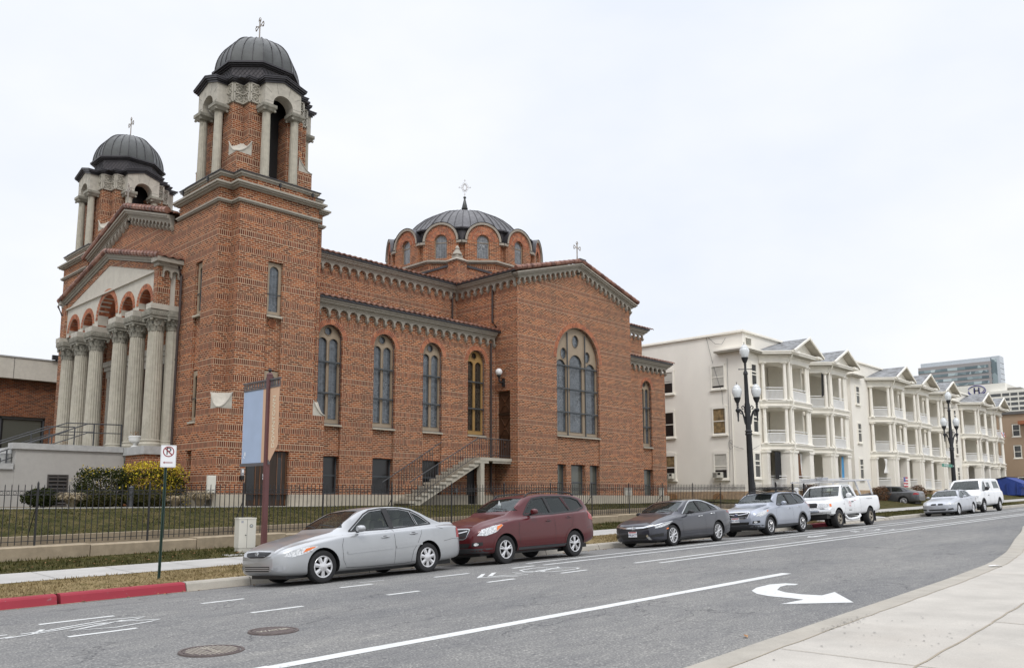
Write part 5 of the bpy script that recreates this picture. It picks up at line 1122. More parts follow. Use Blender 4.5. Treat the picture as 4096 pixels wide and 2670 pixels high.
# globe lamp over the side door
t = thing('wall_lamp', (28.42,27.5,7.3), 'white globe lamp on a black bracket over the side door', 'wall lamp')
m = MB().m('opal'); m.lathe([(.0,-.17),(.06,-.16),(.12,-.12),(.16,-.06),(.175,0),(.16,.065),(.12,.125),(.06,.165),(0,.175)], (28.08,27.5,7.83), 20); m.build('globe', t)
m = MB().m('iron'); m.lathe([(.0,-.06),(.05,-.05),(.07,0),(.11,.05),(.10,.09),(0,.09)], (28.08,27.5,7.60), 12); m.tube([(28.08,27.5,7.56),(28.10,27.5,7.40),(28.22,27.5,7.32),(28.40,27.5,7.40)], [.035,.045,.04,.05], 8); m.box(28.34,28.425,27.43,27.57,7.15,7.55); m.build('bracket', t)
# meter boxes on the walls
t = MB().m('bolt_grey'); t.box(25.78,25.94,28.0,28.10,2.10,2.30); t.tube([(25.86,28.03,2.1),(25.86,28.03,1.9)],.015,5); solo(t, 'meter_box', 'small grey box low on the aisle wall beneath the side stairs', 'meter box')
t = MB().m('cabinet'); t.box(13.17,13.47,26.52,26.595,1.99,2.60); t.box(13.19,13.45,26.505,26.519,2.02,2.57); solo(t, 'meter_box', 'cream metal panel at the foot of the bell tower corner', 'meter box')
t = MB().m('bolt_grey'); t.box(14.44,14.54,26.62,26.69,2.62,2.86); t.m('sign_black'); t.box(14.42,14.54,26.60,26.69,2.48,2.61); t.m('sign_white'); t.box(14.46,14.52,26.612,26.619,2.72,2.82); solo(t, 'intercom', 'small intercom box beside the double door of the tower', 'intercom')
# ---------------------------------------------------------------- parish hall on the left
t = thing('parish_hall', (8,50,1.5), 'low brick hall with pale stucco band behind the church steps', 'hall')
m = MB().m('brick_old'); wall(m, 'Y', 50.0, rect(-30,30,1.5,8.25), [rect(-25,15.25,3.9,6.25)], .4); m.m('brick_old'); m.box(29.6,30,50.401,75,1.5,8.25); m.build('wall', t)
m = MB().m('stucco'); m.box(-30.3,30.3,49.55,75,8.251,9.38)
for x in (-14,-8,-2,4,13.4,20): m.m('dark_trim'); m.box(x-.012,x+.012,49.54,49.549,8.26,9.37)
m.m('coping'); m.box(-30.35,30.35,49.5,49.58,9.381,9.45); m.build('parapet', t)
m = MB().m('sign_black'); m.box(-25,15.25,50.2,50.24,3.9,6.25); m.m('dark_trim'); m.box(-25,15.25,50.1,50.16,6.12,6.25); m.m('trim_grey')
for x in (-20,-14,-8,-2,4,8.0,13.1,15.2): m.box(x-.04,x+.04,50.1,50.16,3.9,6.2)
w_ = m.build('window', t); g = MB().m('shade_glass'); g.box(13.25,15.1,50.17,50.19,3.95,6.1); g.m('dark_glass'); g.box(-24.9,13.0,50.17,50.185,3.95,6.1); g.m('dark_wood'); g.box(9.0,9.9,50.15,50.165,3.95,6.1); g.build('glass', w_)
m = MB().m('iron'); m.box(15.2,15.7,49.35,49.5,9.47,9.72); m.box(15.4,15.5,49.45,49.6,9.40,9.47); m.build('floodlight', t)
# ---------------------------------------------------------------- shrubs
def leaves(m, n, cen, rad, size, shape='ball', seed=0, squash=1, jitter=.25, elong=1.6):
    rnd = random.Random(seed); vs = []; fs = []
    cl = [(rnd.uniform(-1,1),rnd.uniform(-1,1),rnd.uniform(-1,1)) for _ in range(26)]
    while len(fs) < n:
        x, y, z = rnd.uniform(-1,1), rnd.uniform(-1,1), rnd.uniform(-1,1)
        if shape == 'ball':
            r = math.sqrt(x*x+y*y+z*z)
            if r > 1 or r < .45: continue
        else:
            e_ = 1-max(abs(x),abs(y),abs(z))
            if e_ > .42: continue
            if (abs(x)**5+abs(y)**5+abs(z)**5) > 1.15: continue
        if rnd.random() < .30 and min((x-a)**2+(y-b)**2+(z-c)**2 for a,b,c in cl) > .12: continue
        nz = noise.noise(Vector((x*2.2+seed,y*2.2,z*2.2))); k = 1+jitter*nz
        p = Vector((cen[0]+x*rad[0]*k, cen[1]+y*rad[1]*k, cen[2]+z*rad[2]*k)); d = Vector((rnd.gauss(0,1)+x*.8,rnd.gauss(0,1)+y*.8,rnd.gauss(0,1)+z*.8)).normalized(); s = size*rnd.uniform(.6,1.3); q = d.cross(Vector((rnd.gauss(0,1),rnd.gauss(0,1),rnd.gauss(0,1)))).normalized()*s/elong
        b = len(vs); vs += [p-d*s, p+q, p+d*s, p-q]; fs.append((b,b+1,b+2,b+3))
    m.add(vs, fs, False)
def shrub(name, label, cat, cx_, cy_, z0, rad, spec, group=None, stems=8, shape='ball', seed=1):
    t = thing(name, (cx_,cy_,z0), label, cat, group)
    m = MB().m('twig'); rnd = random.Random(seed)
    for k in range(stems):
        a = rnd.uniform(0,6.28); r = rnd.uniform(.3,.8); m.tube([(cx_+rad[0]*.12*cos(a),cy_+rad[1]*.12*sin(a),z0-.03),(cx_+rad[0]*r*.6*cos(a),cy_+rad[1]*r*.6*sin(a),z0+rad[2]*.9),(cx_+rad[0]*r*cos(a),cy_+rad[1]*r*sin(a),z0+rad[2]*1.7)], [.02,.014,.006], 5)
    m.build('stem', t); m = MB()
    for i, (mt, n, size, dz_, rs) in enumerate(spec): m.m(mt); leaves(m, n, (cx_,cy_,z0+rad[2]*(1+dz_)), (rad[0]*rs,rad[1]*rs,rad[2]*rs), size, shape, seed+i)
    m.build('foliage', t); return t
shrub('hedge', 'dark green hedge with yellow flecks, left of the bright yellow one', 'hedge', 10.6, 28.6, 1.55, (.72,.7,.62), [('leaf_dark',5200,.035,0,1.0),('leaf_yellow',420,.03,.12,1.03),('leaf_olive',900,.032,.05,1.0)], shape='box', seed=3)
shrub('hedge', 'hedge with a bright golden yellow top under the no-parking sign', 'hedge', 12.15, 28.4, 1.55, (1.05,.7,.66), [('leaf_dark',5600,.035,-.08,.97),('leaf_yellow',3000,.032,.42,.86),('leaf_yellow',1100,.032,.05,1.04),('leaf_olive',1200,.03,.1,1.0)], shape='box', seed=8)
GB = 'low shrubs in the planting bed'
for (x, y, r, h, sd, lb) in ((8.75,28.6,.55,.30,11,'low round dark shrub under the louvred vent'),(10.15,27.6,.60,.27,14,'low round olive shrub in front of the dark hedge'),(11.45,27.5,.68,.29,17,'low round olive shrub in front of the yellow hedge')):
    shrub('shrub', lb, 'shrub', x, y, 1.55, (r,r*.7,h), [('leaf_dark' if sd == 11 else 'leaf_olive',2600,.032,0,1),('leaf_dark',900,.035,.1,1.0)], GB, 6, seed=sd)
def tuft(x, y, z, n, h, sp_, label, mt='straw', group='dry ornamental grass tufts', name='ornamental_grass', cat='grass tuft', w=.008):
    m = MB().m(mt); rnd = random.Random(int(x*100))
    for k in range(n):
        a = rnd.uniform(0,6.28); hh = h*rnd.uniform(.6,1.1); s = sp_*rnd.uniform(.3,1.1); q = Vector((-sin(a),cos(a),0))*w; d = Vector((cos(a),sin(a),0)); b = Vector((x,y,z))+d*rnd.uniform(0,.08)
        p1 = b+d*s*.35+Vector((0,0,hh*.75)); p2 = b+d*s*.8+Vector((0,0,hh)); p3 = b+d*s*1.15+Vector((0,0,hh*.80)); m.add([b-q,b+q,p1+q,p1-q,p2+q*.6,p2-q*.6,p3], [(0,1,2,3),(3,2,4,5),(5,4,6)], False)
    solo(m, name, label, cat, group, (x,y,z))
tuft(9.45,27.9,1.55,700,.44,.50,'dry straw-coloured grass tuft between two low shrubs, near the vent'); tuft(12.45,27.3,1.55,320,.36,.42,'small dry grass tuft just right of the low shrubs'); tuft(13.05,26.75,1.55,800,.50,.5,'large dry straw grass tuft at the foot of the tower')
tuft(10.0,28.9,1.55,70,.75,.45,'spiky dark green yucca left of the hedge','leaf_dark',None,'yucca','plant',.02)
# street side of the hedge: blue-grey bollard light
m = MB().m('trim_grey'); m.cyl((11.0,27.3,1.5),(11.0,27.3,2.15),.07,n=12); m.lathe([(.08,0),(.09,.03),(0,.10)], (11.0,27.3,2.15), 12); solo(m, 'path_light', 'short grey bollard light among the shrubs', 'light', loc=(11,27.3,1.5))
# ---------------------------------------------------------------- iron fence
fz = lambda x: 2.17+.0118*(x-6.6)          # picket tips
fb = lambda x: .735+.0175*(x-7)            # bottoms
FY = 22.0
fence = thing('iron_fence', (6.66,FY,.7), 'black iron picket fence with a band of rings, along the whole church lawn', 'fence')
def panel(x0, x1, gate=False):
    m = MB().m('iron'); n = int(round((x1-x0)/.138)); p = (x1-x0)/n
    for k in range(1, n):
        x = x0+p*k; t = fz(x); b = fb(x)+.02; m.box(x-.008,x+.008,FY-.008,FY+.008,b,t-.03); m.frustum((x-.008,x+.008,FY-.008,FY+.008),(x-.001,x+.001,FY-.001,FY+.001),t-.03,t)
    for dz_ in (.155,.255): m.bar((x0,FY,fz(x0)-dz_),(x1,FY,fz(x1)-dz_),.022,.014)
    m.bar((x0,FY,fb(x0)+.10),(x1,FY,fb(x1)+.10),.022,.016)
    for k in range(n):
        x = x0+p*(k+.5); z = fz(x)-.205; m.tube([(x+.04*cos(t),FY,z+.04*sin(t)) for t in [2*pi*i/8 for i in range(8)]], .006, 3, closed=True)
    m.build('panel', fence)
def fpost(x, big=False, brace=False):
    m = MB().m('iron'); w = .035 if big else .02; z1 = fz(x)+(.09 if big else .02); z0 = base(x)+(.3 if x > 41.4 else .55)
    m.box(x-w,x+w,FY-w,FY+w,z0,z1); m.lathe([(.0,.05),(.03,.02),(.02,0),(0,0)][::-1] if False else [(w*1.1,0),(w*.9,.02),(0,.06)], (x,FY,z1), 8); m.build('post', fence)
    if brace: m = MB().m('iron'); m.bar((x,FY+.02,fz(x)-.5),(x+.02,FY+.60,base(x)+.79),.018,.018); m.build('brace', fence)
x = 6.66-2.68*4; k = 0
while x < 41.3:
    fpost(x, brace=(k % 2 == 0)); panel(x, min(x+2.68, 42.53)); x += 2.68; k += 1
for a, b in ((42.53,45.04),(48.73,51.2)): panel(a, b)
for x in (42.53,45.04): fpost(x, True)
gate = thing('iron_gate', (47.9,FY,1.4), 'black iron gate with a white notice, right of the street lamp at the fence end', 'gate'); _f = fence; fence = gate
panel(45.04, 47.2); panel(47.2, 48.73); fpost(47.2, True); fpost(48.73, True); m = MB().m('iron'); m.bar((45.2,FY,1.6),(46.9,FY,2.5),.02,.02); m.build('brace', gate); fence = _f
m = MB().m('sign_white'); m.box(47.37,47.85,FY-.05,FY-.035,1.98,2.46); m.m('ink_grey')
for k in range(5): m.box(47.43,47.79-.05*(k%2),FY-.054,FY-.0505,2.36-.07*k,2.385-.07*k)
solo(m, 'notice_sign', 'small white notice hanging on the iron gate', 'sign')
# ---------------------------------------------------------------- no-parking sign
t = thing('no_parking_sign', (7.5,16.95,.25), 'white no-parking sign with red arrow on a thin green post by the red kerb', 'sign')
m = MB().m('pole_green'); X0, Y0 = 7.47, 16.95
m.T = Matrix.Translation((X0,Y0,.2)) @ Matrix.Rotation(R(.6),4,'Y')
m.ext([(-.03,-.012,0),(-.012,-.012,0),(-.012,.012,0),(.012,.012,0),(.012,-.012,0),(.03,-.012,0),(.03,-.006,0),(.018,-.006,0),(.018,.018,0),(-.018,.018,0),(-.018,-.006,0),(-.03,-.006,0)], (0,0,2.5)); m.build('post', t)
m = MB().m('bolt_grey'); yaw_ = R(-20)
MT = Matrix.Translation((7.52,16.90,2.685)) @ Matrix.Rotation(yaw_,4,'Z') @ Matrix.Rotation(R(0),4,'X')
def rr(w, h, r, n=5): 
    out = []
    for cx_, cy_, a0 in ((w-r,h-r,0),(-w+r,h-r,90),(-w+r,-h+r,180),(w-r,-h+r,270)): out += [(cx_+r*cos(R(a0+90*i/n)), cy_+r*sin(R(a0+90*i/n))) for i in range(n+1)]
    return out
m.T = MT; m.m('sign_white'); m.ext([(u,0,z) for u, z in rr(.15,.228,.02)], (0,.004,0))
m.m('ink_grey'); m.ext([(u,-.001,z) for u, z in rr(.142,.22,.018)], (0,.0008,0), [[(u,-.001,z) for u, z in rr(.137,.215,.016)]])
pl = m.build('plate', t)
m = MB().m('sign_black'); m.T = MT; m.text('P', .21, (0,-.003,.095), (1,0,0), (0,0,1), .002); m.m('sign_red')
circ = lambda r, n=32: [(r*cos(2*pi*i/n), r*sin(2*pi*i/n)+.095) for i in range(n)]
m.ext([(u,-.0045,z) for u, z in circ(.108)], (0,.001,0), [[(u,-.0045,z) for u, z in circ(.090)]]); m.bar((-.068,-.005,.163),(.068,-.005,.027),.002,.020)
m.ext([(u,-.003,z) for u, z in ((-.10,-.13),(-.065,-.105),(-.07,-.122),(.085,-.122),(.085,-.138),(-.07,-.138),(-.065,-.155))], (0,.001,0)); m.build('lettering', pl)
# ---------------------------------------------------------------- banner post
BX, BY = 10.12, 17.5
t = thing('banner_post', (BX,BY,.3), 'maroon square post carrying a blue and tan street banner', 'banner post')
m = MB().m('post_maroon'); m.box(BX-.052,BX+.052,BY-.052,BY+.052,.25,4.72); m.frustum((BX-.06,BX+.06,BY-.06,BY+.06),(BX-.03,BX+.03,BY-.03,BY+.03),4.721,4.77); m.m('iron'); m.lathe([(.02,0),(.03,.03),(.045,.06),(.03,.10),(0,.11)], (BX,BY,4.77), 10); m.build('post', t)
m = MB().m('banner_frame')
dl = Vector((0,1,0))      # long panel towards the sidewalk, short one over the parking lane
A = Vector((BX,BY,0)); Lb = 1.18
def at_(s, z): return A+dl*s+Vector((0,0,z))
m.bar(at_(-.50,4.60),at_(Lb+.03,4.60),.05,.035); m.bar(at_(-.47,4.42),at_(Lb,4.42),.03,.03)
for s0, s1, n in ((.08,Lb-.02,9),(-.46,-.08,4)):
    for k in range(n+1): s = lerp(s0,s1,k/n); m.bar(at_(s,4.43),at_(s,4.59),.016,.016)
    for k in range(n):
        s = lerp(s0,s1,(k+.5)/n); r = .036; m.tube([at_(s+r*cos(q),4.51+.058*sin(q)) for q in [2*pi*i/12 for i in range(12)]], .008, 4, closed=True)
m.bar(at_(.05,2.62),at_(Lb+.03,2.62),.06,.07); m.build('bracket', t); m = MB().m('banner_frame'); m.bar(at_(-.11,2.66),at_(-.05,2.66),.03,.10); m.build('clip', t)
m = MB().m('banner_blue'); nn_ = Vector((-dl.y,dl.x,0)); off = nn_*.004
def sheet(s0, s1, z0, z1, mt, z0b=None):
    m.m(mt); q = [at_(s0,z0),at_(s1,z0 if z0b is None else z0b),at_(s1,z1),at_(s0,z1)]; m.ext([p-off for p in q], off*2)
sheet(.26,Lb-.01,2.66,4.40,'banner_blue'); sheet(.055,.26,2.66,4.40,'banner_tan')
sheet(-.055,-.46,2.60,4.41,'banner_tan',3.05)
m.build('banner', t)
m = MB().m('letter_cream'); c0 = at_(-.235,3.62)-nn_*(.012 if nn_.y > 0 else -.012); vd = -dl
side = 1 if (Vector((0,0,0))-A).dot(nn_) > 0 else -1
m.text('DOWNTOWN', .185, at_(-.26,3.60)+nn_*side*.008, (0,0,1), (dl.x,dl.y,0), .003)
m.m('sign_white'); mk = lambda s, z: at_(s+.25,z)+nn_*side*.007
m.ext([mk(.78,2.84),mk(.74,2.84),mk(.74,2.92),mk(.76,2.94),mk(.78,2.92)], nn_*side*.002); m.ext([mk(.83,2.82),mk(.80,2.78),mk(.77,2.77),mk(.785,2.80),mk(.82,2.84)], nn_*side*.002); m.build('lettering', t)
# ---------------------------------------------------------------- utility cabinet
cx_, cy_ = 11.42, 20.75; z0 = .35
t = thing('utility_cabinet', (cx_,cy_,z0), 'cream metal utility cabinet on a concrete pad beside the sidewalk', 'cabinet')
m = MB().m('sidewalk_concrete'); m.box(cx_-.75,cx_+.75,cy_-.6,cy_+.45,z0-.12,z0+.03); m.build('pad', t)
m = MB().m('cabinet'); m.T = Matrix.Translation((cx_,cy_,z0+.03)) @ Matrix.Rotation(R(-12),4,'Z')
m.box(-.20,.22,-.19,.19,.0,.14); m.box(-.215,.235,-.205,.205,.141,.90); m.box(-.225,.245,-.215,.215,.901,.935)
m.m('vent_grey'); m.box(-.004,.004,-.2065,-.2045,.15,.90); cb = m.build('body', t)
m2 = MB().m('iron'); m2.T = m.T; m2.cyl((-.035,-.208,.48),(-.035,-.22,.48),.016,n=8); m2.build('lock', t)
m2 = MB().m('pole_green'); m2.T = m.T; m2.cyl((.11,-.205,.72),(.11,-.209,.72),.045,n=20); m2.m('sign_white'); m2.cyl((.11,-.2085,.72),(.11,-.2105,.72),.030,n=16); m2.m('pole_green'); m2.box(.09,.13,-.212,-.210,.71,.73); m2.m('ink_grey'); m2.box(-.16,-.10,-.207,-.2055,.80,.86); m2.build('sticker', t)
# ---------------------------------------------------------------- street lamps
def globe(m1, m2, x, y, z, s=1.0):     # z = underside of the glass
    m1.m('globe_glass'); m1.lathe([(.0,-.01),(.12,0),(.17,.08),(.205,.20),(.212,.30),(.20,.37),(.165,.42),(.175,.44),(.15,.455),(.13,.50),(.085,.53),(.09,.55),(.05,.575),(0,.585)], (x,y,z), 28)
    m2.m('lamp_black'); m2.lathe([(.0,.0),(.02,.0),(.012,.04),(.022,.06),(.008,.09),(0,.14)], (x,y,z+.58), 8)
    m2.lathe([(.05,-.34),(.06,-.30),(.045,-.27),(.07,-.22),(.12,-.12),(.135,-.04),(.15,-.03),(.15,0),(.10,.01)], (x,y,z), 16)
    for k in range(10): a = 2*pi*k/10; m2.tube([(x+.07*cos(a),y+.07*sin(a),z-.21),(x+.135*cos(a),y+.135*sin(a),z-.05)], .012, 4)
def street_lamp(X, Y, zg, label, lean=0):
    t = thing('street_lamp', (X,Y,zg), label, 'street lamp', 'three-globe black street lamps')
    L = Matrix.Translation((X,Y,zg)) @ Matrix.Rotation(lean,4,'Y') @ Matrix.Translation((-X,-Y,-zg))
    m = MB().m('lamp_black'); m.T = L; z = lambda v: v-.75+zg
    m.lathe([(.30,0),(.30,.12),(.26,.16),(.27,.5),(.22,.62),(.24,.68),(.16,.80),(.145,1.2)], (X,Y,zg), 16)
    m.lathe([(.15,1.2),(.125,z(4.55)-zg),(.17,z(4.62)-zg),(.13,z(4.68)-zg),(.17,z(4.74)-zg),(.12,z(4.80)-zg),(.125,z(5.9)-zg),(.10,z(6.0)-zg),(.082,z(7.2)-zg),(.11,z(7.25)-zg),(.09,z(7.34)-zg),(.055,z(7.40)-zg),(.05,z(7.64)-zg)], (X,Y,zg), 8)
    d = Vector((cos(R(-46)),sin(R(-46)),0))
    m.bar(Vector((X,Y,z(7.46)))-d*.26, Vector((X,Y,z(7.46)))+d*.26, .03, .03)
    for s in (-1,1): m.tube([Vector((X,Y,z(7.46)))+d*s*.26, Vector((X,Y,z(7.47)))+d*s*.30], .03, 6)
    m.build('pole', t)
    for s in (-1,1):
        m = MB().m('lamp_black'); m.T = L; P_ = lambda r, h: Vector((X,Y,z(h)))+d*(s*r)
        m.tube([P_(.10,5.05),P_(.16,5.35),P_(.24,5.60),P_(.34,5.70),P_(.42,5.66)], [.05,.045,.04,.045,.05], 6)
        m.tube([P_(.12,5.55),P_(.12,5.78),P_(.19,5.86),P_(.25,5.80),P_(.24,5.72),P_(.18,5.72)], .028, 5); m.tube([P_(.20,5.5),P_(.30,5.52),P_(.36,5.60)], .025, 5)
        c = P_(.42,0); m.lathe([(.0,-.10),(.06,-.09),(.10,-.03),(.10,.03),(.06,.08),(.035,.12),(.06,.15),(.035,.2),(.05,.25)], (c.x,c.y,z(5.66)), 12); m.lathe([(.0,-.50),(.03,-.48),(.025,-.44),(.045,-.42),(.03,-.38),(.055,-.12),(.05,-.08)], (c.x,c.y,z(5.66)), 8)
        m.build('arm', t)
    for r, h in ((0,7.98),(-.42,6.22),(.42,6.22)):
        c = Vector((X,Y,z(h)))+d*r; g = MB(); g.T = L; b = MB(); b.T = L; globe(g, b, c.x, c.y, c.z); go = g.build('globe', t); b.build('cup', go)
    return t
street_lamp(33.42, 17.4, .72, 'tall black three-globe street lamp nearer the camera, in front of the white apartments', R(-1.7))
lamp2 = street_lamp(61.2, 17.2, 1.18, 'farther black three-globe street lamp, carrying a green street-name sign')
m = MB().m('street_green'); m.box(58.9,61.08,17.18,17.20,3.86,4.06); m.m('sign_white'); m.text('WAYNE CT', .20, (59.75,17.172,3.96), (1,0,0), (0,0,1), .004); m.text('E', .12, (60.85,17.172,3.97), (1,0,0), (0,0,1), .004); m.m('bolt_grey'); m.box(61.02,61.1,17.1,17.3,3.9,4.0); solo(m, 'street_name_sign', 'green street-name sign hanging from the farther street lamp', 'sign')
# ---------------------------------------------------------------- white apartment buildings
F1, F2, F3, FE = 2.40, 5.45, 8.35, 11.42
WY = 26.2
def sash(parent, axis, const, u0, u1, z0, z1, gm='win_glass', shade=None, ac=False, out=-1, label=None, blind=.45):
    f = (lambda u, z, d: (u, const+out*d, z)) if axis == 'Y' else (lambda u, z, d: (const+out*d, u, z))
    def bx(m, a0, a1, b0, b1, d0, d1): p = f(a0,0,d0); q = f(a1,0,d1); m.box(p[0],q[0],p[1],q[1],b0,b1)
    m = MB().m('white_paint'); w = .08; bx(m,u0-.06,u0+.04,z0-.04,z1+.08,0,.07); bx(m,u1-.04,u1+.06,z0-.04,z1+.08,0,.07); bx(m,u0+.041,u1-.041,z1-.04,z1+.08,0,.07); bx(m,u0+.04,u1-.04,(z0+z1)/2-.03,(z0+z1)/2+.03,.0,.05); bx(m,u0+.041,u1-.041,z0-.04,z0+.05,0,.05); bx(m,u0-.14,u1+.14,z0-.14,z0-.041,0,.14)
    o = m.build('window', parent, label); g = MB().m(gm); bx(g,u0+.04,u1-.04,z0+.05,z1-.04,.005,.02)
    if shade: g.m(shade); bx(g,u0+.05,u1-.05,lerp(z0,z1,blind),z1-.05,.0205,.026)
    g.build('pane', o); return o
def building(xl, xr, units, label, zo, win_label=None, first=False):
    t = thing('apartment_building', (xl,WY,F1-.8+zo), label, 'apartment building', 'white three-storey apartment blocks')
    m = MB().m('white_brick'); top = 12.90+zo
    cuts = []; xx = xl
    for ax in units: cuts.append((xx, ax-3.35)); xx = ax+1.12
    cuts.append((xx, xr)); m.box(xl,xr,WY+1.7,WY+14,F1+zo-.12,top-.16); m.box(xl,xr,WY,WY+1.699,FE+zo-.1,top-.16)
    for p_, q_ in cuts:
        if q_ > p_+.05: m.box(p_,q_,WY,WY+1.699,F1+zo-.12,FE+zo-.101)
    m.m('white_paint')
    for ax in units:
        for z_ in (F1,F2,F3): m.box(ax-3.34,ax+1.11,WY-.3,WY+1.698,z_-.3+zo,z_-.012+zo)
    m.m('sandstone'); m.box(xl-.03,xr+.03,WY-.03,WY+14,1.0,F1+zo-.121); m.m('white_paint'); m.box(xl-.14,xr+.1,WY-.14,WY+14.1,top-.159,top-.06); m.box(xl-.06,xr+.04,WY-.06,WY+14,top-.059,top+.02)
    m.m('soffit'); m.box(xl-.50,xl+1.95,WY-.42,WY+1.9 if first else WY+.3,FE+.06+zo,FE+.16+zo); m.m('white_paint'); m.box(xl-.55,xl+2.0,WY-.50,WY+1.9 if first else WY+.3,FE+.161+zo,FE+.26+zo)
    m.build('wall', t)
    for (z0, z1) in ((9.30,10.75),(6.15,7.7),(3.18,4.79)):
        w_ = sash(t, 'Y', WY, xl+.95, xl+1.68, z0+zo, z1+zo, blind=.3); b = MB().m('white_paint'); b.box(xl+.99,xl+1.64,WY-.045,WY-.001,z1-.55+zo,z1-.47+zo); b.build('transom', w_)
    for i, ax in enumerate(units): unit(t, ax, zo, i)
    return t
def unit(par, ax, zo, idx):
    """porch bay; ax is the x of the gable apex"""
    L, Rr = ax-3.65, ax+1.15      # diagonal starts on the wall at L
    P0, P1, P2, P3_ = (L,WY-.02), (ax-2.3,24.75), (Rr,24.75), (Rr,WY-.02)
    pb = MB().m('white_paint')
    def slab(o, z0, z1, m=pb): m.ext([(x,y,z0+zo) for x, y in ((P0[0]-o*1.2,WY-.02),(P1[0]-o*.6,P1[1]-o),(P2[0]+o,P2[1]-o),(P3_[0]+o,WY-.02))], (0,0,z1-z0))
    for f in (F2,F3):
        slab(.10,f-.06,f); slab(.04,f-.16,f-.061); slab(-.02,f-.30,f-.161); slab(.06,f-.38,f-.301); slab(-.02,f-.46,f-.381)
    slab(.05,F1-.05,F1+.02); slab(-.02,10.95,11.30); slab(.05,11.301,FE)
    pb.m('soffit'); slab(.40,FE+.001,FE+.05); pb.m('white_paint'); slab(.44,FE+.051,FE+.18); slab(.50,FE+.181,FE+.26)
    pb.m('sandstone'); pb.box(L+.3,P2[0]-.02,P1[1]+.25,WY-.04,.9,F1-.055+zo)
    pb.m('white_paint'); pb.box(Rr-.16,Rr-.03,P2[1]+.62,WY+1.6,F1-.04+zo,FE-.02+zo)
    bay = pb.build('porch', par)
    for (x, y) in ((P1[0]+.38,P1[1]+.32),(P2[0]-.32,P2[1]+.32)): sb = MB().m('sandstone'); sb.box(x-.52,x+.52,y-.36,y+.36,.9+zo,F1-.052+zo); sb.build('pier_base', bay)
    def col_(x, y, z0, z1, r=.13):
        m = MB().m('white_paint'); m.box(x-r*1.35,x+r*1.35,y-r*1.35,y+r*1.35,z0+zo,z0+.06+zo); m.lathe([(r*1.2,.06),(r*1.05,.10),(r,.14),(r*1.02,.9),(r*.84,z1-z0-.16),(r*1.05,z1-z0-.13),(r*.9,z1-z0-.11),(r*1.25,z1-z0-.06)], (x,y,z0+zo), 12); m.box(x-r*1.4,x+r*1.4,y-r*1.4,y+r*1.4,z1-.06+zo,z1+zo); m.build('column', bay)
    for z0, z1 in ((F2,F3-.461),(F3,10.95)):
        for (x, y) in ((P0[0]+.18,P0[1]-.20),(P1[0]-.08,P1[1]+.22),(P1[0]+.33,P1[1]+.14),(P1[0]+.66,P1[1]+.14),(P2[0]-.44,P2[1]+.14),(P2[0]-.12,P2[1]+.14)): col_(x, y, z0, z1)
    for x0, x1, y0, y1 in ((P1[0]-.22,P1[0]+.98,P1[1]+.02,P1[1]+.66),(P2[0]-.62,P2[0],P2[1]+.02,P2[1]+.6),(P0[0]-.1,P0[0]+.3,P0[1]-.42,P0[1])):
        m = MB().m('white_brick'); m.box(x0,x1,y0,y1,F1+.021+zo,F2-.60+zo); m.m('white_paint'); m.box(x0-.06,x1+.06,y0-.06,y1+.06,F2-.599+zo,F2-.461+zo); m.build('pier', bay)
    for z0 in (F1+.02,F2,F3):
        gf = z0 < 3
        for (a, b, solid) in (((P0[0]+.30,P0[1]-.32),(P1[0]-.16,P1[1]+.30),False),((P1[0]+(.95 if gf else .80),P1[1]+.12),(P2[0]-(.62 if gf else .56),P2[1]+.12),True)):
            m = MB().m('rail_paint'); A_ = Vector((a[0],a[1],z0+zo)); B_ = Vector((b[0],b[1],z0+zo)); h = .88
            m.bar(A_+Vector((0,0,h)), B_+Vector((0,0,h)), .07, .05); m.bar(A_+Vector((0,0,h-.17)), B_+Vector((0,0,h-.17)), .05, .05); m.bar(A_+Vector((0,0,.10)), B_+Vector((0,0,.10)), .05, .05)
            n = int((B_-A_).length/.085)
            for k in range(n+1): p = A_.lerp(B_,k/n); m.bar(p+Vector((0,0,.12)), p+Vector((0,0,h-.18)), .042, .025)
            m.build('railing', bay)
    # inner wall with door and window, left dark by the shade of the porch
    m = MB().m('porch_dark')
    for z0, z1 in ((F1,F2-.5),(F2,F3-.5),(F3,10.9)):
        m.m('white_paint'); m.box(ax-.9,ax-.0,WY+1.63,WY+1.69,z0+.02+zo,z0+2.2+zo); m.m('dark_wood'); m.box(ax-.82,ax-.08,WY+1.60,WY+1.629,z0+.03+zo,z0+2.1+zo); m.m('white_paint'); m.box(ax-2.3,ax-1.3,WY+1.63,WY+1.69,z0+.75+zo,z0+2.25+zo); m.m('win_glass'); m.box(ax-2.2,ax-1.4,WY+1.61,WY+1.629,z0+.85+zo,z0+2.15+zo)
    m.build('inner_wall', bay)
    # shingled gable roof
    zr, ze = 12.86+zo, FE+.27+zo; yf = 24.15; ar = ax-.3
    xl_, xr_ = ax-2.35, ax+1.75
    m = MB().m('shingle'); m.add([(ax,yf,zr),(ax,WY+.3,zr),(ax-3.95,WY+.3,ze),(ax-3.95,WY-.35,ze),(ax-2.55,yf+.1,ze)], [(0,1,2,3,4)], False)
    m.add([(ax,yf,zr),(ax,WY+.3,zr),(ax+2.2,WY+.3,ze),(ax+2.2,yf+.1,ze)], [(0,3,2,1)], False)
    m.m('white_paint'); m.bar((ax,yf-.02,zr-.03),(ax-2.5,yf-.02,ze-.03),.10,.13); m.bar((ax,yf-.02,zr-.03),(ax+2.25,yf-.02,ze-.03),.10,.13)
    m.m('soffit'); m.add([(ax,yf,zr-.09),(ax-2.45,yf,ze-.09),(ax-2.45,24.8,ze-.09),(ax,24.8,zr-.09)], [(0,1,2,3)], False); m.add([(ax,yf,zr-.09),(ax+2.2,yf,ze-.09),(ax+2.2,24.8,ze-.09),(ax,24.8,zr-.09)], [(3,2,1,0)], False)
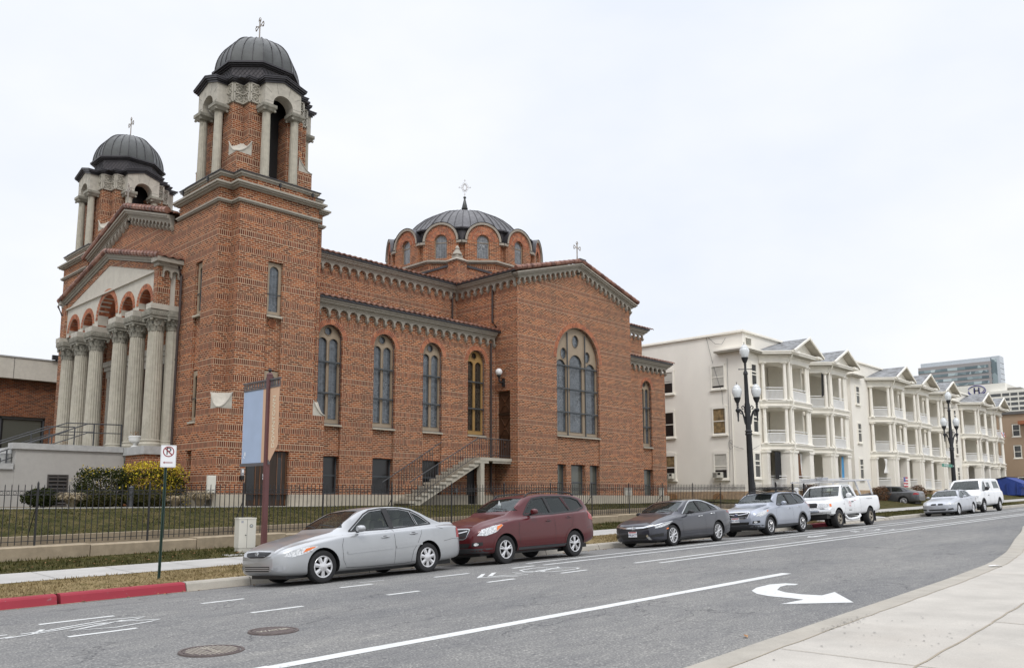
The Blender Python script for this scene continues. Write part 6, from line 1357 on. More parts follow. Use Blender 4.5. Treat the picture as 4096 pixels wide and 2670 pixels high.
    m.m('white_paint'); m.ext([(ax,24.72,zr-.1),(ax-2.35,24.72,ze-.1),(ax+2.1,24.72,ze-.1)], (0,.1,0))
    m.box(ax-2.5,ax-1.5,yf+.02,24.74,ze-.14,ze+.04); m.box(ax+1.3,ax+2.25,yf+.02,24.74,ze-.14,ze+.04)
    m.build('roof', bay)
    m = MB().m('white_paint'); x, y = P1[0]+.02, P1[1]-.10
    m.tube([(x-.1,y-.3,FE+.05+zo),(x-.1,y-.25,FE-.15+zo),(x+.05,y+.03,FE-.45+zo),(x+.05,y+.03,F3+.3+zo),(x+.12,y-.12,F3+.05+zo),(x+.1,y-.12,F3-.35+zo),(x+.05,y+.02,F3-.6+zo),(x+.05,y+.03,F2+.3+zo),(x+.12,y-.12,F2+.05+zo),(x+.1,y-.12,F2-.35+zo),(x+.05,y-.01,F2-.6+zo),(x+.05,y-.01,F1+zo)], .045, 6); m.build('downpipe', bay)
b1 = building(49.8, 65.6, (55.5,62.1), 'nearest white apartment block with a blank side wall facing the church', 0, first=True)
b2 = building(67.6, 91.4, (74.77,81.19,87.87), 'middle white apartment block with three gabled porch stacks', .2)
b3 = building(93.6, 110.2, (100.22,106.54), 'farthest white apartment block, next to the tan brick building', .2)
for i, (u0,u1) in enumerate(((27.62,28.58),(31.62,32.5))):
    for j, (z0, z1) in enumerate(((9.15,10.68),(6.08,7.82),(3.12,4.78))):
        sh = {(0,0):'curtain',(0,1):'cloth_gold',(0,2):'curtain',(1,0):'curtain',(1,2):'cloth_gold'}.get((i,j))
        w_ = sash(b1, 'X', 49.8, u0, u1, z0, z1, 'dark_glass', sh, blind={0:.12,1:.05,2:.35}[j] if i == 0 else .55)
        a = MB().m('white_brick'); a.ext([(49.78,y,z) for y, z in [(u0-.12,z1+.08),(u1+.12,z1+.08),(u1+.05,z1+.17),((u0+u1)/2,z1+.24),(u0-.05,z1+.17)]], (-.05,0,0)); a.build('arch', w_)
m = MB()
for (y0, y1) in ((27.99,28.74),(31.5,32.3)): m.m('board_wood'); m.box(49.72,49.765,y0,y1,1.2,2.02); m.ext([(49.72,y,z) for y, z in [(y0,2.021),(y1,2.021),((y0+y1)/2+.2,2.14),((y0+y1)/2,2.17),((y0+y1)/2-.2,2.14)]], (.045,0,0))
m.build('boarded_opening', b1)
m = MB().m('carved'); m.box(50.25,50.85,26.13,26.19,12.0,12.4); m.m('white_paint'); m.box(50.2,50.9,26.1,26.19,12.401,12.45); m.build('vent', b1)
m = MB().m('trim_grey')
for pts in (((49.75,28.9,12.89),(49.74,28.6,11.6),(49.74,28.45,10.96),(49.74,28.0,9.4),(49.74,27.81,8.89),(49.73,27.7,6.6)),((49.74,27.35,11.13),(49.74,27.36,5.54),(49.74,27.47,2.88)),((49.74,27.36,5.5),(49.72,27.0,5.2),(49.72,26.5,5.05),(50.2,26.1,4.95),(51.3,26.05,5.3)),((49.73,28.7,12.7),(49.72,28.2,12.2),(49.72,27.7,12.1),(49.72,27.4,12.5))): m.tube(pts, .012, 4)
m.tube([(49.72,27.3+.16*cos(a),5.35+.3*sin(a)) for a in [2*pi*i/14 for i in range(14)]], .01, 4, closed=True); m.m('white_paint'); m.tube([(49.72,27.12,8.7),(49.72,27.12,2.5)], .035, 6); m.build('cable', b1)
m = MB().m('terracotta'); m.box(59.4,60.4,27.5,28.4,12.9,13.5); m.build('chimney', b1)
def ac(y, z, label):
    t = thing('air_conditioner', (49.75,y,z), label, 'air conditioner', 'window air conditioners')
    m = MB().m('cabinet'); m.box(49.42,49.75,y-.32,y+.32,z,z+.38); m.build('case', t); m = MB().m('sign_black')
    for k in range(6): m.box(49.414,49.419,y-.02,y+.28,z+.05+k*.05,z+.075+k*.05)
    m.box(49.414,49.419,y-.28,y-.08,z+.2,z+.34); m.build('grille', t)
ac(28.25,3.17,'white air conditioner in the lowest window left of the street lamp'); ac(32.0,3.17,'white air conditioner in the lowest window beside the church')
# things hanging on the porches
def drape(name, x0, x1, y, z0, z1, mt, label, cat, tie=False, n=14, skew=0):
    m = MB().m(mt); rows = []
    for j in range(9):
        t = j/8; row = []
        for i in range(n+1):
            u = i/n; w = 1-(.75*sin(pi*min(1,t*1.15)) if tie else 0); xx = lerp(x0,x1,.5+(u-.5)*w)+skew*t; row.append((xx, y+.035*sin(u*19+t*1.5), lerp(z1,z0,t)))
        rows.append(row)
    m.grid(rows, True); solo(m, name, label, cat, loc=((x0+x1)/2,y,z0))
drape('curtain', 59.4,60.7, 25.1, 9.2,10.95,'cloth_black','black cloth hung in the top porch of the second stack','curtain')
drape('curtain', 54.75,56.0, 25.3, 3.3,4.9,'cloth_white','white cloth hanging in the ground-floor porch of the first stack','curtain')
drape('blind', 52.1,52.95, 25.4, 3.1,4.9,'cloth_black','black screen in the ground-floor side opening of the first stack','screen') 
drape('blind', 54.2,54.9, 24.98, 3.2,4.85,'brown_wood','torn brown blind beside the white cloth on the ground floor','blind', skew=.25)
drape('curtain', 61.9,62.25, 24.95, 3.1,4.9,'cloth_blue','blue curtain hanging in a ground-floor porch of the second stack','curtain', n=8)
drape('curtain', 71.5,72.4, 25.3, 3.9,5.1,'cloth_white','knotted white curtain on the ground floor of the middle block','curtain', tie=True)
drape('curtain', 79.8,80.15, 25.0, 3.4,5.1,'cloth_red','red curtain on a ground-floor porch of the middle block','curtain', n=6)
drape('blind', 97.6,99.2, 24.95, 7.5,8.0,'brown_wood','rolled brown bamboo blind on the second floor of the farthest block','blind')
m = MB(); 
for k in range(7): m.m('flag_red' if k % 2 == 0 else 'cloth_white'); m.box(73.5+.0,74.5,24.50,24.52,2.75+k*.12,2.869+k*.12)
m.m('flag_blue'); m.box(73.5,73.9,24.49,24.499,3.2,3.59); solo(m, 'flag', 'striped flag with a blue canton hung on the ground-floor railing of the middle block', 'flag')
m = MB()
for k in range(5): m.m(('flag_red','cloth_white','flag_blue','cloth_white','flag_red')[k]); m.grid([[(105.2+.28*k+.06*j, 24.35+.05*sin(k+j*2), 9.15-.16*j) for j in range(4)],[(105.2+.28*(k+1)+.06*j, 24.35+.05*sin(k+1+j*2), 9.15-.16*j) for j in range(4)]], True)
solo(m, 'flag', 'striped red, white and blue flag on the farthest block, at third-floor level', 'flag')
# bare russet bushes by the porches
GB2 = 'bare russet bushes in front of the apartments'
for (x, y, r, h, sd, lb) in ((53.0,23.4,.7,.75,31,'thin russet bush at the corner of the nearest apartment block, by the gate'),(64.8,23.3,1.6,.62,32,'wide russet bush behind the pickup truck'),(68.4,23.4,1.3,.55,35,'russet bush between the two wide ones, behind the dark sedan'),(72.6,23.2,1.7,.62,33,'wide russet bush right behind the dark sedan roof'),(101.5,23,.9,.7,34,'small dark bush near the corner of the farthest block')):
    shrub('bush', lb, 'bush', x, y, base(x)+.35, (r,.6,h), [('russet',1500,.045,0,1),('twig',900,.05,0,.95)], GB2, 16, seed=sd)
m = MB().m('green_grass'); m.grid([[(x,y,z) for x in (40.5,45,49.9)] for y, z in ((22.3,1.30),(24,1.5),(26.15,1.56),(40,1.57))][::-1], False); struct(m, 'lawn')
m = MB().m('old_concrete'); strip(m, fr(63.6,68.6,5), [(16.36,zs(.02)),(18.19,zs(.12))]); strip(m, fr(63.6,68.6,5), [(19.91,zs(.17)),(24,lambda X: 1.30),(34,lambda X: 1.34)]); struct(m, 'driveway')
# ---------------------------------------------------------------- buildings behind
t = thing('brick_building', (115,20,2), 'tan brick building at the right edge, beyond the white apartments', 'building')
m = MB().m('tan_brick'); wall(m, 'X', 115.0, rect(8,30.5,1.5,11.9), [rect(24.6,25.5,9.15,10.75), rect(24.6,25.5,6.55,8.2), rect(21,25.3,2.9,4.4)], .3); m.box(115.301,132,8,30.5,1.5,11.9); m.m('dark_trim'); m.box(114.8,132,7.8,30.7,11.9,12.25); m.m('terracotta'); m.box(114.0,115,20,24.6,10.6,11.0); m.build('wall', t)
for u0,u1,z0,z1 in ((24.6,25.5,9.15,10.75),(24.6,25.5,6.55,8.2),(21,25.3,2.9,4.4)): sash(t, 'X', 115.12, u0+.08, u1-.08, z0+.1, z1-.1)
t = thing('dumpster', (99,22.6,2.1), 'blue metal dumpster past the last apartment block', 'dumpster')
m = MB().m('bin_blue'); m.ext([(97.2,y,z) for y, z in ((21.2,2.12),(24.0,2.12),(24.2,3.55),(22.4,3.95),(21.0,3.3))], (4.5,0,0)); m.box(97.1,101.8,20.9,21.15,2.9,3.05); m.build('body', t); m = MB().m('iron'); m.ext([(97.1,y,z) for y, z in ((24.22,3.56),(22.4,3.97),(22.4,4.02),(24.26,3.61))], (4.7,0,0)); m.build('lid', t)
for k in range(3): m = MB().m('bin_blue'); m.box(97.05,97.15,21.4+k*.9,21.5+k*.9,2.2,3.3); m.build('rib', t)
# hotel
t = thing('hotel', (226,55,5), 'white hotel with a round H emblem, beyond the apartments', 'hotel')
m = MB().m('hotel_white'); m.box(226.1,240,50.8,66,5,29.4); m.box(240,262,20,52,5,28.6) if False else None; m.build('wall', t)
m = MB().m('hotel_white')
H0 = 225.0
m.box(H0,240,40,54.2,5,27.4)
for r_ in range(6):
    z = 26.4-1.16*r_
    for y in (53.7,52.34,50.55,48.83,47.1,45.4):
        m.m('porch_dark'); m.box(H0-.02,H0-.01,y-.76,y+.76,z-.36,z+.36); m.m('win_glass'); m.box(H0-.04,H0-.021,y-.66,y+.66,z-.27,z+.27)
m.m('porch_dark'); m.box(228,236,48,51,27.41,28.3); m.build('balcony_wing', t)
m = MB().m('logo_blue'); EY, EZ = 57.0, 28.0
def ell(a, b, n=40, k0=0, k1=1): return [(226.02, EY+a*cos(2*pi*(k0+(k1-k0)*i/n)), EZ+b*sin(2*pi*(k0+(k1-k0)*i/n))) for i in range(n+(0 if k1-k0 == 1 else 1))]
m.tube(ell(1.95,1.25,40,.06,.96), .10, 5); m.tube(ell(1.75,1.1,40,.55,1.02), .07, 5); m.tube([(226.02,EY-1.7,EZ+.2),(226.02,EY-1.2,EZ-.5),(226.02,EY+.2,EZ-1.05)], .07, 5)
m.text('H', 2.1, (226.0,EY,EZ), (0,-1,0), (0,0,1), .06); m.text('H', 2.1, (226.0,EY-.07,EZ), (0,-1,0), (0,0,1), .06); m.build('emblem', t)
m = MB().m('hotel_white'); m.box(232,240,40,47.5,27.41,29.4); m.build('stair_block', t)
# office tower
t = thing('office_tower', (337,90,5), 'grey and glass banded office tower behind the hotel', 'office tower')
m = MB().m('office_band'); m.box(337.2,343,79.8,104.6,5,51.4); tw_ = m.build('wall', t)
m = MB().m('band_glass')
for k in range(10): z = 49.65-1.96*k; m.box(337.1,337.19,80.6,104.6,z-.5,z+.5); m.box(337.3,341,79.70,79.79,z-.5,z+.5)
m.build('window_band', t)
m = MB().m('office_metal'); m.box(337.8,342.6,79.9,103.8,51.41,53.0); m.box(338.0,343.5,77.0,79.7,5,53.1); m.m('band_glass'); m.box(337.9,337.99,78.0,79.6,5,52.2); m.m('office_band')
for k in range(8): m.box(338.2,343.4,76.92,76.99,50.5-1.96*k,50.62-1.96*k)
m.build('penthouse', t)
# ================================================================ vehicles
def itp(L, x):
    if x <= L[0][0]: return L[0][1]
    for (a, u), (b, v) in zip(L, L[1:]):
        if x <= b: return u+(v-u)*(x-a)/(b-a) if b > a else v
    return L[-1][1]
def its(L, x, h=.05): return (itp(L,x-h)+itp(L,x-h/2)+2*itp(L,x)+itp(L,x+h/2)+itp(L,x+h))/6
def catmull(P_, sub=3):
    out = []; n = len(P_)
    for i in range(n-1):
        p0, p1, p2, p3 = P_[max(0,i-1)], P_[i], P_[i+1], P_[min(n-1,i+2)]
        for k in range(sub):
            t = k/sub; out.append(tuple(.5*((2*b)+(-a+c)*t+(2*a-5*b+4*c-d)*t*t+(-a+3*b-3*c+d)*t**3) for a, b, c, d in zip(p0,p1,p2,p3)))
    out.append(P_[-1]); return out
class Car:
    def __init__(s, sp, label, paint, X, Yc, cat='car', name='car', rim='rim_silver', flip=False, zfun=None, tilt=True, group=None, seat='seat_grey', glass='car_glass', rearglass=None, trim='trim_black', rot=None):
        if 'roof' in sp and not sp.get('rx'): a, b = sp['roof'][0], sp['roof'][-1]; sp['roof'] = [(a[0]-.3,a[1]-.5)]+sp['roof']+[(b[0]+.3,b[1]-.5)]; sp['rx'] = 1
        s.sp = sp; s.paint = paint; s.L = sp['L']; s.W = sp['W']/2; s.gm = glass; s.rg = rearglass or glass; s.rim = rim; s.trim = trim
        zz = (zfun or zroad)(X, Yc); s.t = thing(name, (X,Yc,zz), label, cat, group, rot=rot or (math.atan(-.059) if tilt else 0, -.0175, 0))
        s.body(seat)
    def sec(s, x):
        sp, W = s.sp, s.W; w = W*its(sp['w'],x,.03); zb = its(sp['zb'],x,.03); zs_ = its(sp['zs'],x); zc = its(sp['zc'],x,.03); rf_ = max(zc, its(sp['roof'],x,.06)) if 'roof' in sp else zc
        wb = min(w*.93, W*its(sp['wb'],x)) ; wr = W*its(sp['wr'],x,.1); h = zs_-zb; G = rf_-zs_; cr = .02 if rf_ > zc+.05 else .012
        P_ = [(0,zb),(.55*w,zb),(.82*w,zb+.005),(.94*w,zb+.035),(.985*w,zb+.12*h+.02),(w,zb+.34*h),(w*1.0,zb+.62*h),(.985*w,zs_-.16*h),(.965*w,zs_-.05*h),(w*.925,zs_)]
        wb = min(wb, .905*w); wr = min(wr, wb*.97)
        P_ += [(wb,zs_+.02+.02*G),(lerp(wb,wr,.48),zs_+.5*G),(lerp(wb,wr,.90),zs_+.90*G),(wr*.90,rf_-cr*.9),(wr*.5,rf_-cr*.15),(0,rf_)]
        return catmull(P_, 2)
    def loft(s):
        L = s.L; xs = sorted(set([0,.012,.03,.06,.1,.15,.2]+[round(.26+.075*i,3) for i in range(int((L-.5)/.075))]+[L-.2,L-.15,L-.1,L-.06,L-.03,L-.012,L]))
        rows = []
        for x in xs:
            h = s.sec(x); full = [(x,-y,z) for y, z in h]+[(x,y,z) for y, z in h[1:-1][::-1]]; rows.append(full)
        n = len(rows[0]); V = [p for r in rows for p in r]; F = []
        for j in range(len(rows)-1):
            for i in range(n): k = (i+1) % n; F.append((j*n+i,(j+1)*n+i,(j+1)*n+k,j*n+k))
        V += [(xs[0], 0, sum(p[2] for p in rows[0])/n), (xs[-1], 0, sum(p[2] for p in rows[-1])/n)]; a, b = len(V)-2, len(V)-1; o = (len(rows)-1)*n
        for i in range(n): k = (i+1) % n; F.append((a,i,k)); F.append((b,o+k,o+i))
        return V, F
    def mk(s, name, V, F, mats, mi=None, smooth=True):
        me = bpy.data.meshes.new(name); me.from_pydata(V, [], F); [me.materials.append(MAT[m]) for m in mats]
        if mi is not None: me.polygons.foreach_set('material_index', [mi]*len(F) if isinstance(mi, int) else mi)
        me.polygons.foreach_set('use_smooth', [smooth]*len(F)); me.update()
        bm = bmesh.new(); bm.from_mesh(me); bmesh.ops.recalc_face_normals(bm, faces=bm.faces); bm.to_mesh(me); bm.free()
        o = bpy.data.objects.new(name, me); COL.objects.link(o); return o
    def cut(s, o, V, F, mats, mi=1):
        c = s.mk('cut', V, F, mats, mi, False); m = o.modifiers.new('b', 'BOOLEAN'); m.operation = 'DIFFERENCE'; m.object = c; m.solver = 'EXACT'; m.use_hole_tolerant = True
        dg = bpy.context.evaluated_depsgraph_get(); dg.update(); me = bpy.data.meshes.new_from_object(o.evaluated_get(dg)); old = o.data; o.modifiers.remove(m); o.data = me; bpy.data.meshes.remove(old); bpy.data.objects.remove(c)
    @staticmethod
    def prism(poly, ax, a, b):     # poly (u,v): ax 'y' -> (x,z) side polygon; ax 'x' -> (y,z)
        n = len(poly); f = (lambda u, v, d: (u,d,v)) if ax == 'y' else (lambda u, v, d: (d,u,v))
        V = [f(u,v,a) for u, v in poly]+[f(u,v,b) for u, v in poly]; F = [tuple(range(n)), tuple(range(2*n-1,n-1,-1))]+[(i,(i+1)%n,n+(i+1)%n,n+i) for i in range(n)]; return V, F
    def body(s, seat):
        sp = s.sp; V, F = s.loft(); s.bvh = BVHTree.FromPolygons([Vector(v) for v in V], F); mats = [s.paint, 'trim_black', 'seat_dark']
        o = s.mk('body', V, F, mats, 0)
        s.wx = (sp['fo'], sp['fo']+sp['wb_']); r = sp['R']+sp.get('gap',.055); CV = []; CF = []
        for wx in s.wx:
            for sy in (-1,1):
                n = 28; b = len(CV); c = [(wx+r*cos(2*pi*i/n), sp['R']+.005+r*sin(2*pi*i/n)) for i in range(n)]; v, f = s.prism(c, 'y', sy*(s.W+.15), sy*(s.W-.30)); CV += v; CF += [tuple(i+b for i in q) for q in f]
        s.cut(o, CV, CF, mats)
        if 'roof' in sp:
            # cabin cavity
            x0, x1 = sp['cav']; rows = []; xs = [lerp(x0,x1,i/16) for i in range(17)]
            for x in xs:
                rf_ = its(sp['roof'],x,.06)-.055; zs_ = its(sp['zs'],x)-.30; wb = s.W*its(sp['wb'],x)-.075; wr = s.W*its(sp['wr'],x,.1)-.07; rf_ = max(rf_, zs_+.06)
                rows.append([(x,-wb,zs_),(x,-wb,zs_+.33),(x,-wr,rf_-.03),(x,-wr*.8,rf_),(x,wr*.8,rf_),(x,wr,rf_-.03),(x,wb,zs_+.33),(x,wb,zs_)])
            CV = [p for r_ in rows for p in r_]; n = 8; CF = [(j*n+i,(j+1)*n+i,(j+1)*n+(i+1)%n,j*n+(i+1)%n) for j in range(16) for i in range(n)]+[tuple(range(n)), tuple(16*n+i for i in range(n))]
            s.cut(o, CV, CF, mats, 2)
            CV = []; CF = []
            for poly in sp['win']: b = len(CV); v, f = s.prism(poly, 'y', -s.W-.2, s.W+.2); CV += v; CF += [tuple(i+b for i in q) for q in f]
            if CV: s.cut(o, CV, CF, mats)
            for key, xa, xb in (('ws', sp['cav'][0]-.6, sp['xh']),('rw', sp.get('xr', s.L), s.L+.2)):
                if sp.get(key): v, f = s.prism(sp[key]+[(-u,w) for u, w in sp[key][::-1]], 'x', xa, xb); s.cut(o, v, f, mats)
        try: o.data.set_sharp_from_angle(angle=R(32))
        except Exception: pass
        o.parent = s.t; s.bo = o
        if 'roof' in sp:
            for i, poly in enumerate(sp['win']):
                for sy in (-1,1): s.patch('side_window', poly, 'L' if sy < 0 else 'R', (s.gm if i == 0 else s.rg), -.012)
            if sp.get('ws'): s.patch('windscreen', sp['ws']+[(-u,w) for u, w in sp['ws'][::-1]], 'F', s.gm, -.010, x0=sp['cav'][0]-.6)
            if sp.get('rw'): s.patch('rear_window', sp['rw']+[(-u,w) for u, w in sp['rw'][::-1]], 'B', s.rg, -.010)
            zf = sp['seatz']
            for sx in sp['seats']:
                for y in (-.36,.36):
                    m = MB().m(seat); g = [[(sx+dx-.0,y-w,zf+z),(sx+dx-.03,y,zf+z),(sx+dx,y+w,zf+z)] for dx, w, z in ((0,.24,0),(.10,.25,.30),(.17,.22,.52),(.22,.20,.58),(.30,.19,.56),(.30,.22,.3),(.28,.24,0))]; m.grid(g, True); m.lathe([(.0,-.08),(.10,-.07),(.12,0),(.09,.08),(0,.09)], (sx+.24,y,zf+.68), 10); m.build('seat', s.t, local=True)
            m = MB().m('seat_dark'); dx = sp['cav'][0]+.38; m.box(dx-.25,dx+.22,-.62,.62,zf-.1,zf+.34); m.build('dashboard', s.t, local=True)
            m = MB().m('seat_dark'); m.tube([(dx+.36+.09*sin(t)*.5,-.36+.17*cos(t),zf+.38+.17*sin(t)) for t in [2*pi*i/16 for i in range(16)]], .014, 5, closed=True); m.build('steering_wheel', s.t, local=True)
    def proj(s, u, v, side, off=.0, x0=None):
        if side in 'LR': sg = -1 if side == 'L' else 1; o = Vector((u, sg*3, v)); d = Vector((0,-sg,0))
        elif side == 'F': o = Vector((-2 if x0 is None else x0, u, v)); d = Vector((1,0,0))
        elif side == 'T': o = Vector((u, v, 3)); d = Vector((0,0,-1))
        else: o = Vector((s.L+2, u, v)); d = Vector((-1,0,0))
        h = s.bvh.ray_cast(o, d)
        if h[0] is None: return None
        n = h[1]; n = n if n.dot(d) < 0 else -n; return h[0]+n*off
    def patch(s, name, poly, side, mt, off=.004, parent=None, step=.055, x0=None, label=None, thick=True, mb=None):
        from mathutils.geometry import intersect_point_line
        dense = []; n = len(poly)
        for i in range(n):
            a, b = Vector(poly[i]), Vector(poly[(i+1)%n]); k = max(1, int((b-a).length/step)); dense += [a.lerp(b,j/k) for j in range(k)]
        us = [p.x for p in dense]; vs_ = [p.y for p in dense]; inner = []
        def inside(x, y):
            c = False; m = len(dense)
            for i in range(m):
                a, b = dense[i], dense[(i+1)%m]
                if (a.y > y) != (b.y > y) and x < (b.x-a.x)*(y-a.y)/(b.y-a.y)+a.x: c = not c
            return c
        x = min(us)+step/2
        while x < max(us):
            y = min(vs_)+step/2
            while y < max(vs_):
                if inside(x,y) and min((p.x-x)**2+(p.y-y)**2 for p in dense) > (step*.4)**2: inner.append(Vector((x,y)))
                y += step
            x += step
        m = len(dense); res = delaunay_2d_cdt(dense+inner, [(i,(i+1)%m) for i in range(m)], [tuple(range(m))], 1, 1e-6)
        pts = []; last = None
        for p in res[0]:
            q = s.proj(p.x, p.y, side, off, x0)
            if q is None: q = last or Vector((0,0,0))
            last = q; pts.append(q)
        F = []; ref = {'L':Vector((0,-1,0)),'R':Vector((0,1,0)),'F':Vector((-1,0,0)),'B':Vector((1,0,0)),'T':Vector((0,0,1))}[side]
        for f in res[2]:
            a, b, c = pts[f[0]], pts[f[1]], pts[f[2]]; F.append(tuple(f) if (b-a).cross(c-a).dot(ref) > 0 else tuple(f)[::-1])
        M_ = mb or MB(); M_.m(mt); M_.add(pts, F, True)
        if mb is None: return M_.build(name, parent or s.t, label, local=True)
    def both(s, name, poly, mt, off=.004, **k):
        for sd in 'LR': s.patch(name, poly, sd, mt, off, **k)
    def seam(s, pts, side='L', w=.010, off=.0025, mb=None, mt='trim_black'):
        dense = []
        for a, b in zip(pts, pts[1:]):
            a, b = Vector(a), Vector(b); k = max(1, int((b-a).length/.06)); dense += [a.lerp(b,j/k) for j in range(k)]
        dense.append(Vector(pts[-1])); A_ = []; B_ = []
        for i, p in enumerate(dense):
            d = (dense[min(len(dense)-1,i+1)]-dense[max(0,i-1)]).normalized(); n = Vector((-d.y,d.x))*w/2; q = s.proj(p.x+n.x,p.y+n.y,side,off); r_ = s.proj(p.x-n.x,p.y-n.y,side,off)
            if q is not None and r_ is not None: A_.append(q); B_.append(r_)
        if len(A_) > 1: mb.m(mt); mb.grid([A_, B_] if side == 'L' else [B_, A_], True)
    def seams(s, lines, name='door_seam', mt='trim_black', w=.010, off=.0025):
        if name == 'door_seam': w *= .8
        for sd in 'LR':
            m = MB(); [s.seam(l, sd, w, off, m, mt) for l in lines]; m.build(name, s.t, local=True)
    def wheels(s, style, tw=.21, rr=.66, dish=.02):
        Rr = s.sp['R']
        for wx in s.wx:
            for sy in (-1,1):
                yo = sy*(s.W-s.sp.get('inset',.03)); c = (wx, yo, Rr)
                T = Matrix.Translation(c) @ Matrix.Rotation(R(90)*(1 if sy < 0 else -1),4,'X')     # local +z points outwards
                m = MB().m('tyre'); m.T = T; Ri = Rr*rr
                m.lathe([(Ri-.01,-tw),(Ri+.02,-tw),(Rr-.025,-tw+.01),(Rr-.004,-tw+.035),(Rr,-tw*.5),(Rr-.004,-.035),(Rr-.02,-.008),(Rr*.5+Ri*.5,.004),(Ri+.02,-.002),(Ri-.006,-.012),(Ri-.01,-.05)], (0,0,0), 40)
                for k in range(3): m.lathe([(Rr-.001,-tw*(.3+.2*k)-.004),(Rr-.0015,-tw*(.3+.2*k)+.004)], (0,0,0), 40)
                w_ = m.build('wheel', s.t, local=True)
                m = MB().m('trim_black'); m.T = T; m.lathe([(0,-tw*.55),(Ri-.01,-tw*.55),(Ri-.01,-.01)], (0,0,0), 30); m.m(s.rim); m.lathe([(Ri-.028,-.03),(Ri-.022,-.010),(Ri-.004,-.006),(Ri+.004,-.012)], (0,0,0), 40)
                def spoke(a, r0, r1, w0, w1, z0=-.015, z1=-.012, sw=0, th=.03):
                    ca, sa = cos(a), sin(a); ca2, sa2 = cos(a+sw), sin(a+sw)
                    q = [(r0*ca+sa*w0, r0*sa-ca*w0, z0),(r1*ca2+sa2*w1, r1*sa2-ca2*w1, z1),(r1*ca2-sa2*w1, r1*sa2+ca2*w1, z1),(r0*ca-sa*w0, r0*sa+ca*w0, z0)]; m.ext(q, (0,0,-th))
                    m.add([q[0],q[1],((r1)*ca2,(r1)*sa2,z1+.012),(r0*ca,r0*sa,z0+.012)],[(0,1,2,3)],True); m.add([q[3],((r0)*ca,r0*sa,z0+.012),(r1*ca2,r1*sa2,z1+.012),q[2]],[(0,1,2,3)],True)
                if style == 'hub7':
                    m.lathe([(0,.012),(.035,.012),(.05,.004),(Ri*.42,-.006),(Ri*.46,-.02)][::-1], (0,0,0), 24)
                    for k in range(7): spoke(2*pi*k/7+.2, Ri*.35, Ri-.02, .030, .044, -.012, -.02)
                elif style == 'star5':
                    m.lathe([(0,.008),(.03,.008),(Ri*.25,-.004),(Ri*.28,-.03)][::-1], (0,0,0), 20)
                    for k in range(5):
                        a = 2*pi*k/5+.3
                        for e_ in (-.17,.17): spoke(a, Ri*.2, Ri-.02, .022, .018, -.012, -.022, sw=e_)
                        spoke(a, Ri*.2, Ri*.55, .030, .022, -.012, -.02)
                elif style == 'swirl':
                    m.lathe([(0,.004),(.03,.004),(Ri*.22,-.006),(Ri*.25,-.03)][::-1], (0,0,0), 20)
                    for k in range(10): spoke(2*pi*k/10, Ri*.18, Ri-.02, .012, .028 if k % 2 else .017, -.014, -.018, sw=.34)
                elif style == 'dark':
                    m.m('rim_dark'); m.lathe([(0,.0),(Ri*.9,-.02)][::-1], (0,0,0), 20); m.m(s.rim)
                    for k in range(5):
                        a = 2*pi*k/5+.5; m.tube([(Ri*.35*cos(a-.2),Ri*.35*sin(a-.2),-.008),((Ri-.03)*cos(a-.33),(Ri-.03)*sin(a-.33),-.012),((Ri-.03)*cos(a+.33),(Ri-.03)*sin(a+.33),-.012),(Ri*.35*cos(a+.2),Ri*.35*sin(a+.2),-.008),(Ri*.3*cos(a),Ri*.3*sin(a),-.008)], .010, 4, closed=True)
                elif style == 'truck':
                    m.lathe([(0,.0),(.045,.0),(.055,-.03),(Ri*.5,-.045),(Ri*.55,-.06)][::-1], (0,0,0), 20)
                    for k in range(5):
                        a = 2*pi*k/5; spoke(a, Ri*.35, Ri-.02, .038, .034, -.045, -.02)
                else:
                    m.lathe([(0,.0),(.03,.0),(Ri*.25,-.01)][::-1], (0,0,0), 16)
                    for k in range(14): spoke(2*pi*k/14, Ri*.2, Ri-.02, .011, .010, -.014, -.018)
                m.build('rim', w_, local=True)
                # dark liner closing the wheel housing
                l = MB().m('trim_black'); yi = sy*(s.W-.33); l.box(wx-Rr-.03,wx+Rr+.03,min(yi,yi-sy*.02),max(yi,yi-sy*.02),.16,Rr*2+.0); l.build('wheel_liner', s.t, local=True)
        m = MB().m('trim_black'); m.box(.25,s.L-.3,-s.W*.72,s.W*.72,its(s.sp['zb'],s.L/2)-.05,its(s.sp['zb'],s.L/2)+.05)
        for wx in s.wx: m.cyl((wx,-s.W+.2,Rr),(wx,s.W-.2,Rr),.04,n=8)
        m.build('underbody', s.t, local=True)
    def mirror(s, x, z, mt=None, size=(.10,.20,.13), out=.0):
        for sy in (-1,1):
            m = MB().m(mt or s.paint); y = sy*(s.W*.93+size[1]/2+.035+out); sx_, sy_, sz = size
            rows = []
            for i, (f, g) in enumerate(((0,.55),(.15,.85),(.5,1),(.85,.97),(1,.90))):
                rows.append([(x-sx_*(1-f)*1.0, y+sy_*.5*g*cos(t)*(1 if abs(cos(t))<.8 else .97), z+sz*.5*g*sin(t)) for t in [2*pi*k/14 for k in range(14)]])
            m.grid(rows, True, closeu=True); m.add(rows[0], [tuple(range(14))], True); m.m('trim_black'); m.add([(p[0]+.002,p[1],p[2]) for p in rows[-1]], [tuple(range(14))[::-1]], False)
            yy = sy*s.W*.90; m.bar((x-.03,yy,z-sz*.45),(x-.04,y-sy*sy_*.3,z-sz*.25),.06,.04); m.build('mirror', s.t, local=True)
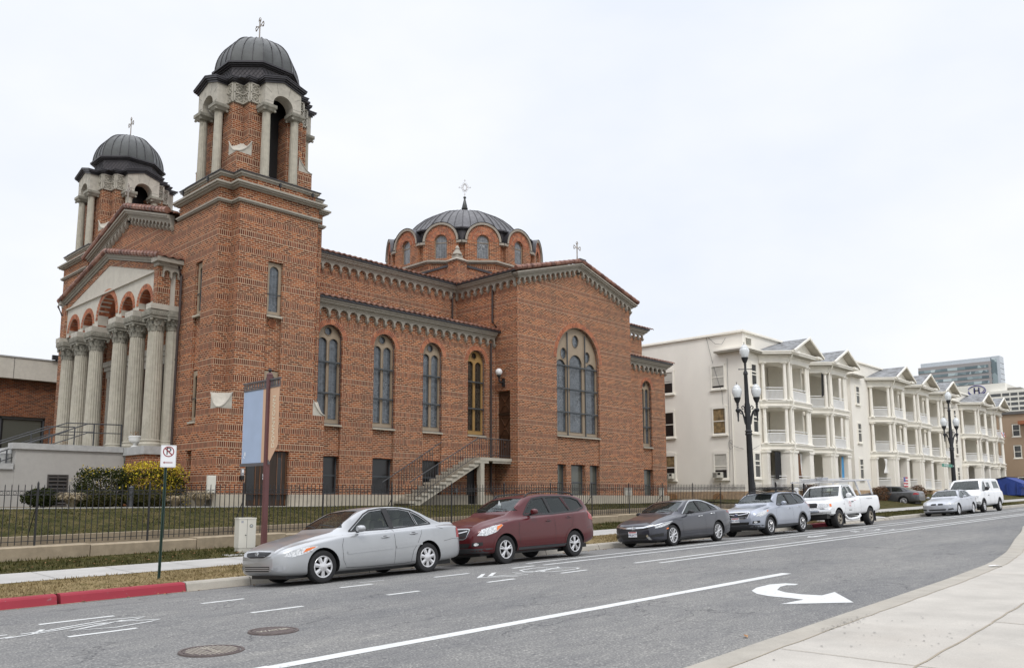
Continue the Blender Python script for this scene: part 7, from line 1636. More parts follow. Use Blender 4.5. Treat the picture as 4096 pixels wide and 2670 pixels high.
    def handle(s, pts, mt=None):
        for sd in 'LR':
            for (x, z) in pts:
                q = s.proj(x, z, sd, .0); sg = -1 if sd == 'L' else 1; m = MB().m('trim_black'); s.patch('', [(x-.05+.02*cos(t)*1.0+.05+.05*cos(t), z+.028*sin(t)) for t in [2*pi*k/10 for k in range(10)]], sd, 'trim_black', .003, mb=m, step=.03)
                m.m(mt or s.paint); a = q+Vector((-.105,sg*.018,-.006)); b = q+Vector((.105,sg*.018,.006)); m.tube([a+Vector((0,-sg*.018,0)), a+Vector((.015,sg*.006,0)), q+Vector((0,sg*.028,0)), b+Vector((-.015,sg*.006,0)), b+Vector((0,-sg*.018,0))], .013, 6); m.build('door_handle', s.t, local=True)
    def wipers(s, x, z, ys=((-.55,.05),(.1,.62))):
        for a, b in ys:
            m = MB().m('trim_black'); p = s.proj(a, z, 'F', .02, x0=x); q = s.proj(b, z+.06, 'F', .025, x0=x)
            if p and q: m.tube([p, p.lerp(q,.5)+Vector((-.01,0,.01)), q], .010, 4); m.build('wiper', s.t, local=True)
    def plate(s, x, y, z, txt, side='F', yaw=0, top='plate_red', base_='plate_white'):
        m = MB().m(base_); sg = -1 if side == 'F' else 1; m.box(x,x+sg*.008,y-.155,y+.155,z-.08,z+.08); xx = x+sg*.010
        m.m(top); m.box(x+sg*.0085,x+sg*.0095,y-.135,y+.135,z+.045,z+.075); m.m('ink_blue'); m.text(txt, .088, (xx,y,z-.018), (0,-sg*-1 if False else (-1 if side == 'F' else 1),0), (0,0,1), .002); m.build('licence_plate', s.t, local=True)
def ov(cx, cz, a, b, n=20, rot=0): return [(cx+a*cos(t)*cos(rot)-b*sin(t)*sin(rot), cz+a*cos(t)*sin(rot)+b*sin(t)*cos(rot)) for t in [2*pi*i/n for i in range(n)]]
# ---- silver sedan ------------------------------------------------------------
sp = dict(L=4.82, W=1.80, fo=.96, wb_=2.72, R=.325, gap=.045,
 w=[(0,.60),(.03,.70),(.10,.80),(.22,.885),(.42,.95),(.75,.985),(1.3,1),(3.6,1),(4.2,.98),(4.55,.93),(4.7,.87),(4.79,.78),(4.82,.70)],
 zb=[(0,.30),(.05,.235),(.2,.20),(.6,.18),(1.5,.19),(3.4,.19),(4.3,.22),(4.7,.27),(4.82,.36)],
 zs=[(0,.55),(.03,.62),(.1,.66),(.3,.72),(.6,.78),(.95,.84),(1.4,.905),(2.2,.935),(3.2,.965),(3.8,.985),(4.4,1.0),(4.65,.985),(4.76,.90),(4.82,.72)],
 zc=[(0,.58),(.03,.65),(.08,.70),(.2,.755),(.45,.835),(.9,.93),(1.3,1.0),(1.5,1.02),(3.9,1.06),(4.1,1.085),(4.6,1.09),(4.72,1.05),(4.79,.92),(4.82,.75)],
 roof=[(1.2,.95),(1.32,1.01),(1.62,1.20),(2.0,1.395),(2.2,1.45),(2.5,1.482),(2.85,1.49),(3.2,1.47),(3.45,1.425),(3.7,1.33),(3.95,1.20),(4.2,1.09),(4.3,1.0)],
 wb=[(0,.86),(1.3,.86),(1.6,.875),(3.6,.875),(4.3,.80),(4.8,.7)], wr=[(0,.60),(1.2,.70),(1.7,.74),(2.1,.66),(2.5,.64),(3.2,.645),(3.7,.68),(4.2,.74),(4.8,.60)],
 cav=(1.55,4.0), xh=2.12, xr=3.5,
 win=[[(1.72,1.00),(1.86,1.11),(2.13,1.30),(2.28,1.375),(2.62,1.405),(2.70,1.02)],[(2.80,1.025),(2.76,1.405),(3.1,1.395),(3.35,1.345),(3.44,1.05)],[(3.50,1.055),(3.41,1.325),(3.60,1.235),(3.82,1.08)]],
 ws=[(-.70,1.07),(-.63,1.20),(-.50,1.40),(0,1.425)], rw=[(-.56,1.16),(-.46,1.36),(0,1.40)], seats=(2.15,2.95), seatz=.62)
c = Car(sp, 'silver four-door sedan parked first in the row, nearest the camera', 'paint_silver', 8.60, 15.06, seat='seat_tan'); c.wheels('hub7')
c.seams([[(1.47,.92),(1.40,.72),(1.42,.42),(1.50,.27)],[(1.50,.27),(2.0,.25),(3.0,.25),(3.3,.27)],[(2.74,1.0),(2.76,.6),(2.72,.26)],[(3.52,.99),(3.50,.86),(3.38,.66),(3.25,.5),(3.18,.27)],[(3.98,.98),(4.15,.93)],[(.70,.63),(.55,.66)],[(4.15,.66),(4.45,.70),(4.72,.68)]], w=.009)
c.seams([[(1.52,.56),(2.70,.60)],[(2.78,.60),(3.50,.64)]], 'side_moulding', 'paint_silver', .05, .012)
c.seams([[(3.84,.80),(4.02,.80),(4.03,.92),(3.85,.92),(3.84,.80)]], 'fuel_flap', 'ink_grey', .006)
c.handle([(2.50,.83),(3.28,.87)]); c.mirror(1.86, 1.03, None, (.14,.21,.145))
fwin = [(1.66,.985),(1.84,1.12),(2.12,1.325),(2.3,1.405),(2.65,1.43)]
c.seams([[(1.64,.985),(2.74,.998),(3.90,1.06)],[(1.64,.985),(1.84,1.125),(2.11,1.325),(2.28,1.40),(2.6,1.432),(3.08,1.425),(3.40,1.365),(3.62,1.26),(3.90,1.06)],[(3.47,1.03),(3.38,1.36)]], 'window_trim', 'trim_black', .03, .004); c.both('pillar', [(2.695,1.0),(2.81,1.005),(2.765,1.415),(2.615,1.415)], 'trim_black', .005, step=.04)
for sg, sd in ((-1,'L'),(1,'R')):
    c.patch('headlight', [(.14,.565),(.30,.555),(.55,.60),(.80,.70),(.84,.735),(.62,.735),(.40,.70),(.22,.645)], sd, 'head_lens', .006, step=.04); m = MB(); c.patch('', [(.50,.625),(.62,.655),(.80,.722),(.72,.725),(.58,.70)], sd, 'amber_lens', .009, mb=m, step=.03); m.build('turn_signal', c.t, local=True)
    c.patch('tail_light', [(4.60,.72),(4.79,.72),(4.80,.86),(4.66,.97),(4.60,.92)], sd, 'red_lens', .005, step=.03)
c.patch('grille', [(-.46,.655),(-.40,.60),(-.25,.565),(.25,.565),(.40,.60),(.46,.655),(.36,.675),(-.36,.675)], 'F', 'trim_black', .004, step=.04)
m = MB(); [c.seam([(-.36+.02*k,z),(0,z-.006),(.36-.02*k,z)], 'F', .012, .012, m, 'trim_grey') for k, z in enumerate((.65,.625,.60))]; c.seam([(-.42,.675),(0,.688),(.42,.675)], 'F', .02, .010, m, 'chrome'); m.build('grille_bar', c.t, local=True)
m = MB(); q = c.proj(0,.63,'F',.02)
for a, b in ((.062,.042),(.022,.038),(.040,.018)): m.m('chrome'); m.tube([(q.x-.004,a*cos(t),q.z+b*sin(t)+(.012 if a == .04 else 0)) for t in [2*pi*i/20 for i in range(20)]], .006, 5, closed=True)
m.build('badge', c.t, local=True)
c.patch('lower_grille', [(-.44,.30),(.44,.30),(.47,.40),(-.47,.40)], 'F', 'trim_black', .004, step=.05); m = MB(); [c.seam([(-.46,z),(0,z),(.46,z)], 'F', .02, .010, m, 'paint_silver') for z in (.335,.37)]; m.build('grille_bar', c.t, local=True)
for sg in (-1,1): m = MB(); c.patch('', ov(sg*.66,.36,.11,.05), 'F', 'ink_grey', .004, mb=m, step=.03); [c.seam([(sg*.58,z),(sg*.74,z)], 'F', .010, .010, m, 'paint_silver') for z in (.34,.36,.38)]; m.build('bumper_recess', c.t, local=True)
c.wipers(.8, 1.075); m = MB().m('cloth_blue'); m.lathe([(0,-.03),(.012,-.025),(.0,.01)], (2.0,.02,1.17), 6); m.m('iron'); m.bar((2.0,.02,1.18),(2.02,.02,1.33),.004,.004); m.box(1.98,2.02,-.10,.12,1.33,1.38); m.build('interior_mirror', c.t, local=True)
# ---- dark red crossover --------------------------------------------------------
def crossover(label, X, paint, H=0, rims='star5', roofblack=False, grille='hex', W=1.80, rimm='rim_silver'):
    z = lambda L, k=1: [(a, b*k) for a, b in L]; s_ = H
    sp = dict(L=4.52+.08*s_, W=W, fo=.93, wb_=2.64, R=.345, gap=.05,
     w=[(0,.62),(.03,.72),(.10,.82),(.22,.90),(.45,.96),(.8,.99),(1.3,1),(3.6,1),(4.1,.975),(4.4,.93),(4.5,.86),(4.6,.76)],
     zb=[(0,.42),(.05,.34),(.2,.28),(.6,.25),(1.5,.27),(3.4,.27),(4.1,.32),(4.4,.38),(4.6,.50)],
     zs=[(0,.62),(.03,.74),(.08,.80),(.3,.86+.04*s_),(.8,.95+.05*s_),(1.3,1.0+.06*s_),(2.2,1.03+.07*s_),(3.4,1.07+.08*s_),(4.2,1.09+.09*s_),(4.45,1.05+.05*s_),(4.55,.9),(4.6,.75)],
     zc=[(0,.66),(.03,.78),(.07,.86+.03*s_),(.15,.92+.04*s_),(.4,.99+.06*s_),(.8,1.05+.07*s_),(1.2,1.11+.08*s_),(1.35,1.13+.08*s_),(4.2,1.14+.1*s_),(4.45,1.10+.1*s_),(4.55,.95),(4.6,.8)],
     roof=[(1.05,1.02),(1.2,1.12+.08*s_),(1.5,1.30+.08*s_),(1.85,1.48+.09*s_),(2.05,1.545+.10*s_),(2.5,1.58+.11*s_),(3.2,1.575+.11*s_),(3.7,1.55+.11*s_),(4.0,1.50+.12*s_),(4.2,1.42+.13*s_),(4.38,1.27+.12*s_),(4.5,1.05)],
     wb=[(0,.86),(1.2,.86),(1.6,.88),(3.6,.88),(4.2,.84),(4.6,.78)], wr=[(0,.62),(1.1,.72),(1.6,.74),(1.95,.68),(2.4,.66),(3.6,.66),(4.1,.68),(4.4,.74),(4.6,.7)],
     cav=(1.42,4.25), xh=1.95, xr=3.95,
     win=[[(1.78,1.12+.07*s_),(2.02,1.33+.08*s_),(2.2,1.44+.09*s_),(2.60,1.475+.10*s_),(2.72,1.10+.07*s_)],[(2.80,1.105+.07*s_),(2.72,1.478+.10*s_),(3.30,1.475+.10*s_),(3.50,1.125+.08*s_)],[(3.57,1.13+.08*s_),(3.42,1.47+.10*s_),(3.75,1.455+.10*s_),(4.0,1.40+.11*s_),(4.18,1.22+.1*s_),(3.9,1.15+.09*s_)]],
     ws=[(-.72,1.19+.08*s_),(-.62,1.34+.08*s_),(-.54,1.49+.09*s_),(0,1.51+.09*s_)], rw=[(-.60,1.2+.1*s_),(-.5,1.42+.12*s_),(0,1.45+.12*s_)], seats=(2.1,2.95), seatz=.74+.06*s_)
    c = Car(sp, label, paint, X, 15.06, rearglass='dark_car_glass', seat='seat_dark' if s_ else 'seat_grey', rim=rimm); c.wheels(rims, .21, .64)
    k = s_; c.seams([[(1.45,.98+.06*k),(1.38,.75),(1.42,.46),(1.47,.36)],[(1.47,.37),(3.12,.37)],[(2.76,1.08+.07*k),(2.78,.7),(2.74,.37)],[(3.55,1.1+.08*k),(3.52,.95),(3.40,.72),(3.22,.55),(3.14,.38)],[(1.1,1.0+.05*k),(.6,.93+.04*k)],[(4.1,.74),(4.55,.78)]], w=.010)
    c.seams([[(1.50,.70),(2.4,.76),(3.4,.88)]], 'crease', paint, .02, .003)
    c.both('sill_cladding', [(1.34,.27),(3.22,.27),(3.20,.37),(1.36,.37)], 'trim_grey', .008, step=.08)
    for i, wx in enumerate(c.wx):      # wheel-arch lips
        for sy, sd in ((-1,'L'),(1,'R')):
            m = MB().m('trim_grey' if not k else paint); rr_ = sp['R']+.05; A_ = []; B_ = []
            for t in [pi*(-.08)+pi*1.16*j/24 for j in range(25)]:
                for r_, L_ in ((rr_-.004,A_),(rr_+.055,B_)):
                    q = c.proj(wx+r_*cos(t), max(.30,sp['R']+r_*sin(t)), sd, .010 if not k else .005); L_.append(q if q else (L_[-1] if L_ else Vector((wx,sy*c.W,.4))))
            m.grid([A_,B_] if sd == 'L' else [B_,A_], True); m.build('arch_trim', c.t, local=True)
    c.handle([(2.52,.93+.05*k),(3.34,.98+.06*k)]); c.mirror(1.95, 1.14+.08*k, None, (.13,.20,.15))
    c.seams([[(1.70,1.08+.07*k),(2.75,1.08+.07*k),(3.9,1.12+.09*k),(4.16,1.18+.1*k)],[(1.70,1.08+.07*k),(2.0,1.35+.08*k),(2.2,1.465+.09*k),(2.6,1.50+.1*k),(3.42,1.50+.1*k),(3.78,1.455+.11*k),(4.03,1.37+.12*k),(4.16,1.18+.1*k)],[(3.53,1.12+.08*k),(3.37,1.49+.1*k)]], 'window_trim', 'trim_black', .045, .004); c.both('pillar', [(2.715,1.08+.07*k),(2.805,1.085+.07*k),(2.725,1.49+.1*k),(2.60,1.49+.1*k)], 'trim_black', .005, step=.04)
    for sd in 'LR':
        c.patch('headlight', [(.10,.715),(.30,.70),(.62,.78),(.86,.90+.03*k),(.80,.915+.04*k),(.55,.885+.04*k),(.22,.83+.02*k)], sd, 'head_lens', .006, step=.035)
        m = MB(); c.patch('', [(.62,.80),(.84,.895+.03*k),(.80,.912+.04*k),(.66,.88+.03*k)] if k else [(.72,.85),(.84,.893),(.80,.910),(.72,.895)], sd, 'amber_lens', .010, mb=m, step=.03); m.build('turn_signal', c.t, local=True)
        c.patch('tail_light', [(4.22,.98),(4.50,.90),(4.53,1.0),(4.36,1.13+.05*k),(4.22,1.16+.05*k)], sd, 'red_lens', .006, step=.035)
    zg_ = .78+.0*k
    c.patch('grille', [(-.50,zg_+.07),(-.44,zg_-.10),(-.34,zg_-.13),(.34,zg_-.13),(.44,zg_-.10),(.50,zg_+.07),(.42,zg_+.09),(-.42,zg_+.09)], 'F', 'sign_black', .003, step=.05)
    m = MB(); c.seam([(-.46,zg_+.05),(-.12,zg_-.0),(.12,zg_-.0),(.46,zg_+.05)], 'F', .028, .014, m, 'chrome'); c.seam([(-.52,zg_+.08),(-.45,zg_-.11),(-.34,zg_-.14),(.34,zg_-.14),(.45,zg_-.11),(.52,zg_+.08),(.42,zg_+.10),(-.42,zg_+.10),(-.52,zg_+.08)], 'F', .022, .008, m, 'chrome'); m.build('grille_frame', c.t, local=True)
    m = MB(); q = c.proj(0,zg_,'F',.02); m.m('ink_blue'); m.T = Matrix.Translation((q.x-.006,0,zg_+.005)) @ Matrix.Rotation(R(-90),4,'Y'); m.lathe([(0,.004),(.07,.0)][::-1], (0,0,0), 20); m.T = I4; m.v = [Vector((p.x, p.y, zg_+.005+(p.z-zg_-.005)*.55)) for p in m.v]; m.m('chrome'); m.tube([(q.x-.010,.078*cos(t),zg_+.005+.042*sin(t)) for t in [2*pi*i/24 for i in range(24)]], .007, 5, closed=True)
    for (a, b, r_) in ((-.03,.008,.013),(.0,-.012,.007),(.02,.012,.007),(.035,-.006,.007),(.012,.0,.006)): m.cyl((q.x-.008,a,zg_+.005+b),(q.x-.014,a,zg_+.005+b),r_,.003,5)
    m.build('badge', c.t, local=True)
    c.patch('lower_grille', [(-.50,.44),(.50,.44),(.60,.54),(-.60,.54)] if k else [(-.46,.42),(.46,.42),(.50,.52),(-.50,.52)], 'F', 'sign_black', .005, step=.06)
    c.patch('bumper_cladding', [(-.80,.30),(.80,.30),(.86,.40),(.55,.425),(-.55,.425),(-.86,.40)], 'F', 'trim_grey', .007, step=.06)
    for sg in (-1,1): m = MB(); c.patch('', [(sg*.60,.46),(sg*.80,.48),(sg*.80,.56),(sg*.62,.55)], 'F', 'sign_black', .006, mb=m, step=.03); c.patch('', ov(sg*.70,.51,.045,.035,14), 'F', 'head_lens', .012, mb=m, step=.03); m.build('fog_light', c.t, local=True)
    c.wipers(.7, 1.20+.08*k)
    for sy in (-1,1):      # roof rails
        m = MB().m('trim_black'); pts = []
        for x in (2.0,2.15,2.6,3.1,3.6,3.85,3.95): q = c.proj(x, sy*.56, 'T', 0); pts.append(q+Vector((0,0,.0 if x in (2.0,3.95) else .065)))
        m.tube(pts, .020, 6)
        m.build('roof_rail', c.t, local=True)
    if not k:
        m = MB().m('trim_black')
        for x in (2.25,3.3): q = c.proj(x, 0, 'T', 0); m.bar((x,-.60,q.z+.10),(x,.60,q.z+.10),.05,.03)
        q = c.proj(2.7,0,'T',0); m.ext([(1.85,-.42,q.z+.13),(3.3,-.5,q.z+.13),(3.45,.1,q.z+.13),(3.3,.35,q.z+.13),(1.85,.25,q.z+.13),(1.75,-.1,q.z+.13)], (0,0,.035)); m.build('roof_rack', c.t, local=True)
    return c
c = crossover('dark red crossover with roof rails, parked second behind the silver sedan', 13.85, 'paint_red', 1.0, 'star5'); c.plate(-.03, .0, .60, 'A30 6XK') if False else None
m = MB(); m.m('plate_white'); m.box(.0,.01,.30,.60,.50,.64); m.m('ink_red'); m.box(-.002,-.0005,.30,.60,.52,.57); m.m('cloth_blue'); m.box(-.002,-.0005,.30,.60,.571,.62); m.build('licence_plate', c.t, local=True)
m = MB().m('cloth_blue'); m.m('globe_glass'); m.ext([(1.62,-.05,1.35),(1.62,.02,1.42),(1.62,.0,1.50),(1.62,-.03,1.56),(1.62,-.06,1.50),(1.62,-.10,1.42)], (.005,0,0)); m.build('hanging_charm', c.t, local=True)
c = crossover('silver-blue crossover with a roof rack, parked fourth between dark sedan and white pickup', 27.72, 'paint_ice', 0, 'dark', rimm='rim_silver', W=1.78); c.plate(-.035, .02, .60, 'F81 4XD')
# ---- dark grey sedan -------------------------------------------------------------
sp = dict(L=4.63, W=1.80, fo=.86, wb_=2.70, R=.325, gap=.045,
 w=[(0,.58),(.03,.70),(.10,.81),(.22,.89),(.42,.95),(.75,.985),(1.3,1),(3.6,1),(4.1,.985),(4.4,.94),(4.52,.87),(4.63,.72)],
 zb=[(0,.26),(.05,.20),(.2,.17),(.6,.165),(1.5,.18),(3.4,.18),(4.2,.21),(4.5,.27),(4.63,.40)],
 zs=[(0,.52),(.03,.60),(.1,.655),(.3,.72),(.6,.79),(.95,.85),(1.4,.89),(2.2,.92),(3.2,.97),(3.8,1.0),(4.2,1.01),(4.45,.98),(4.57,.86),(4.63,.7)],
 zc=[(0,.56),(.03,.64),(.08,.695),(.2,.755),(.45,.835),(.9,.92),(1.2,.965),(1.4,.985),(3.9,1.05),(4.15,1.07),(4.45,1.065),(4.55,1.0),(4.6,.88),(4.63,.72)],
 roof=[(1.1,.90),(1.25,.98),(1.6,1.17),(2.0,1.335),(2.2,1.385),(2.5,1.412),(2.8,1.412),(3.2,1.375),(3.6,1.28),(3.9,1.185),(4.2,1.085),(4.35,1.0)],
 wb=[(0,.86),(1.3,.86),(1.6,.875),(3.6,.87),(4.2,.80),(4.6,.7)], wr=[(0,.60),(1.2,.70),(1.7,.74),(2.1,.66),(2.5,.64),(3.2,.645),(3.7,.67),(4.2,.72),(4.6,.60)],
 cav=(1.5,4.0), xh=2.1, xr=3.45,
 win=[[(1.68,.985),(1.86,1.09),(2.13,1.24),(2.30,1.305),(2.58,1.33),(2.70,1.005)],[(2.80,1.01),(2.70,1.335),(3.0,1.32),(3.34,1.24),(3.42,1.05)],[(3.47,1.055),(3.41,1.22),(3.62,1.15),(3.76,1.085)]],
 ws=[(-.70,1.035),(-.62,1.18),(-.52,1.33),(0,1.35)], rw=[(-.56,1.14),(-.46,1.28),(0,1.32)], seats=(2.1,2.9), seatz=.58)
c = Car(sp, 'dark grey sedan parked third, with chrome window line and number plate', 'paint_grey', 21.28, 15.03); c.wheels('swirl', .21, .70)
c.seams([[(1.42,.90),(1.36,.68),(1.40,.36),(1.48,.26)],[(1.48,.26),(3.2,.26)],[(2.75,.99),(2.76,.6),(2.70,.26)],[(3.50,1.0),(3.48,.86),(3.36,.66),(3.20,.48),(3.14,.27)],[(1.0,.87),(.95,.80),(1.35,.76)],[(4.0,.66),(4.5,.72)]], w=.010)
c.seams([[(1.0,.72),(1.5,.74),(2.4,.80),(3.4,.86)],[(1.5,.34),(2.4,.30),(3.2,.36)]], 'crease', 'paint_grey', .022, .003)
c.seams([[(1.58,.955),(1.84,1.11),(2.10,1.265),(2.30,1.345),(2.62,1.368),(3.02,1.352),(3.40,1.262),(3.66,1.165),(3.88,1.075),(3.80,1.05)]], 'window_trim', 'chrome', .026, .006); c.seams([[(1.6,.96),(2.74,.985),(3.80,1.05)],[(3.445,1.03),(3.37,1.25)]], 'window_trim', 'trim_black', .035, .004); c.both('pillar', [(2.695,.985),(2.805,.99),(2.705,1.345),(2.575,1.345)], 'trim_black', .005, step=.04)
c.handle([(2.48,.86),(3.26,.92)], 'chrome'); c.mirror(1.82, 1.00, 'trim_black', (.12,.22,.12))
for sd in 'LR':
    c.patch('headlight', [(.10,.565),(.35,.60),(.62,.665),(.80,.725),(.55,.71),(.30,.665),(.12,.62)], sd, 'head_lens', .006, step=.03)
    m = MB(); c.seam([(.06,.64),(.35,.70),(.62,.735),(.84,.752)], sd, .018, .010, m, 'chrome'); m.build('chrome_strip', c.t, local=True)
    m = MB(); c.patch('', [(.86,.62),(1.0,.64),(.98,.675),(.86,.66)] if False else [(.50,.52),(.50,.55),(.60,.57),(.60,.53)], sd, 'amber_lens', .006, mb=m, step=.02); m.build('side_marker', c.t, local=True)
    c.patch('tail_light', [(4.18,.94),(4.42,.90),(4.58,.80),(4.56,.98),(4.36,1.02)], sd, 'red_lens', .006, step=.035)
c.patch('grille', [(-.62,.63),(-.5,.55),(.5,.55),(.62,.63),(.40,.645),(-.40,.645)], 'F', 'trim_black', .004, step=.05); m = MB(); c.seam([(-.66,.655),(-.35,.60),(.35,.60),(.66,.655)], 'F', .045, .010, m, 'chrome'); m.build('chrome_strip', c.t, local=True)
m = MB(); q = c.proj(0,.59,'F',.02); m.m('chrome'); m.tube([(q.x-.006,a,q.z+b) for a, b in ((-.052,.045),(.052,.045),(.04,-.045),(-.04,-.045))], .009, 5, closed=True); m.tube([(q.x-.008,-.026,q.z+.036),(q.x-.008,-.022,q.z-.036)], .009, 4); m.tube([(q.x-.008,.026,q.z+.036),(q.x-.008,.022,q.z-.036)], .009, 4); m.tube([(q.x-.008,-.024,q.z-.002),(q.x-.008,.024,q.z-.002)], .008, 4); m.build('badge', c.t, local=True)
c.patch('lower_grille', [(-.42,.24),(.42,.24),(.50,.40),(-.50,.40)], 'F', 'sign_black', .004, step=.06)
for sg in (-1,1): m = MB(); c.patch('', [(sg*.56,.36),(sg*.84,.42),(sg*.84,.32),(sg*.60,.30)], 'F', 'sign_black', .005, mb=m, step=.04); m.build('bumper_intake', c.t, local=True)
m = MB(); c.patch('', [(-.50,.40),(-.44,.36),(-.53,.24),(-.62,.24)], 'F', 'chrome', .012, mb=m, step=.03); m.build('chrome_shard', c.t, local=True)
c.plate(-.02, .03, .41, 'F8LJ6CT'); c.wipers(.8, 1.04)
# ---- white pickup ---------------------------------------------------------------------
sp = dict(L=5.60, W=1.99, fo=.94, wb_=3.40, R=.385, gap=.075, inset=.0,
 w=[(0,.78),(.04,.86),(.12,.93),(.3,.97),(.8,1),(5.3,1),(5.5,.985),(5.6,.96)],
 zb=[(0,.62),(.1,.58),(.5,.52),(1.6,.50),(5.0,.52),(5.45,.60),(5.6,.62)],
 zs=[(0,.85),(.05,1.02),(.12,1.10),(.4,1.14),(1.3,1.17),(3.2,1.19),(3.35,1.28),(5.5,1.29),(5.6,1.24)],
 zc=[(0,.88),(.05,1.05),(.12,1.13),(.35,1.18),(.9,1.23),(1.35,1.26),(3.2,1.26),(3.34,1.27),(3.38,1.295),(5.5,1.30),(5.6,1.25)],
 roof=[(1.25,1.15),(1.38,1.26),(1.7,1.50),(2.0,1.72),(2.15,1.79),(2.5,1.825),(3.0,1.82),(3.12,1.78),(3.24,1.55),(3.36,1.20)],
 wb=[(0,.88),(1.3,.88),(1.6,.90),(3.3,.90),(5.6,.90)], wr=[(0,.74),(1.2,.78),(1.7,.80),(2.0,.74),(2.4,.72),(3.1,.73),(3.4,.84),(5.6,.88)],
 cav=(1.58,3.15), xh=2.1, xr=3.0,
 win=[[(1.80,1.26),(1.84,1.40),(2.02,1.62),(2.14,1.70),(2.38,1.71),(2.52,1.27)],[(2.62,1.28),(2.48,1.71),(2.78,1.71),(3.02,1.30)]],
 ws=[(-.80,1.315),(-.74,1.50),(-.66,1.72),(0,1.74)], rw=[(-.62,1.38),(-.56,1.68),(0,1.69)], seats=(2.1,2.6), seatz=.95)
c = Car(sp, 'white pickup truck with a ladder rack and lettered door, parked fifth by the red kerb', 'paint_white', 33.72, 15.12, 'pickup truck', 'pickup_truck', rim='rim_bronze'); c.wheels('truck', .27, .58)
c.seams([[(1.62,1.16),(1.58,.85),(1.62,.56)],[(1.62,.56),(3.15,.57)],[(2.58,1.2),(2.60,.9),(2.56,.57)],[(3.32,1.26),(3.30,.9),(3.28,.54)]], w=.010)
c.seams([[(1.66,.80),(3.26,.83)],[(3.34,.83),(3.62,.84)]], 'side_moulding', 'paint_white', .05, .012)
c.seams([[(1.72,1.22),(1.80,1.44),(2.0,1.67),(2.14,1.745),(2.42,1.75),(2.56,1.24),(1.72,1.22)],[(2.58,1.25),(2.43,1.75),(2.80,1.75),(3.08,1.27),(2.58,1.25)]], 'window_trim', 'trim_black', .02, .004)
c.handle([(2.42,1.06)], 'trim_black'); c.mirror(1.86, 1.33, 'paint_white', (.12,.24,.21), .03)
for sd in 'LR':
    c.patch('turn_signal', [(.16,.895),(.30,.90),(.30,1.01),(.16,1.015)], sd, 'amber_lens', .007, step=.04)
    c.patch('tail_light', [(5.50,.85),(5.59,.85),(5.59,1.15),(5.50,1.15)], sd, 'red_lens', .005, step=.05)
for sg in (-1,1): c.patch('headlight', [(sg*.54,.875),(sg*.90,.885),(sg*.92,1.03),(sg*.54,1.03)], 'F', 'head_lens', .008, step=.05)
c.patch('grille', [(-.47,.875),(.47,.875),(.49,1.02),(.42,1.06),(-.42,1.06),(-.49,1.02)], 'F', 'sign_black', .006, step=.06)
m = MB(); q = c.proj(0,.97,'F',.02); m.m('ink_blue'); m.T = Matrix.Translation((q.x-.005,0,.97)) @ Matrix.Rotation(R(-90),4,'Y'); m.lathe([(0,.004),(.08,.0)][::-1], (0,0,0), 20); m.T = I4; m.v = [Vector((p.x,p.y,.97+(p.z-.97)*.42)) for p in m.v]; m.m('chrome'); m.tube([(q.x-.010,.085*cos(t),.97+.037*sin(t)) for t in [2*pi*i/20 for i in range(20)]], .006, 4, closed=True); m.text('Ford', .05, (q.x-.012,0,.968), (0,-1,0), (0,0,1), .002); m.build('badge', c.t, local=True)
m = MB().m('chrome'); rows = []
for y in fr(-1.0,1.0,20):
    xx = -.14+.28*abs(y)**3; rows.append([(xx+.12,y,.60),(xx+.0,y,.60),(xx-.03,y,.64),(xx-.04,y,.72),(xx-.02,y,.80),(xx+.03,y,.83),(xx+.14,y,.83)])
m.grid(rows, True); m.grid([[(.0,sy*1.0,z) if x == 0 else (x,sy*1.0,z) for x in (.10,.55)] for z in (.60,.83)] if False else [[(x,-1.0,z) for x in (.10,.50)] for z in (.60,.82)], False); m.grid([[(x,1.0,z) for x in (.10,.50)] for z in (.60,.82)][::-1], False)
m.m('paint_white'); m.box(-.06,.16,-.80,.80,.831,.865); bp = m.build('front_bumper', c.t, local=True)
m = MB().m('sign_black'); m.box(-.165,-.12,-.28,.28,.635,.76); m.box(-.02,.3,-.86,.86,.42,.595); m.build('air_intake', bp, local=True); m = MB().m('head_lens')
for s_ in (-1,1): m2 = MB().m('head_lens'); m2.T = Matrix.Translation((-.10,s_*.55,.70)) @ Matrix.Scale(.35,4,(0,0,1)) @ Matrix.Rotation(R(-90),4,'Y'); m2.lathe([(0,.02),(.10,.015),(.15,0)][::-1], (0,0,0), 18); m2.build('fog_light', bp, local=True)
c.plate(-.18, -.02, .69, 'ZB7 1CE', top='ink_grey'); c.wipers(.9, 1.33, ((-.62,-.05),(.05,.68)))
for sd, sg in (('L',-1),('R',1)):
    m = MB().m('paint_white'); m.tube([(1.62,sg*.94,.52),(1.72,sg*1.0,.36),(2.0,sg*1.04,.33),(2.7,sg*1.04,.36),(3.0,sg*1.03,.44),(3.15,sg*.95,.52)], [.05,.055,.06,.06,.055,.04], 8); m.build('side_step', c.t, local=True)
    m = MB().m('tyre'); m.box(1.40,1.42,sg*.72,sg*1.01,.16,.62); m.box(4.80,4.82,sg*.72,sg*1.01,.16,.62); m.build('mud_flap', c.t, local=True)
m = MB().m('trim_black'); m.box(3.45,5.5,-.92,-.80,1.285,1.32); m.box(3.45,5.5,.80,.92,1.285,1.32); m.build('bed_rail', c.t, local=True)
m = MB().m('rim_silver')
for sy in (-1,1):
    for x, dx in ((3.75,-.32),(5.15,-.20)): m.bar((x,sy*.86,1.30),(x+dx,sy*.80,1.97),.06,.05)
    m.bar((.55,sy*.80,1.99),(5.3,sy*.80,1.99),.05,.05)
for x in (1.0,3.4,4.95): m.bar((x,-.82,1.98),(x,.82,1.98),.05,.04)
m.build('ladder_rack', c.t, local=True)
m = MB().m('rim_silver'); 
for y in (-.15,.22): m.bar((.35,y,2.05),(3.5,y,2.05),.03,.08)
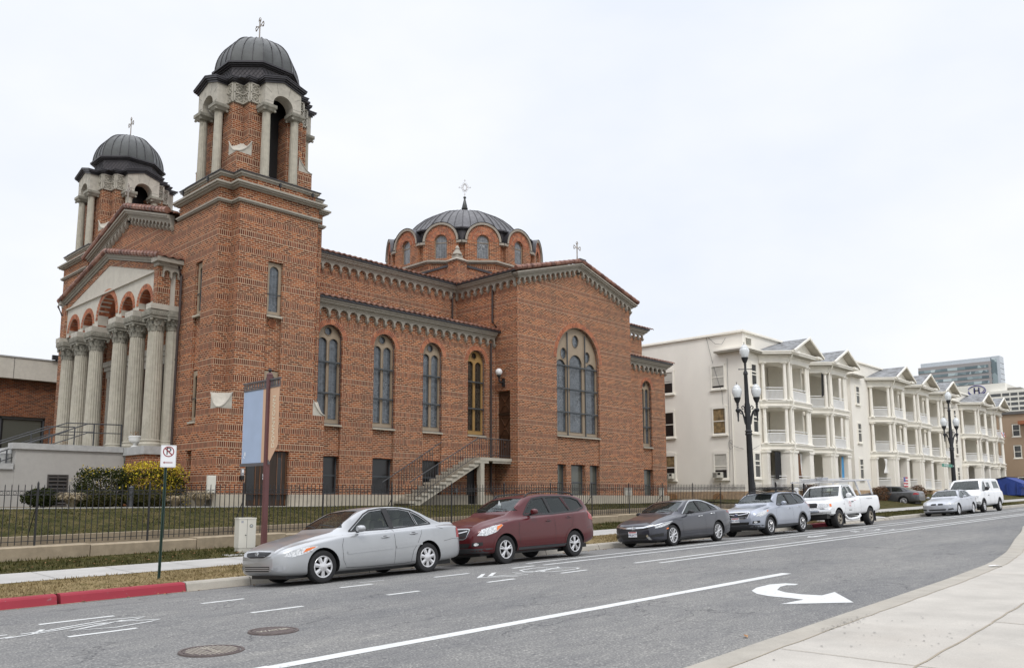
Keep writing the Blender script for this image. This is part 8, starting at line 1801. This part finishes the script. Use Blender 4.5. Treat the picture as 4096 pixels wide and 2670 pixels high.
for k in range(11): m.bar((.5+.28*k,-.15,2.05),(.5+.28*k,.22,2.05),.03,.03)
m.m('ink_grey'); m.box(.9,1.5,-.45,-.2,2.03,2.12)
ladder = MB(); ladder.v, ladder.f, ladder.mi, ladder.ms, ladder.sm = m.v, m.f, m.mi, m.ms, m.sm
lo = bpy.data.objects.new('ladder', ladder.mesh('ladder')); COL.objects.link(lo); lo.location = c.t.location; lo.rotation_euler = c.t.rotation_euler; lo['label'] = 'aluminium ladder lying on the rack of the white pickup'; lo['category'] = 'ladder'
m = MB(); q = c.proj(2.12,.98,'L',.006); yy = q.y-.002
for (dx, dz_, tx, sz, mt) in ((0,-.09,'HOMES',.06,'ink_red'),(0,-.15,'CENTER LINE',.042,'ink_grey'),(0,-.27,'801-555-0142',.055,'sign_black'),(.62,.14,'Renew',.06,'ink_red')): qq = c.proj(2.12+dx,.98+dz_,'L',.008); m.m(mt); m.text(tx, sz, (qq.x,qq.y,qq.z), (1,0,0), (0,0,1), .002)
m.m('ink_red'); 
for a, b in (((-.12,0),(0,.10)),((0,.10),(.12,0)),((-.09,-.03),(-.09,.02)),((.09,-.03),(.09,.02))): m.bar((2.12+a[0],yy-.004,.98+a[1]),(2.12+b[0],yy-.004,.98+b[1]),.003,.015)
q2 = c.proj(4.45,1.15,'L',.008); m.m('ink_grey'); m.text('FREE INSPECTIONS', .075, (4.35,q2.y,1.16), (1,0,0), (0,0,1), .002); m.m('sign_black'); m.text('F150', .05, (1.50,c.proj(1.50,.98,'L',.006).y,.98), (1,0,0), (0,0,1), .002); m.build('lettering', c.t, local=True)
# ---- two more sedans and a van ---------------------------------------------------------
import copy
def sedan(label, X, Yc, paint, rear=False, **k):
    sp2 = copy.deepcopy(sp_base); sp2['L'] = 4.70; c = Car(sp2, label, paint, X, Yc, **k); c.wheels('multi', .21, .70)
    c.seams([[(1.47,.92),(1.40,.72),(1.42,.42),(1.50,.27)],[(1.50,.27),(3.2,.27)],[(2.74,1.0),(2.76,.6),(2.72,.26)],[(3.52,.99),(3.40,.68),(3.18,.3)]], w=.012)
    c.seams([[(1.64,.985),(1.84,1.125),(2.11,1.325),(2.28,1.40),(2.6,1.432),(3.08,1.425),(3.40,1.365),(3.62,1.26),(3.90,1.06),(2.74,.998),(1.64,.985)],[(2.73,1.0),(2.70,1.42)]], 'window_trim', 'trim_black', .03, .004)
    c.handle([(2.50,.84),(3.28,.88)]); c.mirror(1.86, 1.03)
    for sd in 'LR':
        c.patch('headlight', [(.10,.60),(.40,.62),(.70,.70),(.66,.73),(.30,.70),(.12,.67)], sd, 'head_lens', .006, step=.05); c.patch('tail_light', [(4.30,.78),(4.66,.80),(4.66,.92),(4.40,.95)], sd, 'red_lens', .006, step=.05)
    for sg in (-1,1):
        m = MB(); c.patch('', [(sg*.05,.60),(sg*.30,.60),(sg*.32,.66),(sg*.25,.69),(sg*.05,.69)], 'F', 'sign_black', .005, mb=m, step=.05); m.build('grille', c.t, local=True)
        m = MB(); c.patch('', [(sg*.42,.60),(sg*.70,.60),(sg*.74,.67),(sg*.42,.67)], 'F', 'head_lens', .006, mb=m, step=.05); m.build('headlight', c.t, local=True)
        m = MB(); c.patch('', [(sg*.55,.32),(sg*.80,.34),(sg*.76,.42),(sg*.55,.39)], 'F', 'sign_black', .005, mb=m, step=.05); m.build('bumper_intake', c.t, local=True)
    c.patch('lower_grille', [(-.42,.30),(.42,.30),(.46,.39),(-.46,.39)], 'F', 'trim_black', .004, step=.06); c.wipers(.8, 1.075)
    return c
sp_base = dict(L=4.82, W=1.80, fo=.88, wb_=2.76, R=.325, gap=.045,
 w=[(0,.62),(.03,.72),(.10,.82),(.22,.90),(.42,.955),(.75,.985),(1.3,1),(3.6,1),(4.2,.98),(4.5,.93),(4.62,.86),(4.7,.74)],
 zb=[(0,.28),(.05,.22),(.2,.19),(.6,.18),(3.4,.19),(4.3,.22),(4.6,.28),(4.7,.38)],
 zs=[(0,.55),(.03,.63),(.1,.68),(.3,.74),(.6,.80),(.95,.85),(1.4,.905),(2.2,.935),(3.2,.965),(3.8,.985),(4.3,1.0),(4.55,.97),(4.65,.88),(4.7,.72)],
 zc=[(0,.58),(.03,.68),(.08,.73),(.2,.785),(.45,.85),(.9,.93),(1.3,.99),(1.5,1.01),(3.9,1.05),(4.1,1.075),(4.5,1.08),(4.62,1.02),(4.68,.9),(4.7,.75)],
 roof=[(1.2,.93),(1.32,1.0),(1.62,1.18),(2.0,1.365),(2.2,1.415),(2.5,1.44),(2.85,1.44),(3.2,1.42),(3.45,1.375),(3.7,1.29),(3.95,1.17),(4.2,1.075),(4.3,1.0)],
 wb=[(0,.86),(1.3,.86),(1.6,.875),(3.6,.875),(4.3,.80),(4.8,.7)], wr=[(0,.60),(1.2,.70),(1.7,.74),(2.1,.66),(2.5,.64),(3.2,.645),(3.7,.68),(4.2,.74),(4.8,.60)],
 cav=(1.55,4.0), xh=2.12, xr=3.5,
 win=[[(1.72,1.00),(1.86,1.10),(2.13,1.27),(2.28,1.335),(2.62,1.36),(2.70,1.02)],[(2.80,1.025),(2.76,1.36),(3.1,1.35),(3.38,1.29),(3.50,1.20),(3.60,1.06)]],
 ws=[(-.70,1.06),(-.63,1.18),(-.50,1.36),(0,1.38)], rw=[(-.56,1.14),(-.46,1.30),(0,1.34)], seats=(2.15,2.95), seatz=.60)
sedan('small pale silver sedan parked in front of the white van', 50.3, 15.06, 'paint_pale', glass='car_glass', seat='seat_dark')
zflat = lambda x, y: base(x)+.185
c = sedan('dark slate sedan standing in the side lane behind the pickup, tail towards the street', 66.1, 25.5, 'paint_slate', zfun=lambda x, y: 1.29, rot=(0,0,-pi/2), glass='dark_car_glass', seat='seat_dark')
sp = dict(L=5.50, W=2.02, fo=.82, wb_=3.50, R=.37, gap=.06, inset=.0,
 w=[(0,.74),(.04,.84),(.12,.92),(.3,.97),(.8,1),(5.2,1),(5.4,.975),(5.5,.93)],
 zb=[(0,.50),(.1,.44),(.5,.42),(1.6,.40),(5.0,.42),(5.4,.48),(5.5,.55)],
 zs=[(0,.85),(.05,1.02),(.15,1.10),(.5,1.17),(.9,1.22),(2,1.25),(5.2,1.26),(5.42,1.24),(5.5,1.1)],
 zc=[(0,.90),(.05,1.08),(.15,1.18),(.5,1.26),(.8,1.30),(2,1.34),(5.2,1.36),(5.42,1.34),(5.5,1.2)],
 roof=[(.55,1.15),(.70,1.28),(1.05,1.60),(1.45,1.92),(1.7,2.02),(2.2,2.06),(4.9,2.05),(5.15,1.98),(5.32,1.6),(5.46,1.15)],
 wb=[(0,.88),(.8,.90),(1.3,.93),(5.2,.93),(5.5,.9)], wr=[(0,.74),(.7,.80),(1.2,.84),(1.6,.80),(2.2,.78),(4.9,.78),(5.2,.80),(5.5,.85)],
 cav=(.98,5.1), xh=1.6, xr=4.9,
 win=[[(1.22,1.34),(1.34,1.52),(1.62,1.80),(1.90,1.84),(2.02,1.36)],[(2.35,1.45),(2.33,1.80),(2.95,1.80),(3.0,1.45)],[(3.75,1.42),(3.72,1.86),(4.75,1.86),(4.95,1.42)]],
 ws=[(-.84,1.38),(-.76,1.62),(-.66,1.92),(0,1.94)], rw=[(-.6,1.5),(-.5,1.8),(0,1.82)], seats=(1.75,2.9), seatz=1.05)
c = Car(sp, 'white van with a black brush guard, last vehicle in the row', 'paint_white', 55.3, 15.15, 'van', 'van', rearglass='dark_car_glass'); c.wheels('hub7', .24, .6)
c.seams([[(1.12,1.25),(1.1,.7),(1.12,.5)],[(2.12,1.95),(2.16,1.2),(2.12,.48)],[(3.2,1.95),(3.22,.5)],[(1.12,.5),(3.2,.5)],[(5.1,1.9),(5.2,1.2),(5.1,.6)]], w=.014)
c.seams([[(1.14,1.30),(1.32,1.55),(1.6,1.83),(1.92,1.88),(2.06,1.32),(1.14,1.30)]], 'window_trim', 'trim_black', .025, .004); c.handle([(1.95,1.02)], 'trim_black'); c.mirror(1.30, 1.42, 'trim_black', (.14,.26,.24), .04)
for sg in (-1,1): c.patch('headlight', [(sg*.56,.86),(sg*.90,.86),(sg*.92,1.02),(sg*.56,1.02)], 'F', 'head_lens', .008, step=.06)
c.patch('grille', [(-.52,.80),(.52,.80),(.52,1.04),(-.52,1.04)], 'F', 'trim_grey', .006, step=.07); m = MB(); [c.seam([(-.5,z),(.5,z)], 'F', .03, .016, m, 'chrome') for z in (.86,.93,1.0)]; m.build('grille_bar', c.t, local=True)
m = MB().m('chrome'); m.grid([[(-.10+.25*abs(y)**3,y,.50),(-.14+.25*abs(y)**3,y,.56),(-.14+.25*abs(y)**3,y,.68),(-.05+.25*abs(y)**3,y,.72)] for y in fr(-1,1,14)], True); m.m('sign_black'); m.box(-.05,.4,-.9,.9,.38,.5); m.build('front_bumper', c.t, local=True)
m = MB().m('iron')
for y in (-.32,.32): m.tube([(-.12,y,.5),(-.22,y,.7),(-.22,y,1.05),(-.12,y,1.12)], .03, 6)
m.tube([(-.22,-.32,1.02),(-.22,.32,1.02)], .025, 6); m.tube([(-.22,-.85,.82),(-.24,0,.82),(-.22,.85,.82)], .025, 6); m.build('brush_guard', c.t, local=True); c.wipers(.3, 1.42, ((-.7,-.1),(.05,.75)))
for sd, sg in (('L',-1),('R',1)): 
    for wx in c.wx:
        m = MB().m('trim_grey'); A_ = []; B_ = []; 
        for t in [pi*j/20 for j in range(21)]:
            for r_, L_ in ((.43,A_),(.50,B_)): q = c.proj(wx+r_*cos(t), .38+r_*sin(t), sd, .012); L_.append(q if q else (L_[-1] if L_ else Vector((wx,sg*c.W,.4))))
        m.grid([A_,B_] if sd == 'L' else [B_,A_], True); m.build('arch_trim', c.t, local=True)
c.both('tail_light', [(5.30,1.0),(5.46,1.0),(5.46,1.4),(5.34,1.4)], 'red_lens', .006, step=.06)
